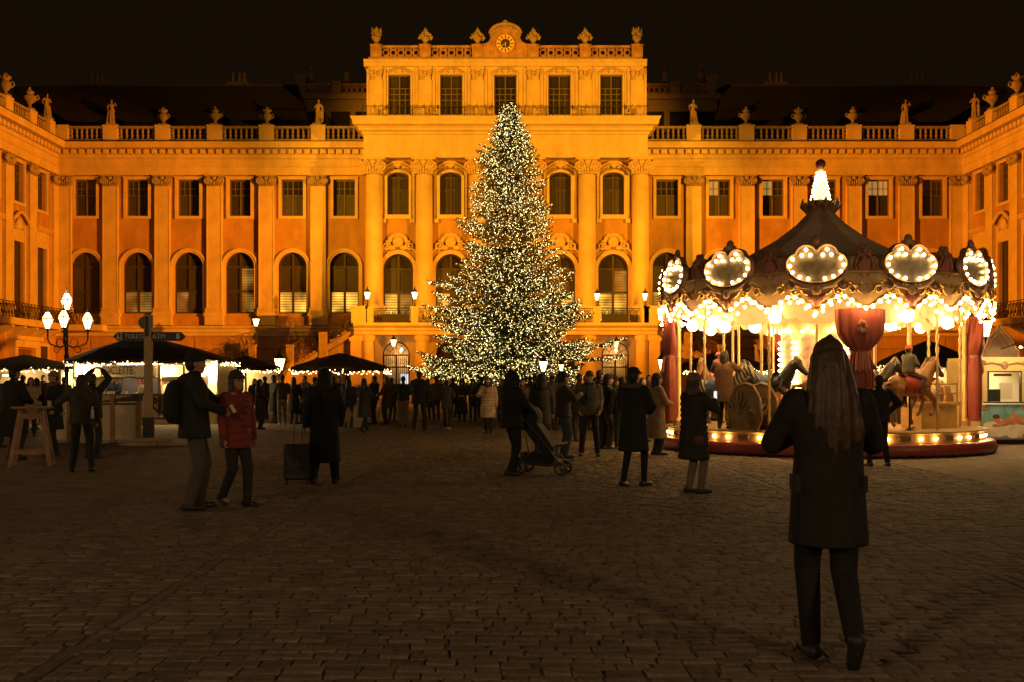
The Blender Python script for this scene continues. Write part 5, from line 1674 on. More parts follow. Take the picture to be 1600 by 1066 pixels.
# ticket booth at the right edge
YT2 = 27.0
bx0, bx1 = PX(1532, YT2), PX(1660, YT2)
lamp_point('booth_light', (PX(1575, 27), 27.45, PZ(572, 27)), 80, (1.0, .75, .42), .06); lamp_point('booth_light', (PX(1572, 27), 26.2, PZ(545, 27)), 150, (1.0, .72, .36), .05)  # the second light is added in front to brighten the booth face
tbth = empty('ticket_booth', ((bx0 + bx1) / 2, YT2, 0), 0, 'cream ticket booth with lit window and painted cherub panel at the right edge', 'booth')
L0 = lambda px: PX(px, YT2) - (bx0 + bx1) / 2
Zb = lambda py: PZ(py, YT2)
M_BOOTH = mat('booth_yellow', (0.62, 0.46, 0.18), 0.5, vary=0.08)
M_RED = mat('carousel_red', (0.22, 0.035, 0.02), 0.4, vary=0.1)
x0, x1 = L0(1532), L0(1660)
wx0, wx1 = L0(1543), L0(1596)
wz0, wz1 = Zb(628), Zb(580)
fr = MB()
fr.box(x0, wx0, 0, .08, Zb(630), Zb(562)); fr.box(wx1, x1, 0, .08, Zb(630), Zb(562)); fr.box(wx0, wx1, 0, .08, wz1, Zb(562)); fr.box(wx0, wx1, 0, .08, Zb(630), wz0)
fr.box(x0, x0 + .06, .08, 2.0, Zb(690), Zb(562)); fr.box(x0, x1, 2.0, 2.06, Zb(690), Zb(562)); fr.box(x0, x1, 0, 2.0, Zb(562), Zb(558))
inst('booth_front', fr.mesh('booth_front', M_BOOTH), tbth)
inst('booth_inside', MB().box(x0 + .07, x1, .9, .95, wz0 - .2, wz1 + .3).mesh('booth_inside', mat('booth_inside', (0.75, 0.7, 0.55), 0.6)), tbth)
inst('window_frame', MB().box(wx0, wx0 + .03, -.02, .06, wz0, wz1).box(wx1 - .03, wx1, -.02, .06, wz0, wz1).box(wx0 + .03, wx1 - .03, -.02, .06, wz1 - .03, wz1).box(wx0 - .1, wx1 + .1, -.12, .0, wz0 - .03, wz0).mesh('window_frame', M_BLACK), tbth)
inst('price_list', MB().box(wx0 + .28, wx1 - .1, .3, .31, wz1 - .12, wz1 - .06).mesh('price_list', M_BLACK), tbth)
inst('ticket_machine', MB().box(wx0 + .1, wx0 + .4, .2, .4, wz0, wz0 + .3).mesh('ticket_machine', M_IRON), tbth)
inst('paper_sheet', MB().box(wx0 + .45, wx1 - .06, .35, .36, wz0 + .05, wz0 + .45).mesh('paper_sheet', M_PAPER), tbth)
inst('booth_lamp', MB().box(wx0 + .1, wx1 - .1, .5, .6, wz1 + .05, wz1 + .1).mesh('booth_lamp', M_WARM), tbth)
inst('booth_lamp', MB().tube([(L0(1572), .25, Zb(545)), (L0(1572), -.55, Zb(538)), (L0(1572), -.72, Zb(542))], .015, 6).lathe([(.03, 0), (.09, -.07), (.085, -.075)], 10, M=T(L0(1572), -.72, Zb(541))).mesh('booth_lamp', M_BLACK), tbth)  # invented bracket lamp, added to go with the extra front light
gar = MB()
for s in (-1, 1):
    xm = (wx0 + wx1) / 2
    gar.tube([(xm + s * .1, -.02, wz1 + .16), (xm + s * .3, -.02, wz1 + .2), (xm + s * .5, -.02, wz1 + .16)], .025, 5); gar.tube(spiral(xm + s * .5, wz1 + .2, .06, .015, 1.2, 0, s, 10, -.02), .015, 4)
gar.ell((xm, -.02, wz1 + .14), (.09, .03, .1), 8, 6)
inst('garland', gar.mesh('garland', M_WOOD, 60), tbth)
M_SKYP = mat('painted_sky', (0.16, 0.34, 0.36), 0.5, vary=0.5, vscale=3)
M_CLOUDP = mat('painted_cloud', (0.66, 0.58, 0.44), 0.5, vary=0.15, vscale=5)
M_FLESH = mat('painted_flesh', (0.45, 0.20, 0.09), 0.5, vary=0.25, vscale=8)
pz0, pz1 = Zb(687), Zb(632)
panel = inst('painted_panel', MB().box(x0 + .02, x1, -.06, .0, pz0, pz1).mesh('painted_panel', M_SKYP), tbth)
pc_ = L0(1574); pm_ = (pz0 + pz1) / 2
cl = MB()
for i in range(9):
    cl.lathe([(0, 0), (.16 + .03 * (i % 3), 0), (.16 + .03 * (i % 3), .003), (0, .0031)], 16, M=T(pc_ - .46 + i * .115, -.061, pm_ - .14 - .03 * (i % 2)) @ RX(PI / 2))
inst('painted_cloud', cl.mesh('painted_cloud', M_CLOUDP), panel)
fg = MB()
for (cx_, cz_, rx_, rz_) in ((-.28, .08, .085, .09), (-.12, -.02, .17, .08), (.08, .03, .16, .10), (.24, .06, .11, .11), (.36, -.02, .14, .05), (-.28, -.08, .12, .04), (.12, .17, .06, .08)):
    fg.ell((pc_ + cx_, -.066, pm_ + cz_), (rx_, .006, rz_), 14, 6)
inst('painted_figure', fg.mesh('painted_figure', M_FLESH, 80), panel)
inst('painted_hair', MB().ell((pc_ - .30, -.069, pm_ + .13), (.09, .006, .06), 12, 6).mesh('painted_hair', mat('painted_brown', (0.10, 0.04, 0.02), .5)), panel)
cs = MB()
for sx in (x0 + .09, L0(1600)):
    for sz in (pz0 + .08, pz1 - .08):
        for k in range(5):
            cs.ell((sx + .05 * math.cos(k * 1.3), -.065, sz + .05 * math.sin(k * 1.3)), (.04, .01, .03), 7, 5)
inst('corner_scroll', cs.mesh('corner_scroll', M_WOOD), panel)
inst('booth_skirt', MB().box(x0 - .02, x1, -.1, 2, .14, pz0 - .003).mesh('booth_skirt', M_RED), tbth)
inst('booth_chassis', MB().box(x0 + .05, x1, .1, 2, 0, .14).mesh('booth_chassis', M_BLACK), tbth)
ct = MB()
pp_ = [(L0(1541), Zb(561)), (L0(1541), Zb(548)), (L0(1547), Zb(540)), (L0(1552), Zb(527)), (L0(1562), Zb(517)), (L0(1569), Zb(508)), (L0(1576), Zb(517)), (L0(1586), Zb(527)), (L0(1592), Zb(540)), (L0(1598), Zb(548)), (L0(1598), Zb(561))]
ct.prism([pp_[0]] + [pp_[-1]] + pp_[-2:0:-1], .25, .32)
cb = inst('booth_crest', ct.mesh('booth_crest', mat('crest_brown', (0.16, 0.10, 0.05), .7, vary=.2)), tbth)
inst('crest_trim', MB().tube([(x, .23, z) for x, z in pp_], .025, 6).tube([(x * .8 + L0(1569) * .2, .24, z * .8 + Zb(545) * .2) for x, z in pp_[1:-1]], .015, 5).mesh('crest_trim', M_WOOD), cb)
# ------------------------------------------------------------------ the carousel
CCX, CCY, CR = 7.2, 25.5, 3.53
car = empty('carousel', (CCX, CCY, 0), 0, 'brightly lit antique carousel with mirrored crown, red curtains and animals', 'carousel')
M_CCREAM = mat('carousel_cream', (0.64, 0.42, 0.21), 0.45, vary=0.15, vscale=3)
M_CGOLD = mat('carousel_gold', (0.55, 0.35, 0.10), 0.35, metal=0.3, vary=0.2, vscale=6)
M_CGOLD2 = mat('pole_gold', (0.70, 0.48, 0.18), 0.3, metal=0.4)
M_CROSE = mat('carousel_rose', (0.42, 0.16, 0.10), 0.45, vary=0.2, vscale=5)
M_CWHITE = mat('ceiling_white', (0.75, 0.60, 0.36), 0.5)
M_CYEL = mat('carousel_yellow', (0.55, 0.34, 0.10), 0.5, vary=0.2, vscale=4)
M_FLOOR = mat('carousel_floor', (0.38, 0.25, 0.12), 0.55, vary=0.2, vscale=5)
M_MIRROR = mat('mirror_panel', (0.16, 0.125, 0.08), 0.22, metal=0.0, vary=0.5, vscale=7)
M_CURT = mat('red_curtain', (0.30, 0.065, 0.042), 0.6, vary=0.15, vscale=3)
M_TENT = [mat('tent_dark', (0.40, 0.27, 0.16), 0.8, vary=0.15), mat('tent_grey', (0.58, 0.41, 0.26), 0.8, vary=0.15)]
M_CB = mat('carousel_bulb', (0.9, 0.85, 0.7), 0.4, emis=(1.0, 0.58, 0.20), estr=85.0)
M_CBP = mat('panel_bulb', (0.9, 0.85, 0.7), 0.4, emis=(1.0, 0.62, 0.24), estr=26.0)
M_CB2 = mat('spire_bulb', (0.9, 0.85, 0.7), 0.4, emis=(1.0, 0.74, 0.36), estr=12.0)
M_GLOBE = mat('globe_glass', (0.9, 0.88, 0.8), 0.3, emis=(1.0, 0.74, 0.38), estr=12.0)
M_SPGLOW = mat('spire_shade', (0.9, 0.8, 0.55), 0.4, emis=(1.0, 0.60, 0.2), estr=.8)
def pol(r, deg, z=0.0):
    a = math.radians(deg)
    return Vector((r * math.sin(a), -r * math.cos(a), z))
def CM(deg, r=0.0, z=0.0):
    """local frame on the rim: x along the rim, -y outwards"""
    return T(*pol(r, deg, z)) @ RZ(math.radians(deg))
PH0 = -17.0
bulb_me = MB().ell((0, 0, 0), .034, 8, 6).mesh('bulb', M_CB, 170)
bulb_p = MB().ell((0, 0, 0), .034, 8, 6).mesh('bulb', M_CBP, 170)
bulb_s = MB().ell((0, 0, 0), .026, 8, 6).mesh('bulb', M_CB, 170)
# platform
inst('base_ring', MB().lathe([(3.68, .05), (3.70, .10), (3.66, .24), (3.62, .27), (3.40, .275), (0.5, .275)], 72).mesh('base_ring', M_RED, 40), car)
sk = MB()
for i in range(90):
    sk.add([tuple(pol(3.69, i * 4, .10)), tuple(pol(3.69, i * 4 + 4, .10)), tuple(pol(3.66, i * 4 + 3, .0)), tuple(pol(3.66, i * 4 + 2, -.0)), tuple(pol(3.66, i * 4 + 1, .0))], [(0, 4, 3, 2, 1)])
inst('base_skirt', sk.mesh('base_skirt', M_BLACK), car)
rg = inst('lamp_ring', MB().lathe([(3.46, .277), (3.44, .45), (3.50, .47), (3.50, .50), (3.3, .501)], 72).mesh('lamp_ring', M_CYEL, 40), car)
pl_me = MB().ell((0, 0, 0), (.13, .02, .055), 8, 5).ell((-.1, 0, .0), (.05, .03, .05), 6, 4).ell((.1, 0, 0), (.05, .03, .05), 6, 4).mesh('boss', M_WOOD, 60)
for i in range(60):
    d = i * 6.0
    if i % 3 != 2:
        inst('bulb', bulb_s, rg, CM(d, 3.475, .37))
    else:
        inst('boss', pl_me, rg, CM(d, 3.46, .37))
fl = inst('floor', MB().lathe([(3.42, .45), (3.42, .503), (0.0, .504)], 72).mesh('floor', M_FLOOR), car)
# valance: scalloped skirt of the crown
def zb(d):
    t = (d - PH0) / 30.0
    t -= round(t)
    return 3.06 - 0.12 * math.cos(4 * PI * t) - (0.10 * max(0.0, 1 - abs(t) / .06))
N = 240
v = MB(); vs = []
for i in range(N):
    d = 360.0 * i / N
    vs += [pol(CR + .05, d, zb(d)), pol(CR + .02, d, 3.35), pol(CR - .04, d, 3.66), pol(CR - .09, d, 3.665), pol(CR - .02, d, zb(d) + .01)]
fs = []
for i in range(N):
    j = (i + 1) % N
    fs += [(i * 5 + k, j * 5 + k, j * 5 + (k + 1) % 5, i * 5 + (k + 1) % 5) for k in range(5)]
val = inst('valance', v.add(vs, fs).mesh('valance', M_CCREAM, 40), car)
tr = MB()
tr.tube([pol(CR + .07, 360.0 * i / N, zb(360.0 * i / N) + .035) for i in range(N)], .022, 6, closed=True)
tr.tube([pol(CR - .02, 360.0 * i / 72, 3.67) for i in range(72)], .035, 6, closed=True)
inst('valance_trim', tr.mesh('valance_trim', M_CGOLD, 60), val)
for i in range(168):
    d = 360.0 * i / 168
    inst('bulb', bulb_me, val, T(*pol(CR + .10, d, zb(d) + .005)))
for i in range(132):
    d = 360.0 * (i + .5) / 132
    inst('bulb', bulb_p, val, T(*pol(CR - .16, d, zb(d) - .07)))
vsc = MB()
for s in (-1, 1):
    vsc.tube(spiral(s * .42, .16, .11, .025, 1.5, PI / 2, s, 16), [.028] * 9 + [.022] * 8, 6); vsc.tube(spiral(s * .14, .26, .07, .02, 1.3, 0, -s, 12), .018, 5)
    vsc.tube([(s * .12, 0, .05), (s * .26, -.01, .12), (s * .34, 0, .26), (s * .6, -.01, .34), (s * .78, 0, .22)], [.02, .026, .024, .02, .008], 6)
    for k in range(3):
        vsc.ell((s * (.5 + .1 * k), -.01, .36 - .05 * k), (.05, .02, .025), 6, 4)
me_vsc = vsc.mesh('valance_scroll', M_CGOLD, 60)
for k in range(12):
    inst('valance_scroll', me_vsc, val, CM(PH0 + 30 * k, CR + .035, 3.14))
    inst('valance_scroll', me_vsc, val, CM(PH0 + 15 + 30 * k, CR + .035, 3.20) @ SC(.62, 1, .8))
# upper tier of the crown
b = MB(); N2 = 72
vs = []
for i in range(N2):
    d = 360.0 * i / N2
    vs += [pol(CR - .10, d, 3.64), pol(CR - .16, d, 3.99), pol(CR - .24, d, 3.99), pol(CR - .24, d, 3.2)]
b.add(vs, [(i * 4 + k, ((i + 1) % N2) * 4 + k, ((i + 1) % N2) * 4 + (k + 1) % 4, i * 4 + (k + 1) % 4) for i in range(N2) for k in range(4)])
inst('crown_band', b.mesh('crown_band', M_CCREAM), car)
# mirrored panels of the crown
def panel_outline(k=1.0, n=64):
    """a cloud: wide oval with two round lobes on top"""
    pts = []
    for i in range(n):
        a = 2 * PI * (i + .5) / n
        c, s_ = math.cos(a), math.sin(a)
        best = 0.0
        for (cx_, cz_, rx_, rz_) in ((0, -.06, .50, .27), (-.20, .20, .19, .19), (.20, .20, .19, .19), (-.36, .03, .20, .19), (.36, .03, .20, .19)):
            rx_ += (k - 1) * .42; rz_ += (k - 1) * .42
            A = (c / rx_) ** 2 + (s_ / rz_) ** 2; B = -2 * (c * cx_ / rx_ ** 2 + s_ * cz_ / rz_ ** 2); D = (cx_ / rx_) ** 2 + (cz_ / rz_) ** 2 - 1
            q = B * B - 4 * A * D
            if q > 0: best = max(best, (-B + math.sqrt(q)) / (2 * A))
        pts.append((c * best, s_ * best))
    return pts
out, inn = panel_outline(1.12), panel_outline(.97)
pf = MB()
n = len(out)
vs = [(x, -.02, z) for x, z in out] + [(x, -.07, z) for x, z in panel_outline(1.05)] + [(x, -.02, z) for x, z in inn] + [(x, .06, z) for x, z in out]
fs = [(i, (i + 1) % n, n + (i + 1) % n, n + i) for i in range(n)] + [(n + i, n + (i + 1) % n, 2 * n + (i + 1) % n, 2 * n + i) for i in range(n)] + [(3 * n + i, 3 * n + (i + 1) % n, (i + 1) % n, i) for i in range(n)]
fs.append(tuple(range(4 * n - 1, 3 * n - 1, -1)))
pf.add(vs, fs)
for s in (-1, 1):
    pf.tube(spiral(s * .52, -.40, .12, .03, 1.3, PI / 2, s, 12, -.04), .03, 5)
    pf.tube([(s * .1, -.05, -.47), (s * .3, -.05, -.43), (s * .5, -.05, -.30)], .03, 5)
pf.ell((0, -.03, -.50), (.10, .05, .10), 8, 6); pf.ell((0, -.01, .50), (.10, .06, .13), 8, 6); pf.ell((-.09, -.01, .44), (.08, .05, .07), 8, 6); pf.ell((.09, -.01, .44), (.08, .05, .07), 8, 6)
me_pf = pf.mesh('mirror_panel', M_WOOD, 60)
me_mir = MB().add([(x, -.025, z) for x, z in inn], [tuple(range(n))]).mesh('mirror', M_MIRROR)
bp_ = [(.46, .13), (.51, -.01), (.46, -.14), (.32, -.235), (.16, -.275), (.20, .31), (.12, .20), (.28, .20)]
for k in range(12):
    d = PH0 + 30 * k
    if not (-125 < ((d + 180) % 360) - 180 < 125) : pass
    M = CM(d, CR - .02, 3.80) @ RX(-.10)
    p = inst('mirror_panel', me_pf, car, M)
    inst('mirror', me_mir, p)
    for s in (-1, 1):
        for x, z in bp_:
            inst('bulb', bulb_p, p, T(s * x, -.08, z))
# rose diamonds between the panels, with a flower on top
dm = MB(); dm.prism([(-.13, 0), (0, -.22), (.13, 0), (0, .22)], -.05, .02); dm.tube([(-.19, -.04, .02), (0, -.05, -.29), (.19, -.04, .02), (0.1, -.05, .24), (-.1, -.05, .24)], .028, 6, closed=True)
me_dm = dm.mesh('diamond', M_CROSE, 40)
fw = MB()
for i in range(6):
    fw.ell((.1 * math.cos(i * PI / 3), -.02, .1 * math.sin(i * PI / 3)), (.075, .05, .06), 7, 5)
fw.ell((0, -.06, 0), (.06, .05, .06), 7, 5)
for s in (-1, 1):
    fw.tube([(s * .05, 0, -.06), (s * .22, 0, -.02), (s * .32, 0, -.14)], [.05, .04, .02], 6)
me_fw = fw.mesh('flower', M_WOOD, 60)
for k in range(12):
    d = PH0 + 15 + 30 * k
    o = inst('diamond', me_dm, car, CM(d, CR - .09, 3.78))
    inst('flower', me_fw, o, T(0, .03, .30))
    s_ = MB()
    for s in (-1, 1):
        s_.tube(spiral(s * .33, 0, .13, .03, 1.4, PI, s, 14), .025, 5)
        s_.tube([(s * .06, 0, -.16), (s * .22, 0, -.1), (s * .42, 0, -.2), (s * .62, 0, -.12)], .022, 5)
    if k == 0: me_sc = s_.mesh('scroll', M_CGOLD, 60)
    inst('scroll', me_sc, o, T(0, -.02, -.33))
    rs = inst('pendant', MB().ell((0, 0, 0), (.12, .05, .15), 8, 6).ell((-.12, 0, .06), (.09, .04, .08), 7, 5).ell((.12, 0, .06), (.09, .04, .08), 7, 5).mesh('pendant', M_CROSE, 60) if k == 0 else me_pend, car, CM(PH0 + 30 * k, CR + .04, 3.10))
    if k == 0: me_pend = rs.data
# tent roof in twelve gores
prof = [(3.42, 3.97), (2.6, 4.10), (1.75, 4.33), (1.0, 4.74), (.55, 5.08), (.26, 5.38)]
for k in range(12):
    a0, a1 = PH0 + 30 * k, PH0 + 30 * k + 30
    vs, fs = [], []
    for r, z in prof:
        vs += [pol(r, a0, z), pol(r, (a0 + a1) / 2, z - .035 * r / 3), pol(r, a1, z)]
    for j in range(len(prof) - 1):
        for q in range(2):
            fs.append((j * 3 + q, j * 3 + q + 1, j * 3 + q + 4, j * 3 + q + 3))
    inst('tent_gore', MB().add(vs, fs).mesh('tent_gore', M_TENT[k % 2], 30), car)
cr = MB()
cr.lathe([(.28, 5.32), (.32, 5.42), (.22, 5.55), (.24, 5.62)], 12)
for i in range(9):
    a = i * 40
    p0, p1, p2 = pol(.27, a, 5.36), pol(.44, a, 5.52), pol(.42, a, 5.66)
    cr.tube([p0, p1, p2], [.06, .05, .012], 5)
    cr.ell(tuple(pol(.3, a + 20, 5.52)), (.09, .09, .08), 6, 5)
inst('roof_crown', cr.mesh('roof_crown', M_WOOD, 60), car)
bulb_sp = MB().ell((0, 0, 0), .024, 8, 6).mesh('bulb', M_CB2, 170)
sp_ = inst('spire', MB().lathe([(.19, 5.6), (.13, 6.0), (.06, 6.33), (.03, 6.36)], 14).mesh('spire', M_SPGLOW, 60), car)
for j in range(9):
    z = 5.66 + j * .075; r = .195 - j * .0155
    for i in range(8):
        inst('bulb', bulb_sp, sp_, T(*pol(r + .02, i * 45 + (22 if j % 2 else 0), z)) @ SC(.95, .95, .95))
inst('spire_ball', MB().lathe([(.03, 6.34), (.05, 6.36), (.05, 6.38)], 10).ell((0, 0, 6.46), .115, 16, 10).mesh('spire_ball', M_RED, 170), car)
# ceiling with ribs and rows of bulbs
inst('ceiling', MB().lathe([(.9, 3.30), (3.42, 3.22), (3.42, 3.225), (.9, 3.31)], 60).mesh('ceiling', M_CWHITE), car)
for k in range(12):
    d = PH0 + 15 + 30 * k
    o = inst('ceiling_rib', MB().box(-.07, .07, -3.40, -.9, 3.12, 3.215).mesh('ceiling_rib', M_CWHITE), car, RZ(math.radians(d)))
    for j in range(7):
        inst('bulb', bulb_me, o, T(0, -3.2 + j * .36, 3.10))
    cl = inst('ceiling_cloud', MB().prism([(-.75, .0), (-.62, -.16), (-.42, -.14), (-.3, -.24), (0, -.27), (.3, -.24), (.42, -.14), (.62, -.16), (.75, .0), (.75, .2), (-.75, .2)], 0, .03).mesh('ceiling_cloud', M_CWHITE) if k == 0 else me_cloud, car, CM(d + 15, 2.75, 2.96))
    if k == 0: me_cloud = cl.data
me_globe = MB().ell((0, 0, 0), .13, 18, 12).mesh('globe_lamp', M_GLOBE, 170)
me_stem = MB().tube([(0, 0, .12), (0, 0, .4)], .018, 6).mesh('globe_stem', M_CGOLD2)
for d, r, z in ((-83, 3.0, 2.76), (-70, 2.5, 2.72), (-62, 3.05, 2.8), (-50, 2.4, 2.68), (-34, 2.9, 2.84), (20, 2.9, 2.84), (24, 2.2, 2.7), (46, 2.9, 2.74), (52, 2.6, 2.82), (110, 2.8, 2.78), (150, 2.6, 2.75), (190, 2.8, 2.78), (235, 2.7, 2.75)):
    o = inst('globe_lamp', me_globe, car, T(*pol(r, d, z)))
    inst('globe_stem', me_stem, o)
# middle drum with painted fields and bulbs round them
inst('drum', MB().lathe([(1.0, .50), (1.0, .9), (.88, .95), (.86, 2.9), (1.0, 3.0), (1.0, 3.3)], 10, M=RZ(math.radians(18))).mesh('drum', M_CCREAM), car)
M_PAINT = [mat('painted_field', (0.40, 0.42, 0.34), 0.4, vary=0.5, vscale=5), mat('painted_field_rose', (0.50, 0.36, 0.26), 0.4, vary=0.5, vscale=6)]
fld = [MB().prism([(-.19, -.62), (.19, -.62), (.21, .2), (.15, .5), (0, .62), (-.15, .5), (-.21, .2)], -.02, .02).mesh('painted_panel', m) for m in M_PAINT]
for k in range(10):
    d = 36 * k + 2
    p = inst('painted_panel', fld[k % 2], car, CM(d, .85, 2.0))
    for s in (-1, 1):
        for j in range(9):
            inst('bulb', bulb_s, p, T(s * .245, -.05, -.62 + j * .125))
    for j in range(3):
        inst('bulb', bulb_s, p, T(-.12 + .12 * j, -.05, .62 + (.06 if j == 1 else 0)))
    inst('painted_panel', MB().prism([(-.2, 0), (.2, 0), (.15, .3), (0, .36), (-.15, .3)], -.03, .02).mesh('painted_panel', M_CGOLD) if k == 0 else me_low, car, CM(d, .97, .55)) if k else None
    if k == 0: me_low = MB().prism([(-.2, 0), (.2, 0), (.15, .3), (0, .36), (-.15, .3)], -.03, .02).mesh('painted_panel', M_CGOLD)
# poles: twisted brass outside, plain inside
tw = MB()
tw.tube([(0, 0, .5), (0, 0, 3.15)], .026, 8)
for s in (0, PI):
    tw.tube([(.024 * math.cos(s + t * 34), .024 * math.sin(s + t * 34), .5 + 2.62 * t) for t in [i / 260 for i in range(261)]], .014, 4)
me_tw = tw.mesh('pole', M_CGOLD2, 60)
me_pl = MB().tube([(0, 0, .5), (0, 0, 3.2)], .03, 10).mesh('pole', M_CGOLD2, 60)
outer = [-72 + 36 * k for k in range(10)]
inner = [-54 + 36 * k for k in range(10)]
for d in outer: inst('pole', me_tw, car, T(*pol(2.95, d)))
for d in inner: inst('pole', me_pl, car, T(*pol(2.0, d)))
# red curtains gathered on the four main poles
def curtain_mesh():
    b = MB(); n = 56
    rings = [(2.98, .49, .07), (2.7, .485, .09), (2.45, .45, .12), (2.28, .35, .14), (2.16, .23, .13), (2.08, .17, .10), (2.02, .20, .10), (1.7, .255, .12), (1.2, .265, .12), (.75, .25, .11), (.62, .24, .10)]
    vs = []
    for j, (z, w, dp) in enumerate(rings):
        for i in range(n):
            t = 2 * PI * i / n
            fold = 1 + .16 * math.sin(13 * t + .3 * j)
            vs.append((w * math.cos(t) * (1 + .03 * math.sin(7 * t)), dp * math.sin(t) * fold + .035 * math.sin(22 * math.cos(t) + j * .25), z - (.05 * abs(math.cos(t)) if j == 0 else 0)))
    fs = [(j * n + i, j * n + (i + 1) % n, (j + 1) * n + (i + 1) % n, (j + 1) * n + i) for j in range(len(rings) - 1) for i in range(n)]
    b.add(vs, fs)
    return b.mesh('curtain', M_CURT, 170)
me_cu = curtain_mesh()
tie = MB().lathe([(.185, 2.04), (.20, 2.08), (.185, 2.12)], 20, sy=.62)
tas = MB()
for i in range(5):
    tas.cap((-.1 + .05 * i, -.13, 2.06), (-.12 + .06 * i, -.17, 1.75 - .05 * (i % 2)), .024, .032, 6)
me_tas = tas.mesh('tassel', M_CROSE, 60)
ros = MB()
for i in range(7):
    ros.ell((.06 * math.cos(i * .9), -.15, 2.58 + .09 * math.sin(i * .9)), (.05, .03, .06), 6, 5)
me_ros = ros.mesh('rosette', M_CROSE, 60)
me_tie = tie.mesh('curtain_tie', M_CROSE, 60)
for k in range(4):
    d = -3 + 90 * k
    o = inst('curtain', me_cu, car, CM(d, CR - .12) )
    inst('curtain_tie', me_tie, o); inst('tassel', me_tas, o); inst('rosette', me_ros, o)
    inst('curtain_post', MB().lathe([(.13, .5), (.13, .62), (.06, .7), (.05, 3.1)], 12).mesh('curtain_post', M_CGOLD2, 40) if k == 0 else me_cpost, car, T(*pol(CR - .32, d)))
    if k == 0: me_cpost = bpy.data.meshes['curtain_post']

# carved animals ---------------------------------------------------------------
def horse_shapes(pose=0, big=1.0):
    """a galloping carousel horse facing +x, belly pole at the origin, z up from the hooves"""
    b = MB()
    b.cap((-.42, 0, .98), (.38, 0, 1.0), .21, .20, 12); b.ell((-.42, 0, 1.0), (.24, .20, .25), 12, 8); b.ell((.38, 0, 1.0), (.24, .19, .26), 12, 8); b.ell((0, 0, .93), (.4, .19, .2), 12, 8)
    b.cap((.44, 0, 1.10), (.66, 0, 1.46), .20, .125, 12); b.cap((.40, 0, 1.02), (.60, 0, 1.34), .20, .15, 12); b.cap((.62, 0, 1.40), (.72, 0, 1.52), .13, .11, 10)
    b.ell((.78, 0, 1.50), (.15, .10, .125), 12, 8); b.cap((.76, 0, 1.50), (.97, 0, 1.30), .115, .075, 10); b.ell((.80, 0, 1.43), (.10, .095, .10), 10, 8); b.cap((.94, 0, 1.33), (1.02, 0, 1.25), .078, .066, 10)
    for s in (-1, 1):
        b.cap((.74, s * .055, 1.62), (.73, s * .07, 1.74), .035, .008, 6)
        fx = (.18 if s < 0 else -.02) + (0.06 if pose else 0)
        b.cap((.40, s * .12, .88), (.55 + fx * .6, s * .12, .66), .10, .065); b.cap((.55 + fx * .6, s * .12, .66), (.46 + fx, s * .12, .40), .058, .042); b.cap((.46 + fx, s * .12, .40), (.38 + fx, s * .12, .30), .045, .05)
        rx = -.15 if s > 0 else -.02
        b.cap((-.45, s * .12, .92), (-.46 + rx * .3, s * .13, .62), .13, .085); b.cap((-.46 + rx * .3, s * .13, .62), (-.66 + rx, s * .13, .42), .075, .05); b.cap((-.66 + rx, s * .13, .42), (-.64 + rx, s * .13, .14), .045, .038); b.cap((-.64 + rx, s * .13, .14), (-.58 + rx, s * .13, .06), .045, .05)
    return b
def mane_tail(colr):
    b = MB()
    for i in range(11):
        t = i / 10
        p = Vector((.76 - .40 * t, 0, 1.66 - .42 * t))
        for s in (-1, 1):
            b.cap(p, p + Vector((-.06, s * .10, -.16)), .05, .02, 6)
    b.cap((.78, 0, 1.64), (.88, 0, 1.55), .045, .02, 6)
    for i in range(5):
        b.tube([(-.60, 0, 1.06), (-.82, (i - 2) * .02, 1.02), (-.93, (i - 2) * .04, .75), (-.88, (i - 2) * .06, .45)], [.04, .05, .05, .01], 6)
    return b.mesh('mane', colr, 60)
def saddle_mesh(m):
    b = MB()
    n = 10
    vs, fs = [], []
    for j, x in enumerate((-.26, -.12, .06, .2)):
        zt = (1.30, 1.235, 1.22, 1.29)[j]
        for i in range(n + 1):
            a = PI * (-.15 + 1.3 * i / n)
            vs.append((x + .02 * math.cos(a), .235 * math.cos(a), .98 + (zt - .98) * math.sin(a)))
    for j in range(3):
        for i in range(n):
            fs.append((j * (n + 1) + i, j * (n + 1) + i + 1, (j + 1) * (n + 1) + i + 1, (j + 1) * (n + 1) + i))
    b.add(vs, fs)
    b.tube([(-.02, .24, .98), (-.02, .25, .72)], .015, 5); b.tube([(-.02, -.24, .98), (-.02, -.25, .72)], .015, 5)
    b.tube([(.44 + .2 * math.cos(t) * .4, .2 * math.sin(t), 1.0 + .25 * math.cos(t)) for t in [2 * PI * i / 16 for i in range(16)]], .02, 5, closed=True)
    return b.mesh('saddle', m, 60)
def stripe_mat():
    m = bpy.data.materials.new('zebra_paint'); m.use_nodes = True
    nt = m.node_tree; N_, L_ = nt.nodes, nt.links
    p = N_['Principled BSDF']; p.inputs['Roughness'].default_value = .35
    tc = N_.new('ShaderNodeTexCoord'); w = N_.new('ShaderNodeTexWave'); w.inputs['Scale'].default_value = 3.6; w.inputs['Distortion'].default_value = 3.0; w.inputs['Detail Scale'].default_value = 1.2
    mp = N_.new('ShaderNodeMapping'); mp.inputs['Rotation'].default_value = (0, math.radians(25), 0)
    L_.new(tc.outputs['Object'], mp.inputs[0]); L_.new(mp.outputs[0], w.inputs['Vector'])
    cr_ = N_.new('ShaderNodeValToRGB'); cr_.color_ramp.elements[0].position = .46; cr_.color_ramp.elements[1].position = .54
    cr_.color_ramp.elements[0].color = (.02, .018, .015, 1); cr_.color_ramp.elements[1].color = (.42, .34, .22, 1)
    L_.new(w.outputs['Fac'], cr_.inputs[0]); L_.new(cr_.outputs[0], p.inputs['Base Color'])
    return m
M_ZEBRA = stripe_mat()
M_HBROWN = mat('horse_bay', (0.15, 0.065, 0.025), 0.35, vary=.2, vscale=3)
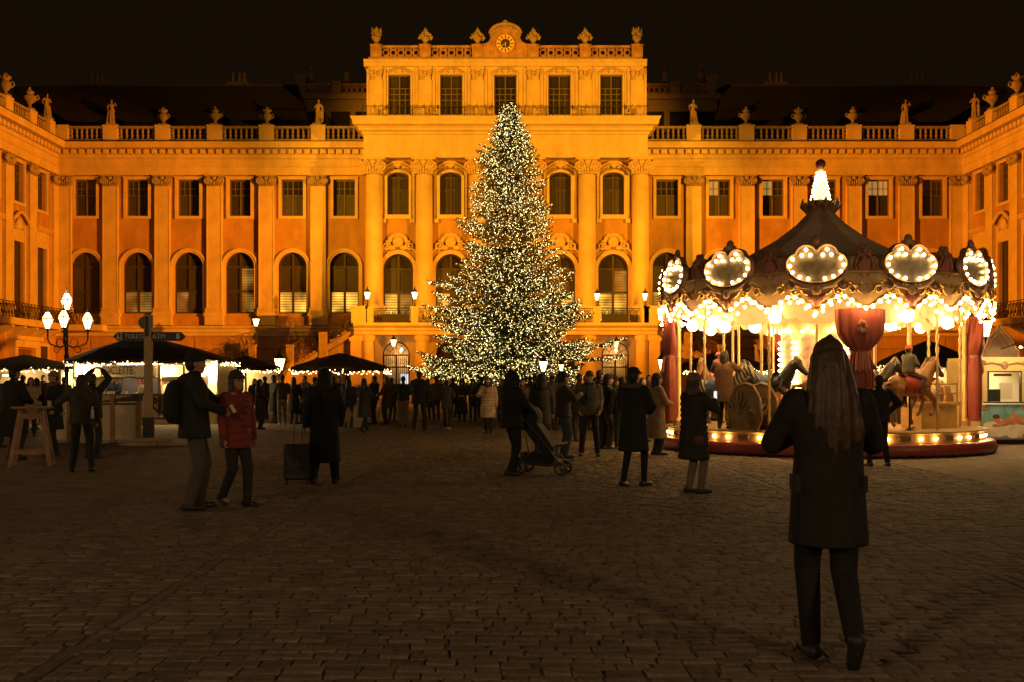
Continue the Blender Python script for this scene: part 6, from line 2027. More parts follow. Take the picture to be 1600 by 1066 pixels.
M_HDARK = mat('horse_dark', (0.018, 0.015, 0.012), 0.35)
M_HWHITE = mat('horse_white', (0.40, 0.27, 0.14), 0.35, vary=.1)
M_HGOLD = mat('beast_ochre', (0.27, 0.13, 0.035), 0.35, vary=.25, vscale=4)
M_SADR = mat('saddle_red', (0.35, 0.05, 0.03), 0.4); M_SADB = mat('saddle_blue', (0.07, 0.12, 0.20), 0.4)
def animal(name, deg, r, mt, sad, mn, z=.62, sc=.86, label=None, turn=0.0):
    o = inst(name, horse_shapes().mesh(name, mt), car, CM(deg, r, z - .1) @ RZ(turn) @ SC(sc, sc, sc))
    fuse(o, .028, 3)
    inst('mane', mane_tail(mn), o); inst('saddle', saddle_mesh(sad), o)
    if label: o['label'] = label
    st_ = inst('stand', MB().tube([(0, 0, -.05), (0, 0, .9)], .022, 6).lathe([(.12, -.1), (.10, -.05), (.03, .0)], 10).mesh('stand', M_IRON), o)
    return o
AN = [('carousel_zebra', -66, 2.75, M_ZEBRA, M_SADB, M_HDARK, 'zebra figure with a child in pink on its back', .5),
      ('carousel_horse', -46, 2.15, M_HDARK, M_SADB, M_HWHITE, 'dark horse figure', .1),
      ('carousel_horse', 24, 2.75, M_HGOLD, M_SADR, M_HBROWN, 'ochre horse figure carrying the child with the orange hat', .0),
      ('carousel_horse', 48, 2.2, M_HBROWN, M_SADR, M_HDARK, None, 0),
      ('carousel_horse', 12, 2.0, M_HDARK, M_SADR, M_HWHITE, None, 0),
      ('carousel_horse', -85, 2.0, M_HBROWN, M_SADR, M_HDARK, None, 0),
      ('carousel_horse', -12, 2.7, M_HBROWN, M_SADB, M_HDARK, None, 0),
      ('carousel_horse', 100, 2.7, M_HWHITE, M_SADR, M_HGOLD, None, 0), ('carousel_horse', 130, 2.6, M_HBROWN, M_SADB, M_HWHITE, None, 0),
      ('carousel_horse', 165, 2.7, M_HWHITE, M_SADR, M_HGOLD, None, 0), ('carousel_horse', 205, 2.7, M_HGOLD, M_SADB, M_HDARK, None, 0), ('carousel_horse', 245, 2.6, M_HBROWN, M_SADR, M_HWHITE, None, 0)]
anim = [animal(n_, d, r, mt, sd, mn, label=lb, turn=tn, z=random.uniform(.58, .72)) for n_, d, r, mt, sd, mn, lb, tn in AN]
# scroll-sided chariot and a small kiosk bench
ch = MB()
for s in (-.38, .38):
    sh = [(-.55, 0), (.45, 0), (.62, .25), (.55, .62), (.3, .86), (0, .92), (-.32, .86), (-.58, .6), (-.66, .28)]
    ch.prism(sh, s - .03, s + .03)
    ch.tube([(x, s - .04, z) for x, z in sh], .04, 6, closed=True)
    ch.tube(spiral(.22, .26, .2, .03, 2.0, PI, 1, 26, s - .05), .03, 5)
    for k in range(7):
        a_ = math.radians(20 + 24 * k)
        ch.tube([(-.25, s - .035, .32), (-.25 + .32 * math.cos(a_), s - .06, .34 + .3 * math.sin(a_)), (-.25 + .42 * math.cos(a_), s - .035, .34 + .46 * math.sin(a_) * .95)], [.02, .05, .02], 5)
ch.box(-.4, .4, -.35, .35, .3, .36); ch.box(-.5, -.44, -.35, .35, .3, .85)
M_CHAR = mat('chariot_bronze', (0.24, 0.16, 0.07), .4, metal=.3, vary=.25, vscale=5)
inst('chariot', ch.mesh('chariot', M_CHAR, 40), car, CM(-42, 3.0, .504) @ SC(.62, .9, 1.05))['label'] = 'bronze scroll sided chariot'
bn = MB(); bn.box(-.5, .5, -.3, .3, 0, .5); bn.box(-.55, .55, -.35, .35, .5, .56)
bo = inst('kiosk_bench', bn.mesh('kiosk_bench', M_CYEL), car, CM(58, 2.35, .504) @ RZ(-.6))
rr2 = MB()
for x in (-.5, 0, .5):
    rr2.tube([(x, -.3, .56), (x, -.3, .95)], .02, 6)
for z in (.75, .95):
    rr2.tube([(-.5, -.3, z), (.5, -.3, z)], .018, 6)
inst('guard_rail', rr2.mesh('guard_rail', M_HWHITE), bo)
# ------------------------------------------------------------------ people
M_SKIN = mat('skin', (0.42, 0.24, 0.15), 0.55, spec=.35)
M_EYE = mat('eye', (0.03, 0.02, 0.015), .3)
_cl = {}
def cloth(col, rough=.85):
    k = (tuple(col), rough)
    if k not in _cl:
        _cl[k] = mat('cloth', col, rough, vary=.22, vscale=9, bump=1.0, bscale=8)
    return _cl[k]
BLACK, NAVY, CHAR, OLIVE, DKGRN = (.024, .022, .019), (.026, .03, .042), (.05, .046, .038), (.06, .053, .034), (.032, .042, .030)
GREY, LGREY, BEIGE, CAMEL, JEANS, LJEANS, RED, BROWN, PINK, CREAM, TAN_ = (.09, .085, .075), (.16, .145, .12), (.42, .33, .22), (.24, .15, .08), (.035, .042, .06), (.17, .17, .17), (.20, .035, .022), (.10, .055, .032), (.55, .16, .17), (.5, .42, .3), (.20, .155, .10)
HAIRD, HAIRB, HAIRL = (.018, .012, .009), (.06, .035, .02), (.16, .095, .045)

def ik(a, t, la, lb, pole):
    a, t, pole = Vector(a), Vector(t), Vector(pole)
    d = t - a; L = min(d.length, (la + lb) * .995)
    d.normalize(); t = a + d * L
    x = (la * la - lb * lb + L * L) / (2 * L)
    h = math.sqrt(max(la * la - x * x, 0))
    p = pole - d * pole.dot(d)
    p.normalize()
    return a + d * x + p * h, t

def hand_shapes(b, w, fwd, palm, side, r=1.0, curl=.5):
    """palm, four unequal bent fingers and a thumb from the side of the palm"""
    w, f, n = Vector(w), Vector(fwd).normalized(), Vector(palm)
    n = (n - f * n.dot(f)).normalized()
    s = f.cross(n).normalized() * side
    b.cap(w, w + f * .045, .026 * r, .03 * r, 8)
    for i, (o, l) in enumerate(((.030, .068), (.010, .077), (-.010, .072), (-.029, .056))):
        k = w + f * .075 + s * o
        b.cap(w + f * .03 + s * o * .8, k, .0165 * r, .0125 * r, 8)
        d1 = (f * math.cos(curl * .8) + n * math.sin(curl * .8)).normalized(); d2 = (f * math.cos(curl * 1.9) + n * math.sin(curl * 1.9)).normalized()
        m = k + d1 * l * .52
        b.cap(k, m, .0115 * r, .0105 * r, 8); b.cap(m, m + d2 * l * .48, .0105 * r, .009 * r, 8)
    t0 = w + f * .02 + s * .026
    t1 = t0 + (f * .55 + s * .65 + n * .35).normalized() * .042
    b.cap(t0, t1, .015 * r, .012 * r, 8); b.cap(t1, t1 + (f * .85 + n * .5).normalized() * .032, .012 * r, .010 * r, 8)

ARMS = {  # wrist targets (left, right) for a 1.75 m figure, x right, y forward; elbow poles
    'down': ((-.27, .03, .86), (.27, .03, .86)),
    'pocket': ((-.21, .10, .94), (.21, .10, .94)),
    'front': ((-.10, .30, 1.10), (.10, .30, 1.10)),
    'phone': ((-.07, .34, 1.46), (.07, .34, 1.46)),
    'phone_low': ((-.07, .34, 1.30), (.07, .34, 1.30)),
    'phone_hi': ((-.11, .20, 1.83), (.11, .20, 1.83)),
    'cup': ((-.22, .10, .95), (.10, .30, 1.22)),
    'hips': ((-.20, .02, 1.03), (.20, .02, 1.03)),
    'cross': ((.12, .24, 1.18), (-.12, .24, 1.22)),
    'reach_l': ((-.30, .42, 1.06), (.24, .08, .92)),
}
LEGS = {
    'stand': ((-.10, 0, .08, 0), (.10, .02, .08, 0)),
    'wide': ((-.17, .02, .08, 0), (.17, -.02, .08, 0)),
    'walk': ((-.08, .24, .08, -.1), (.09, -.26, .12, .5)),
    'walk2': ((-.09, -.25, .12, .5), (.08, .24, .08, -.1)),
    'step': ((-.09, .10, .08, 0), (.09, -.10, .09, .15)),
    'ride': ((-.24, .10, .42, 0), (.24, .10, .42, 0)),
}
def person(label, px, py, H=1.72, yaw=0.0, coat=BLACK, hem=.78, legs=BLACK, arms='down', stance='stand', hat=None, hatc=BLACK, hair='short', hairc=HAIRD, lod=2,
           width=1.0, legw=1.0, hood=False, shoe=BLACK, head=(0, 0), lean=0.0, loc=None, group=None, extra=None, sleeves=None, ride=False, puffer=False, cat='person', gender=None, pole=None, scarf=None):
    k = H / 1.75; pole_ = pole
    if loc is None:
        Y = GY(py); loc = (PX(px, Y), Y, 0)
    vox = {0: (.0085, .012), 1: (.012, .016), 2: (.019, .023), 3: (.026, .03)}[lod]
    LT, RT = ARMS[arms] if isinstance(arms, str) else arms
    LF, RF = LEGS[stance] if isinstance(stance, str) else stance
    R3 = Matrix.Rotation(lean, 3, 'X')
    def ln(p):                                            # upper body leans about the hips
        p = Vector(p); h = Vector((0, 0, .95))
        return h + R3 @ (p - h) if lean else p
    hipz = .93
    W = width
    sh = [ln((s * .175 * (0.5 + .5 * W), -.005, 1.43)) for s in (-1, 1)]
    el, wr = [], []
    for s, t, S in ((-1, LT, sh[0]), (1, RT, sh[1])):
        pole = (s * .8, -.35, -.55)
        if pole_ is not None: pole = (s * pole_[0], pole_[1], pole_[2])
        if arms == 'phone_hi': pole = (s * 1, .1, -.2)
        if arms == 'pocket': pole = (s * .35, -1, -.2)
        if arms == 'hips': pole = (s * 1, -.5, .0)
        e, w = ik(S, t, .29, .27, pole)
        el.append(e); wr.append(w)
    hips = [Vector((s * .09, 0, hipz)) for s in (-1, 1)]
    kn, an = [], []
    for s, t, hp in ((-1, LF, hips[0]), (1, RF, hips[1])):
        e, a = ik(hp, t[:3], .44, .43, (s * (.05 if not ride else .5), 1, .05))
        kn.append(e); an.append(a)
    # --- body: one continuous figure
    b = MB()
    b.loft([(0, 0, .84, .10, .08), (0, 0, .90, .15, .11), (0, 0, 1.02, .145, .105)], 12)
    tr_ = [ln((0, 0, z)) for z in (1.0, 1.15, 1.30, 1.40, 1.46)]
    for (p, rx, ry), q in zip(zip(tr_, (.145, .135, .16, .165, .09), (.10, .10, .115, .10, .07)), range(5)):
        b.ell(tuple(p), (rx, ry, .11 if q < 4 else .06), 12, 8)
    for i in range(2):
        b.cap(sh[i], el[i], .05, .04, 8); b.cap(el[i], wr[i], .038, .028, 8)
        b.cap(hips[i], kn[i], .075, .052, 8); b.cap(kn[i], an[i], .05, .035, 8)
        b.cap(an[i] + Vector((0, -.03, -.04)), an[i] + Vector((0, .11, -.045)), .032, .028, 8)
        f = (wr[i] - el[i]).normalized()
        if lod <= 1:
            pn = Vector((-1 if i else 1, .15, -.1)) if abs(f.z) < .8 else Vector((-1 if i else 1, .4, 0))
            hand_shapes(b, wr[i], f, pn, (1 if i else -1), 1.05 if lod == 1 else 1.0, .75)
        else:
            b.cap(wr[i], wr[i] + f * .075, .034, .028, 8); b.cap(wr[i] + f * .07, wr[i] + f * .13, .027, .018, 8); b.cap(wr[i] + f * .02, wr[i] + f * .07 + Vector((0, .03, .02)), .014, .012, 6)
    hc = ln((0, .015, 1.635))
    Mh = T(*hc) @ RZ(head[0]) @ RX(head[1])
    nb = ln((0, -.01, 1.45))
    b.cap(nb, hc + Vector((0, -.015, -.05)), .058, .052, 10)
    hb = MB()
    hb.ell((0, -.005, .02), (.076, .096, .098), 16, 12); hb.cap((0, .03, -.03), (0, .055, -.082), .058, .036, 12); hb.ell((0, .03, -.02), (.065, .068, .075), 12, 10)
    hb.cap((0, .092, .012), (0, .108, -.028), .010, .0155, 8); hb.ell((0, .082, .022), (.05, .018, .012), 10, 6)
    hb.ell((0, .084, -.062), (.024, .014, .009), 8, 6); hb.ell((0, .074, -.095), (.02, .018, .014), 8, 6)
    for s in (-1, 1):
        hb.ell((s * .076, -.008, -.008), (.012, .020, .030), 8, 6); hb.ell((s * .04, .066, -.02), (.022, .02, .018), 8, 6)
    b.add(hb.v, hb.f, 0, Mh)
    sc = lambda m: setattr(m, 'v', [(x * k, y * k, z * k) for x, y, z in m.v])
    sc(b)
    o = inst('person', b.mesh('person', M_SKIN), None, T(*loc) @ RZ(math.radians(yaw)))
    tag(o, label, cat, group)
    fuse(o, vox[0] * k, 2)
    def child(name, mb, m, v=None, smooth=3):
        sc(mb)
        c = inst(name, mb.mesh(name, m, None if v else 60), o)
        if v: fuse(c, v * k, smooth)
        return c
    if lod <= 1:
        for s in (-1, 1):
            child('eye', MB().ell((0, 0, 0), (.013, .008, .008), 8, 6, M=Mh @ T(s * .034, .083, .004)), M_EYE)
    # --- coat
    c = MB()
    w_ = W
    hz = hem
    leg_sp = max(abs(an[0].y), abs(an[1].y))
    DY = (.4 + .6 * w_)
    rr_ = []
    n = 6
    for i in range(n + 1):
        z = hz + (1.06 - hz) * i / n
        fl_ = max(0.0, 1.06 - z)
        q = ln((0, -.002, z)) if z > .95 else Vector((0, 0, z))
        rr_.append((q.x, q.y, z, (.192 + .06 * fl_) * w_, (.148 + .07 * fl_ + leg_sp * .42 * fl_) * DY))
    for z, rx, ry in ((1.14, .186, .142), (1.24, .196, .146), (1.33, .204, .142), (1.40, .192, .122), (1.445, .150, .10), (1.475, .10, .08)):
        q = ln((0, -.004, z)); rr_.append((q.x, q.y, q.z, rx * w_, ry * DY))
    c.loft(rr_, 22)
    for i in range(2):
        c.cap(sh[i] + Vector((0, 0, -.01)), el[i], .082 * (.5 + .5 * w_), .068, 10); c.cap(el[i], wr[i] + (el[i] - wr[i]).normalized() * .01, .066, .052, 10)
    c.cap(ln((0, -.01, 1.44)), ln((0, 0, 1.50)), .09, .078, 12)
    if puffer:
        z = max(hz + .05, .3)
        while z < 1.40:
            p = ln((0, 0, z)) if z > .95 else Vector((0, 0, z))
            fl_ = max(0, 1.08 - z)
            rx, ry = (.196 + .055 * fl_) * w_, (.146 + .06 * fl_) * (.4 + .6 * w_)
            c.tube([(p.x + rx * math.cos(t), p.y + ry * math.sin(t), p.z) for t in [2 * PI * j / 22 for j in range(22)]], .024, 6, closed=True)
            z += .085
        for i in range(2):
            for q in (.2, .5, .8):
                for A, B, r0 in ((sh[i], el[i], .082), (el[i], wr[i], .062)):
                    c.ell(tuple(A.lerp(B, q)), (r0 * .95, r0 * .95, r0 * .95), 10, 6)
    if hood:
        c.cap(ln((-.10, -.10, 1.46)), ln((.10, -.10, 1.46)), .065, .065, 10); c.cap(ln((-.11, -.02, 1.50)), ln((.11, -.02, 1.50)), .045, .045, 10); c.ell(tuple(ln((0, -.14, 1.40))), (.11, .06, .1), 12, 8)
    child('coat', c, cloth(coat), vox[1], 3)
    if scarf:
        q = MB(); r_s = random.Random(int(abs(px)) + 1)
        for j in range(3):
            q.tube([tuple(ln((.095 * math.cos(t), -.005 + .088 * math.sin(t), 1.475 + .022 * j + .012 * math.sin(2 * t + j)))) for t in [2 * PI * i / 18 for i in range(18)]], .028, 8, closed=True)
        q.cap(ln((.03, .10, 1.46)), ln((.05, .165, 1.20)), .035, .03, 8)
        child('scarf', q, cloth(scarf), max(.014, vox[0]), 1)
    # --- trousers and shoes
    g = MB()
    g.ell((0, 0, .95), (.165 * (.5 + .5 * W), .125, .11), 14, 8)
    for i in range(2):
        g.cap(hips[i], kn[i], .098 * legw, .074 * legw, 10)
        lo = an[i] + (kn[i] - an[i]).normalized() * .0
        g.cap(kn[i], lo, .074 * legw, .058 * (legw if legw > 1 else legw * .95), 10)
    child('trousers', g, cloth(legs), vox[1], 2)
    for i, t in enumerate((LF, RF)):
        m = MB().cap((0, -.05, -.04), (0, .15, -.052), .048, .036, 10)
        mm = MB(); mm.add([(x, y, max(z, -.078)) for x, y, z in m.v], m.f, 0, T(*an[i]) @ RZ(-.12 if i else .12) @ RX(-t[3]))
        child('shoe', mm, cloth(shoe, .5))
    # --- hair and hat
    if hair:
        h = MB()
        h.ell((0, -.022, .04), (.088, .098, .096), 14, 10)
        h.ell((0, -.05, -.01), (.082, .07, .09), 12, 8)
        if hair in ('long', 'verylong'):
            z1 = -.42 if hair == 'long' else -.60
            h.cap((0, -.06, 0), (0, -.105, z1 * .55), .08, .078, 12); h.cap((0.01, -.105, z1 * .5), (.02, -.125, z1), .075, .035, 12)
            for s in (-1, 1):
                h.cap((s * .07, -.015, .0), (s * .085, -.03, z1 * .5), .035, .045, 10); h.cap((s * .085, -.03, z1 * .45), (s * .07, -.10, z1 * .92), .036, .025, 10)
        elif hair == 'bob':
            for s in (-1, 1):
                h.cap((s * .07, -.01, .02), (s * .08, -.01, -.12), .035, .03, 8)
            h.cap((0, -.07, 0), (0, -.07, -.14), .07, .07, 10)
        elif hair == 'bun':
            h.ell((0, -.10, .09), (.05, .05, .05), 10, 8)
        hh = MB().add(h.v, h.f, 0, Mh)
        child('hair', hh, cloth(hairc, .6), max(.011, vox[0]), 2)
    if hat:
        h = MB()
        if hat == 'beanie':
            h.loft([(0, -.012, .022, .090, .110), (0, -.012, .075, .091, .110), (0, -.016, .115, .076, .092), (0, -.02, .142, .045, .055), (0, -.02, .15, .015, .02)], 18)
            h.tube([(.092 * math.cos(t), -.012 + .112 * math.sin(t), .038) for t in [2 * PI * j / 20 for j in range(20)]], .017, 8, closed=True)
        elif hat == 'cap':
            h.loft([(0, -.012, .03, .089, .108), (0, -.012, .08, .086, .104), (0, -.016, .118, .066, .08), (0, -.02, .135, .03, .04)], 18)
            h.cap((-.04, .09, .045), (.04, .09, .045), .03, .03, 8); h.ell((0, .135, .04), (.065, .065, .012), 14, 6)
        elif hat == 'flat':
            h.ell((0, .005, .085), (.115, .14, .045), 16, 8); h.ell((0, -.01, .06), (.09, .11, .05), 14, 8); h.ell((0, .12, .055), (.07, .05, .012), 12, 6)
        elif hat == 'hood':
            h.ell((0, -.02, .02), (.108, .125, .125), 16, 10); h.cap((0, -.05, -.05), (0, -.07, -.16), .11, .13, 12)
            for s in (-1, 1):
                h.cap((s * .08, .05, .02), (s * .07, .03, -.14), .035, .045, 8)
        elif hat == 'pompom':
            h.loft([(0, -.012, .022, .090, .110), (0, -.012, .075, .091, .110), (0, -.016, .115, .076, .092), (0, -.02, .142, .045, .055)], 16); h.ell((0, -.02, .17), (.045, .045, .042), 10, 8)
        hh = MB().add(h.v, h.f, 0, Mh)
        child('hood' if hat == 'hood' else 'hat', hh, cloth(hatc), vox[1] * .8, 2)
    if extra: extra(o, child, dict(wr=wr, el=el, sh=sh, hc=hc, Mh=Mh, k=k, an=an))
    return o

def held(name, o, me, local, k, label, cat, rot=None):
    """a thing held in a hand stays a thing of its own, placed where the hand is"""
    M = o.matrix_basis @ T(*(Vector(local) * k)) @ (rot or Matrix())
    return tag(inst(name, me, None, M), label, cat)
me_phone = MB().box(-.038, .038, -.005, .005, -.075, .075).mesh('phone', M_BLACK)
M_PHS = mat('phone_screen', (.05, .05, .05), .2, emis=(.9, .85, .75), estr=1.1)
me_screen = MB().box(-.034, .034, -.0075, -.0055, -.068, .068).mesh('phone_screen', M_PHS)
def phone(o, x, label, land=False, dz=.08):
    wl_, wr_ = x['wr']
    p = (wl_ + wr_) / 2 + Vector((0, .07, dz))
    q = held('phone', o, me_phone, p, x['k'], label, 'phone', RY(PI / 2) if land else None)
    inst('phone_screen', me_screen, q)
    return q

# -- the woman walking in front, seen from behind
def ex_front(o, child, x):
    Mh = x['Mh']
    r = random.Random(4)
    def lock(m, rad0, n, lmin, lmax, w):
        for i in range(n):
            t = -1 + 2 * (i + r.random()) / n
            a = t * 1.75
            p0 = Vector((.082 * math.sin(a), -.025 - .088 * math.cos(a), .07 - .03 * abs(t)))
            L = r.uniform(lmin, lmax) * (1 - .18 * abs(t))
            dx = r.gauss(.015, .012) + .055 * math.sin(a) * (1 if L < .5 else .8)
            wv = r.uniform(-1, 1) * w
            pts = []
            for q in range(9):
                f = q / 8
                pts.append(Mh @ (p0 + Vector((dx * f + wv * math.sin(f * 5 + i), -.04 * math.sin(min(1, f * 1.6) * PI / 2) - .01 * math.cos(i), -L * f))))
            m.tube(pts, [rad0 * (.7 + .5 * math.sin(min(1, f * 1.7) * PI * .55)) * (1 - .6 * max(0, f - .7) / .3) for f in [q / 8 for q in range(9)]], 6)
    hm = MB(); lock(hm, .023, 50, .50, .57, .005)
    hm.ell((0, 0, 0), (.09, .10, .10), 14, 10, M=Mh @ T(0, -.025, .045)); hm.cap(Mh @ Vector((0, -.03, .10)), Mh @ Vector((.004, -.04, .14)), .055, .02, 8)
    child('hair', hm, cloth((.055, .031, .014), .5), .0085, 3)
    st = MB(); lock(st, .0016, 160, .40, .64, .016)
    c = child('hair_strands', st, cloth(HAIRL, .45)); tag(c, None, None, None, 'stuff')
    for s in (-1, 1):
        child('pocket', MB().box(s * .180 - .012, s * .180 + .012, -.09, .09, .93, 1.02), cloth((.02, .018, .014)))
    phone(o, x, 'phone held up by the long haired woman in front', dz=.06)
person('woman with long loose hair in a dark parka walking away in the foreground', 1291, 0, 1.715, -2, coat=(.010, .0095, .0075), hem=.64, legs=(.008, .0075, .0075), arms=((-.07, .27, 1.26), (.07, .27, 1.26)), pole=(1, -.35, -.75),
       stance=((-.075, .08, .08, 0), (.070, -.28, .17, .85)), hair=None, lod=0, width=1.0, legw=1.0, loc=(PX(1294, 6.05), 6.05, 0), extra=ex_front)

# -- the couple on the left
me_waffle = MB().box(-.05, .05, -.02, .02, -.05, .05).mesh('paper_tray', M_PAPER)
def ex_man(o, child, x):
    p = MB(); p.loft([(0, -.20, .96, .13, .08), (0, -.23, 1.05, .16, .11), (0, -.23, 1.25, .165, .12), (0, -.21, 1.40, .14, .09), (0, -.19, 1.45, .09, .05)], 16)
    child('backpack', p, cloth((.012, .012, .012)), .018, 3)
    q = held('snack_tray', o, me_waffle, x['wr'][1] + Vector((0.0, .10, .03)), x['k'], 'white paper snack tray in the hand of the man with the backpack', 'snack tray', RX(.5))
    inst('sausage_print', MB().box(-.015, .02, -.022, -.0205, -.02, .02).mesh('sausage_print', M_DOOR), q)
person('man in black jacket, beanie and grey trousers with backpack, holding a snack tray', 304, 796, 1.84, -72, coat=(.017, .019, .016), hem=.80, legs=(.085, .072, .05), arms=((-.14, .42, 1.08), (.20, .30, 1.10)),
       stance=((-.12, .06, .08, 0), (.12, -.06, .08, 0)), hat='beanie', hatc=(.014, .013, .012), lod=1, width=1.14, legw=1.12, hood=True, extra=ex_man)
def ex_red(o, child, x):
    b = MB().ell((.24, .06, .86), (.07, .045, .10), 12, 8); child('shoulder_bag', b, cloth((.12, .06, .045)), .014, 2)
    st = MB().tube([(.24, .06, .94), (.22, .08, 1.2), (-.05, .14, 1.40)], .008, 5); child('strap', st, cloth(BROWN))
    gl = MB()
    for s in (-1, 1):
        gl.tube([(s * .034 + .022 * math.cos(t), .105, .004 + .018 * math.sin(t)) for t in [2 * PI * j / 12 for j in range(12)]], .003, 4, closed=True)
        gl.tube([(s * .056, .10, .006), (s * .08, -.01, .004)], .003, 4)
    gl.tube([(-.012, .105, .006), (.012, .105, .006)], .003, 4)
    child('glasses', MB().add(gl.v, gl.f, 0, x['Mh']), M_IRON)
person('woman in a red quilted jacket with dark beanie and glasses', 369, 791, 1.62, -128, coat=RED, hem=.76, legs=BLACK, arms=((-.26, .04, .84), (.25, .06, .86)), stance=((-.08, .13, .08, 0), (.09, -.17, .12, .5)),
       hat='beanie', hatc=(.045, .03, .025), hair='bob', hairc=HAIRB, lod=1, width=.98, legw=1.0, puffer=True, extra=ex_red)
# -- woman with the suitcase
def suitcase():
    Y = GY(757)
    o = empty('suitcase', (PX(465, Y), Y, 0), math.radians(8), 'black trolley suitcase with extended handle beside the long black coat', 'suitcase')
    b = MB()
    rr_ = []
    for z, g in ((.07, .9), (.10, 1), (.56, 1), (.60, .92)):
        rr_.append((z, g))
    def rb(w, d, z):
        return [(w * x, d * y, z) for x, y in ((-1, -.7), (-.85, -1), (.85, -1), (1, -.7), (1, .7), (.85, 1), (-.85, 1), (-1, .7))]
    vs = []
    for z, g in rr_: vs += rb(.195 * g, .12 * g, z)
    fs = [(j * 8 + i, j * 8 + (i + 1) % 8, (j + 1) * 8 + (i + 1) % 8, (j + 1) * 8 + i) for j in range(3) for i in range(8)] + [tuple(range(7, -1, -1)), tuple(range(24, 32))]
    b.add(vs, fs)
    inst('case', b.mesh('case', cloth((.014, .014, .015), .5)), o)
    for x in (-.12, 0, .12):
        inst('rib', MB().box(x - .012, x + .012, -.127, -.121, .13, .53).mesh('rib', cloth((.02, .02, .02), .5)), o)
    h = MB()
    h.tube([(-.06, .06, .58), (-.045, .06, 1.0)], .008, 6); h.tube([(.06, .06, .58), (.075, .06, 1.0)], .008, 6); h.tube([(-.05, .06, 1.0), (.08, .06, 1.0)], .014, 6)
    inst('handle', h.mesh('handle', mat('steel', (.5, .48, .45), .25, metal=.9)), o)
    for sx in (-1, 1):
        for sy in (-1, 1):
            inst('wheel', MB().lathe([(.0, -.012), (.035, -.012), (.035, .012), (.0, .0121)], 12, M=T(sx * .15, sy * .08, .035) @ RY(PI / 2)).mesh('wheel', M_BLACK), o)
suitcase()
person('woman in a long black coat with hood, back to the viewer beside her suitcase', 507, 756, 1.68, 4, coat=(.010, .009, .009), hem=.33, legs=(.010, .010, .010), arms=((-.29, .0, .87), (.24, .10, .90)), stance='wide', hat='hood', hatc=(.010, .009, .009), hair='long', lod=1, width=1.08, legw=1.15)
# -- woman with the pram
def pram():
    Y = GY(741)
    o = empty('pram', (PX(848, Y), Y, 0), math.radians(-14), 'black three wheeled look pushchair with folded seat and spoked wheels', 'pram')
    M_TUBE = mat('pram_tube', (.10, .10, .10), .35, metal=.7)
    f = MB()
    for s in (-.24, .24):
        f.tube([(-.36, s, 1.02), (-.30, s, .95), (.10, s, .48), (.36, s, .16)], .017, 6); f.tube([(-.34, s, .20), (-.05, s, .42), (.0, s, .60)], .016, 6); f.tube([(-.34, s, .20), (.34, s, .16)], .016, 6); f.tube([(-.28, s, .30), (-.34, s, .62)], .013, 6)
    f.tube([(-.38, -.24, 1.04), (-.40, 0, 1.05), (-.38, .24, 1.04)], .02, 6); f.tube([(-.34, -.28, .18), (-.34, .28, .18)], .014, 6)
    inst('frame', f.mesh('frame', M_TUBE), o)
    s_ = MB()
    vs = []
    pr = [(-.42, .98), (-.30, 1.04), (-.12, .92), (.10, .62), (.22, .42), (.16, .32), (.02, .36), (-.18, .62), (-.36, .86)]
    s_.prism(pr, -.21, .21)
    inst('seat', s_.mesh('seat', cloth((.016, .018, .018))), o)
    c_ = MB(); c_.lathe([(.0, -.20), (.20, -.20), (.22, 0), (.20, .20), (.0, .201)], 14, M=T(-.24, 0, .92) @ RX(PI / 2)); inst('hood', c_.mesh('hood', cloth((.014, .016, .016))), o)
    inst('footrest', MB().tube([(.20, -.2, .44), (.34, -.2, .50), (.40, 0, .52), (.34, .2, .50), (.20, .2, .44)], .018, 6).mesh('footrest', M_TUBE), o)
    inst('basket', MB().prism([(-.34, .36), (-.28, .16), (.16, .14), (.28, .34)], -.19, .19).mesh('basket', cloth((.012, .012, .012))), o)
    def wheel(x, y, r):
        w = MB()
        w.tube([(x + r * .86 * math.cos(t), y, r + r * .86 * math.sin(t)) for t in [2 * PI * j / 20 for j in range(20)]], r * .14, 6, closed=True)
        q = inst('wheel', w.mesh('wheel', M_BLACK), o)
        z = MB()
        for j in range(5):
            a = 2 * PI * j / 5
            z.tube([(x, y, r), (x + r * .8 * math.cos(a), y, r + r * .8 * math.sin(a))], .012, 5)
        z.tube([(x + r * .68 * math.cos(t), y, r + r * .68 * math.sin(t)) for t in [2 * PI * j / 20 for j in range(20)]], .008, 5, closed=True)
        inst('rim', z.mesh('rim', M_TUBE), q)
    wheel(-.34, -.29, .145); wheel(-.34, .29, .145); wheel(.34, -.25, .105); wheel(.34, .25, .105)
pram()
person('woman in black puffer jacket and tight trousers pushing the pram', 800, 743, 1.67, -58, coat=(.011, .011, .010), hem=.80, legs=(.010, .010, .010), arms=((-.14, .36, 1.04), (.14, .36, 1.04)), stance='step', hair='long', hat='hood', hatc=(.011, .011, .010), lod=1, width=1.12, puffer=True)
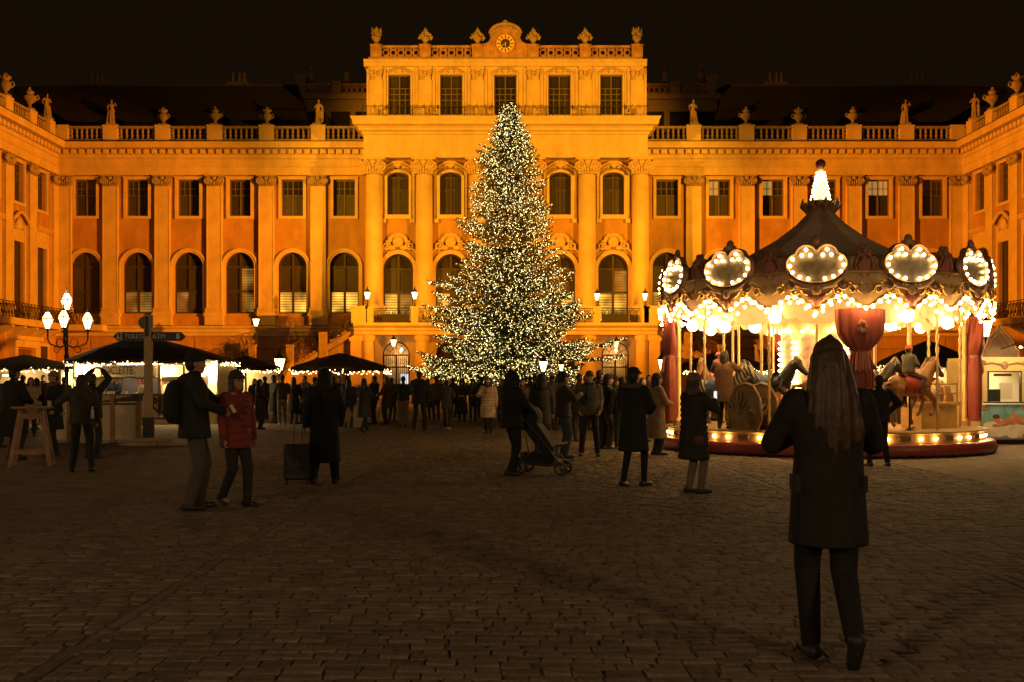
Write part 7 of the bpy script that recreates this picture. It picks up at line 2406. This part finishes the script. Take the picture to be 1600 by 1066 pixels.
# -- pair in front of the carousel
def ex_capfur(o, child, x):
    f = MB(); r = random.Random(8)
    for i in range(26):
        a = 2 * PI * i / 26
        f.ell((.125 * math.cos(a), -.04 + .10 * math.sin(a), 1.475 + .02 * r.random()), (.045, .045, .04), 8, 6)
    child('fur_collar', f, cloth((.10, .065, .04)), .014, 1)
person('woman in knee length black coat with cap and fur collar', 990, 760, 1.70, -38, coat=(.012, .013, .011), hem=.52, legs=(.010, .010, .010), arms='front', stance=((-.10, -.13, .08, .1), (.12, .10, .08, 0)),
       hat='cap', hatc=(.010, .010, .012), hair='short', lod=1, width=1.06, legw=.82, extra=ex_capfur)
def ex_photo(o, child, x):
    phone(o, x, 'phone held up towards the carousel by the woman with the knit hat')
    child('side_bag', MB().ell((.20, -.04, .80), (.05, .10, .08), 12, 8), cloth((.10, .06, .04)))
person('woman in dark puffer coat, beige knit hat and pale jeans photographing the carousel', 1084, 771, 1.60, -62, coat=(.026, .026, .018), hem=.50, legs=(.16, .125, .085), arms=((-.06, .34, 1.34), (.08, .32, 1.36)), stance=((-.12, .0, .08, 0), (.12, .04, .08, 0)),
       hat='beanie', hatc=(.17, .115, .065), hair='bob', hairc=HAIRB, scarf=(.10, .07, .05), lod=1, width=1.12, legw=.95, puffer=True, extra=ex_photo)
person('man in grey zip jacket with beanie, hands in pockets, facing the viewer', 921, 713, 1.70, 176, coat=(.085, .078, .060), hem=.86, legs=BLACK, arms='pocket', stance='wide', hat='beanie', hatc=(.07, .065, .05), scarf=(.035, .035, .03), lod=1, width=1.12)
person('woman in dark beanie, jacket and jeans standing just behind the pram', 880, 716, 1.68, -80, coat=BLACK, hem=.84, legs=JEANS, arms='phone_low', hat='beanie', hatc=BLACK, hair='bob', scarf=(.13, .10, .07), lod=1, width=1.06)
person('person in black hooded coat between the pram pusher and the tree', 846, 706, 1.66, 10, coat=BLACK, hem=.62, legs=BLACK, hat='hood', hatc=BLACK, lod=2)
person('woman in long beige puffer coat facing the viewer, left of the pram', 763, 678, 1.63, 172, coat=(.50, .37, .22), hem=.50, legs=(.03, .02, .017), arms=((-.26, .05, .88), (.12, .28, 1.2)), hair='long', hairc=HAIRD, scarf=(.08, .05, .035), lod=1, width=1.05, legw=.9, puffer=True, stance='step')
person('woman in dark jacket with white shoes looking at the tree', 698, 671, 1.55, -8, coat=CHAR, hem=.72, legs=BLACK, arms='front', hat='beanie', hatc=CHAR, shoe=(.5, .45, .38), lod=2, stance='step', legw=.9)
person('woman in long dark coat and head scarf, left of a pair facing the viewer', 722, 661, 1.60, 178, coat=BLACK, hem=.35, legs=BLACK, arms='front', hair='long', hat='hood', hatc=BLACK, lod=2)
person('slim woman in black with hood, right of a pair facing the viewer', 739, 659, 1.62, 184, coat=BLACK, hem=.80, legs=BLACK, arms='front', hair='long', hat='hood', hatc=BLACK, scarf=(.10, .08, .06), lod=2, stance='step')
person('broad man in dark jacket from behind, before the left gate', 655, 673, 1.82, -10, coat=(.016, .017, .018), hem=.80, legs=(.02, .02, .02), arms='front', scarf=(.06, .06, .06), lod=2, width=1.2, hood=True, stance='wide')
person('man in dark short jacket and loose beige trousers from behind', 630, 668, 1.68, 6, coat=(.022, .024, .022), hem=.92, legs=(.17, .12, .065), arms='front', lod=2, width=1.05, legw=1.25, hair='short')
person('woman with long hair walking left of the beige trousers', 569, 675, 1.60, -28, coat=DKGRN, hem=.48, legs=BLACK, arms='front', hair='long', stance='walk', lod=2)
person('man in dark jacket with jeans turned to the bar counter', 585, 663, 1.72, 60, coat=NAVY, hem=.85, legs=JEANS, arms='cup', scarf=(.12, .1, .07), lod=2, hair='short')
person('woman in brown coat and black trousers leaning towards the counter', 604, 664, 1.68, 75, coat=(.05, .03, .02), hem=.62, legs=BLACK, arms='front', lod=2, hair='long', hairc=HAIRB)
# left middle group
person('tall man in long dark coat at the left of the group under the stair', 428, 662, 1.74, -60, coat=BLACK, hem=.45, legs=BLACK, arms='cup', lod=2, hair='short')
person('person in dark jacket and pale jeans in the group under the stair', 441, 664, 1.72, 20, coat=CHAR, hem=.90, legs=(.15, .13, .10), arms='front', lod=2, hat='beanie', hatc=BLACK, shoe=(.4, .36, .3))
person('person in long black padded coat in the middle of the group under the stair', 459, 663, 1.66, -15, coat=(.012, .012, .011), hem=.40, legs=BLACK, arms='front', lod=2, hair='long', width=1.1)
person('man facing the viewer at the right of the group under the stair', 476, 662, 1.72, 150, coat=NAVY, hem=.80, legs=BLACK, arms='cup', scarf=(.16, .05, .03), lod=2, hair='short')
person('woman in long black coat walking right of the red jacket', 406, 671, 1.58, -100, coat=BLACK, hem=.35, legs=BLACK, arms='front', lod=2, hair='long')
person('person in pale coat at the yellow booth', 340, 652, 1.72, 175, coat=(.28, .2, .1), hem=.5, legs=BLACK, lod=3, hair='bob', hairc=HAIRB)
person('person in dark coat at the yellow booth', 354, 653, 1.58, 150, coat=BROWN, hem=.5, legs=BLACK, lod=3, hair='short')
person('person in black beside the yellow booth', 398, 656, 1.62, -170, coat=BLACK, hem=.6, legs=BLACK, lod=3, hair='bob')
# far left, round the high table
person('big man in long black coat and flat cap behind the high table', 22, 719, 1.78, -35, coat=(.012, .011, .010), hem=.45, legs=BLACK, arms='front', hat='flat', hatc=BLACK, lod=1, width=1.2, legw=1.1)
person('woman in dark coat with pale knit hat behind the high table', 84, 712, 1.70, 140, coat=(.012, .012, .013), hem=.55, legs=BLACK, arms='cup', hat='beanie', hatc=(.20, .14, .08), scarf=(.15, .05, .04), lod=1, width=1.08)
def ex_bottle(o, child, x):
    child('bottle', MB().lathe([(.03, 0), (.032, .14), (.014, .18), (.014, .22)], 10, M=T(.20, -.10, .96)), M_PAPER)
person('man in olive jacket and dark jeans seen from behind, one arm on the high table', 128, 737, 1.62, 10, coat=(.040, .036, .022), hem=.86, legs=(.020, .024, .026), arms=((-.40, .18, 1.10), (.26, .05, .90)), stance='wide', hair='bob', hairc=HAIRD, lod=1, width=1.1, hood=True, extra=ex_bottle)
person('man in dark jacket holding a phone high over his head', 144, 716, 1.66, -12, coat=(.018, .018, .017), hem=.82, legs=BLACK, arms='phone_hi', hair='short', hairc=HAIRB, lod=1, width=1.1, extra=lambda o, c, x: phone(o, x, 'phone raised sideways above the head of the man at the raclette hut', True, .06))
person('person cut by the left frame edge in dark jacket', -6, 700, 1.72, -20, coat=CHAR, hem=.8, legs=BLACK, lod=2)
person('person in pale coat behind the high table', 48, 682, 1.62, -165, coat=(.30, .22, .13), hem=.5, legs=BLACK, hair='long', lod=2)
person('man with dark hair at the left stall counter', 68, 664, 1.74, 170, coat=BROWN, hem=.8, legs=BLACK, scarf=(.14, .12, .08), lod=3, hair='short')
person('woman with dark hair chatting at the left stall', 57, 672, 1.62, 100, coat=CHAR, hem=.6, legs=BLACK, lod=3, hair='bob')
# sellers inside the raclette hut
person('seller in blue shirt behind the counter of the raclette hut', 180, 0, 1.74, 170, coat=(.035, .06, .12), hem=.9, legs=BLACK, arms='front', lod=2, hair='short', loc=(PX(180, 41.0), 41.0, 0))
person('seller with red hair in white apron in the raclette hut', 222, 0, 1.62, 110, coat=(.5, .42, .33), hem=.9, legs=BLACK, arms='front', lod=2, hair='bun', hairc=(.16, .045, .02), loc=(PX(221, 41.2), 41.2, 0))
# crowd between pram and carousel
person('man with bright profile and dark quiff behind the grey jacket', 938, 700, 1.76, -70, coat=BLACK, hem=.8, legs=BLACK, lod=2, hair='short')
person('man in black coat turned away behind the grey jacket', 905, 690, 1.70, 15, coat=BLACK, hem=.7, legs=BLACK, lod=2, hair='short')
person('woman in dark beanie and wide grey trousers with phone at her chest', 950, 701, 1.66, -95, coat=BLACK, hem=.84, legs=(.10, .088, .068), arms='phone_low', hat='beanie', hatc=BLACK, lod=2, legw=1.35, hair='long', shoe=(.35, .3, .25))
person('woman in black hijab facing the viewer between the cap and the grey trousers', 964, 690, 1.62, 178, coat=BLACK, hem=.5, legs=BLACK, hat='hood', hatc=BLACK, lod=2)
person('person in dark jacket and wide dark jeans left of the fur collar', 972, 703, 1.60, 0, coat=CHAR, hem=.9, legs=(.03, .035, .04), lod=2, legw=1.35, hat='cap', hatc=BLACK, shoe=(.5, .42, .3))
def ex_tote(o, child, x):
    child('shoulder_bag', MB().ell((-.20, .02, 1.05), (.06, .13, .14), 12, 8), cloth((.012, .014, .012)), .018, 2)
person('woman in beige long coat with a dark bag, left of the knit hat', 1026, 711, 1.66, -75, coat=(.24, .16, .09), hem=.36, legs=BLACK, arms='front', hat='beanie', hatc=BLACK, hair='bob', lod=1, width=1.1, extra=ex_tote)
person('person in hooded pale hat under the tree', 862, 672, 1.78, 20, coat=CHAR, hem=.7, legs=BLACK, hat='beanie', hatc=(.22, .17, .11), lod=3)
person('dark figure under the right side of the tree', 836, 668, 1.70, -20, coat=BLACK, hem=.7, legs=BLACK, lod=3, hair='short')
person('man and child height figure in black by the tree', 893, 672, 1.60, 30, coat=BLACK, hem=.6, legs=BLACK, lod=3, hair='short') if False else None
person('woman with handbag under the tree behind the puffer coat', 817, 672, 1.58, -170, coat=BROWN, hem=.55, legs=BLACK, lod=3, hair='long')
person('person in dark jacket before the middle umbrella, left', 545, 668, 1.60, -15, coat=NAVY, hem=.8, legs=JEANS, lod=3, hair='long')
person('child in dark coat before the cream counter', 556, 664, 1.28, 20, coat=BROWN, hem=.7, legs=BLACK, hat='pompom', hatc=BROWN, lod=3)
person('person in black right of the counter queue', 612, 660, 1.66, -30, coat=BLACK, hem=.7, legs=BLACK, lod=3, hair='short')
person('person in grey coat near the right gate', 990, 668, 1.64, 170, coat=GREY, hem=.6, legs=BLACK, lod=3, hat='beanie', hatc=GREY)
person('woman in dark coat behind the beige long coat', 1004, 690, 1.60, -140, coat=CHAR, hem=.6, legs=BLACK, lod=2, hair='long')
FAR = {668: 'long haired figure facing the viewer right of the broad man at the left gate', 682: 'figure in beanie from behind left of the white shod woman', 708: 'bareheaded figure partly behind the white shod woman', 752: 'figure in beanie and coat behind the beige puffer coat', 784: 'short haired woman in brown facing the viewer left of the pram pusher', 828: 'bareheaded figure in the crowd right above the pram', 871: 'hooded figure facing the viewer right of the pale hat under the tree', 915: 'figure in cap hidden behind the grey zip jacket', 929: 'long haired figure turned left behind the grey zip jacket', 957: 'figure in beanie behind the wide grey trousers', 980: 'bareheaded figure behind the fur collar coat', 1014: 'woman in brown facing the viewer behind the beige long coat', 521: 'bareheaded figure right of the long black coat under the middle umbrella', 492: 'figure in beanie left of the long black coat by the middle umbrella', 530: 'woman facing the viewer under the pole of the middle umbrella', 414: 'figure in beanie at the left end of the group under the stair', 1042: 'figure in beanie beside the left carousel curtain', 100: 'bareheaded figure in brown right of the high table at the left stall', 36: 'figure in beanie left of the pale coat at the left stall'}
for px, py, H, yw, c_, hm, ht, hr in ((668, 655, 1.62, 160, BLACK, .5, None, 'long'), (682, 657, 1.7, 20, CHAR, .8, 'beanie', 'short'), (708, 652, 1.66, -30, NAVY, .8, None, 'short'), (752, 654, 1.7, 10, BLACK, .6, 'beanie', 'short'),
        (784, 660, 1.6, 170, BROWN, .7, None, 'bob'), (828, 655, 1.72, 30, CHAR, .8, None, 'short'), (871, 664, 1.66, -160, BLACK, .5, 'hood', 'short'), (915, 668, 1.7, 0, NAVY, .8, 'cap', 'short'), (929, 672, 1.64, 90, BLACK, .6, None, 'long'),
        (957, 668, 1.72, -20, CHAR, .8, 'beanie', 'short'), (980, 672, 1.66, 40, BLACK, .6, None, 'short'), (1014, 676, 1.7, -170, BROWN, .6, None, 'bob'), (521, 660, 1.7, 15, BLACK, .8, None, 'short'), (492, 661, 1.66, -40, CHAR, .6, 'beanie', 'short'),
        (530, 657, 1.68, 160, NAVY, .8, None, 'bob'), (414, 656, 1.7, 30, BLACK, .8, 'beanie', 'short'), (1042, 690, 1.62, 150, BLACK, .6, 'beanie', 'short'), (100, 668, 1.66, 30, BROWN, .6, None, 'short'), (36, 668, 1.7, 0, CHAR, .8, 'beanie', 'short')):
    person(FAR[px], px, py, H, yw, coat=c_, hem=hm, legs=BLACK, hat=ht, hatc=c_, hair=hr, lod=3, group='far crowd figures')
# at the carousel
person('man in black from behind watching the carousel, hands on hips', 1373, 729, 1.62, 6, coat=(.010, .010, .010), hem=.84, legs=(.010, .010, .012), arms='hips', stance='wide', hair='short', lod=1, width=1.1)
person('woman in brown coat standing on the carousel platform beside the zebra', 0, 0, 1.66, -20, coat=(.16, .085, .04), hem=.60, legs=(.02, .02, .02), arms='phone', hair='bob', hairc=HAIRB, lod=1, loc=(CCX + pol(3.0, -57).x, CCY + pol(3.0, -57).y, .505), width=1.08)
def rider(i, **kw):
    a = anim[i]
    M = car.matrix_basis @ a.matrix_basis
    p = M @ Vector((-.03, 0, 1.24))
    H = kw.pop('H', 1.2); k = H / 1.75
    d = (M.to_3x3() @ Vector((1, 0, 0)))
    yaw = math.degrees(math.atan2(-d.x, d.y))
    return person(kw.pop('label'), 0, 0, H, yaw, loc=(p.x, p.y, p.z - .86 * k), stance='ride', ride=True, **kw)
car.matrix_basis = T(CCX, CCY, 0)
rider(0, label='child in pink snowsuit and hat riding the zebra', coat=(.42, .12, .10), legs=(.42, .12, .10), hem=.95, arms='front', hat='beanie', hatc=(.50, .20, .16), lod=2, H=1.15, width=1.1, hood=True)
rider(2, label='child in grey jacket and orange hat riding the ochre horse', coat=(.13, .12, .085), legs=(.10, .07, .05), hem=.95, arms='front', hat='beanie', hatc=(.75, .10, .02), lod=2, H=1.2, width=1.1)
rider(9, label='child in bright pink jacket with white hat on the far side of the carousel', coat=(.60, .09, .22), legs=NAVY, hem=.95, arms='front', hat='pompom', hatc=CREAM, lod=2, H=1.1, width=1.1)
rider(4, label='child in dark jacket on the inner dark horse', coat=NAVY, legs=BLACK, hem=.95, arms='front', hat='beanie', hatc=(.1, .05, .03), lod=2, H=1.15)
bake_fused()
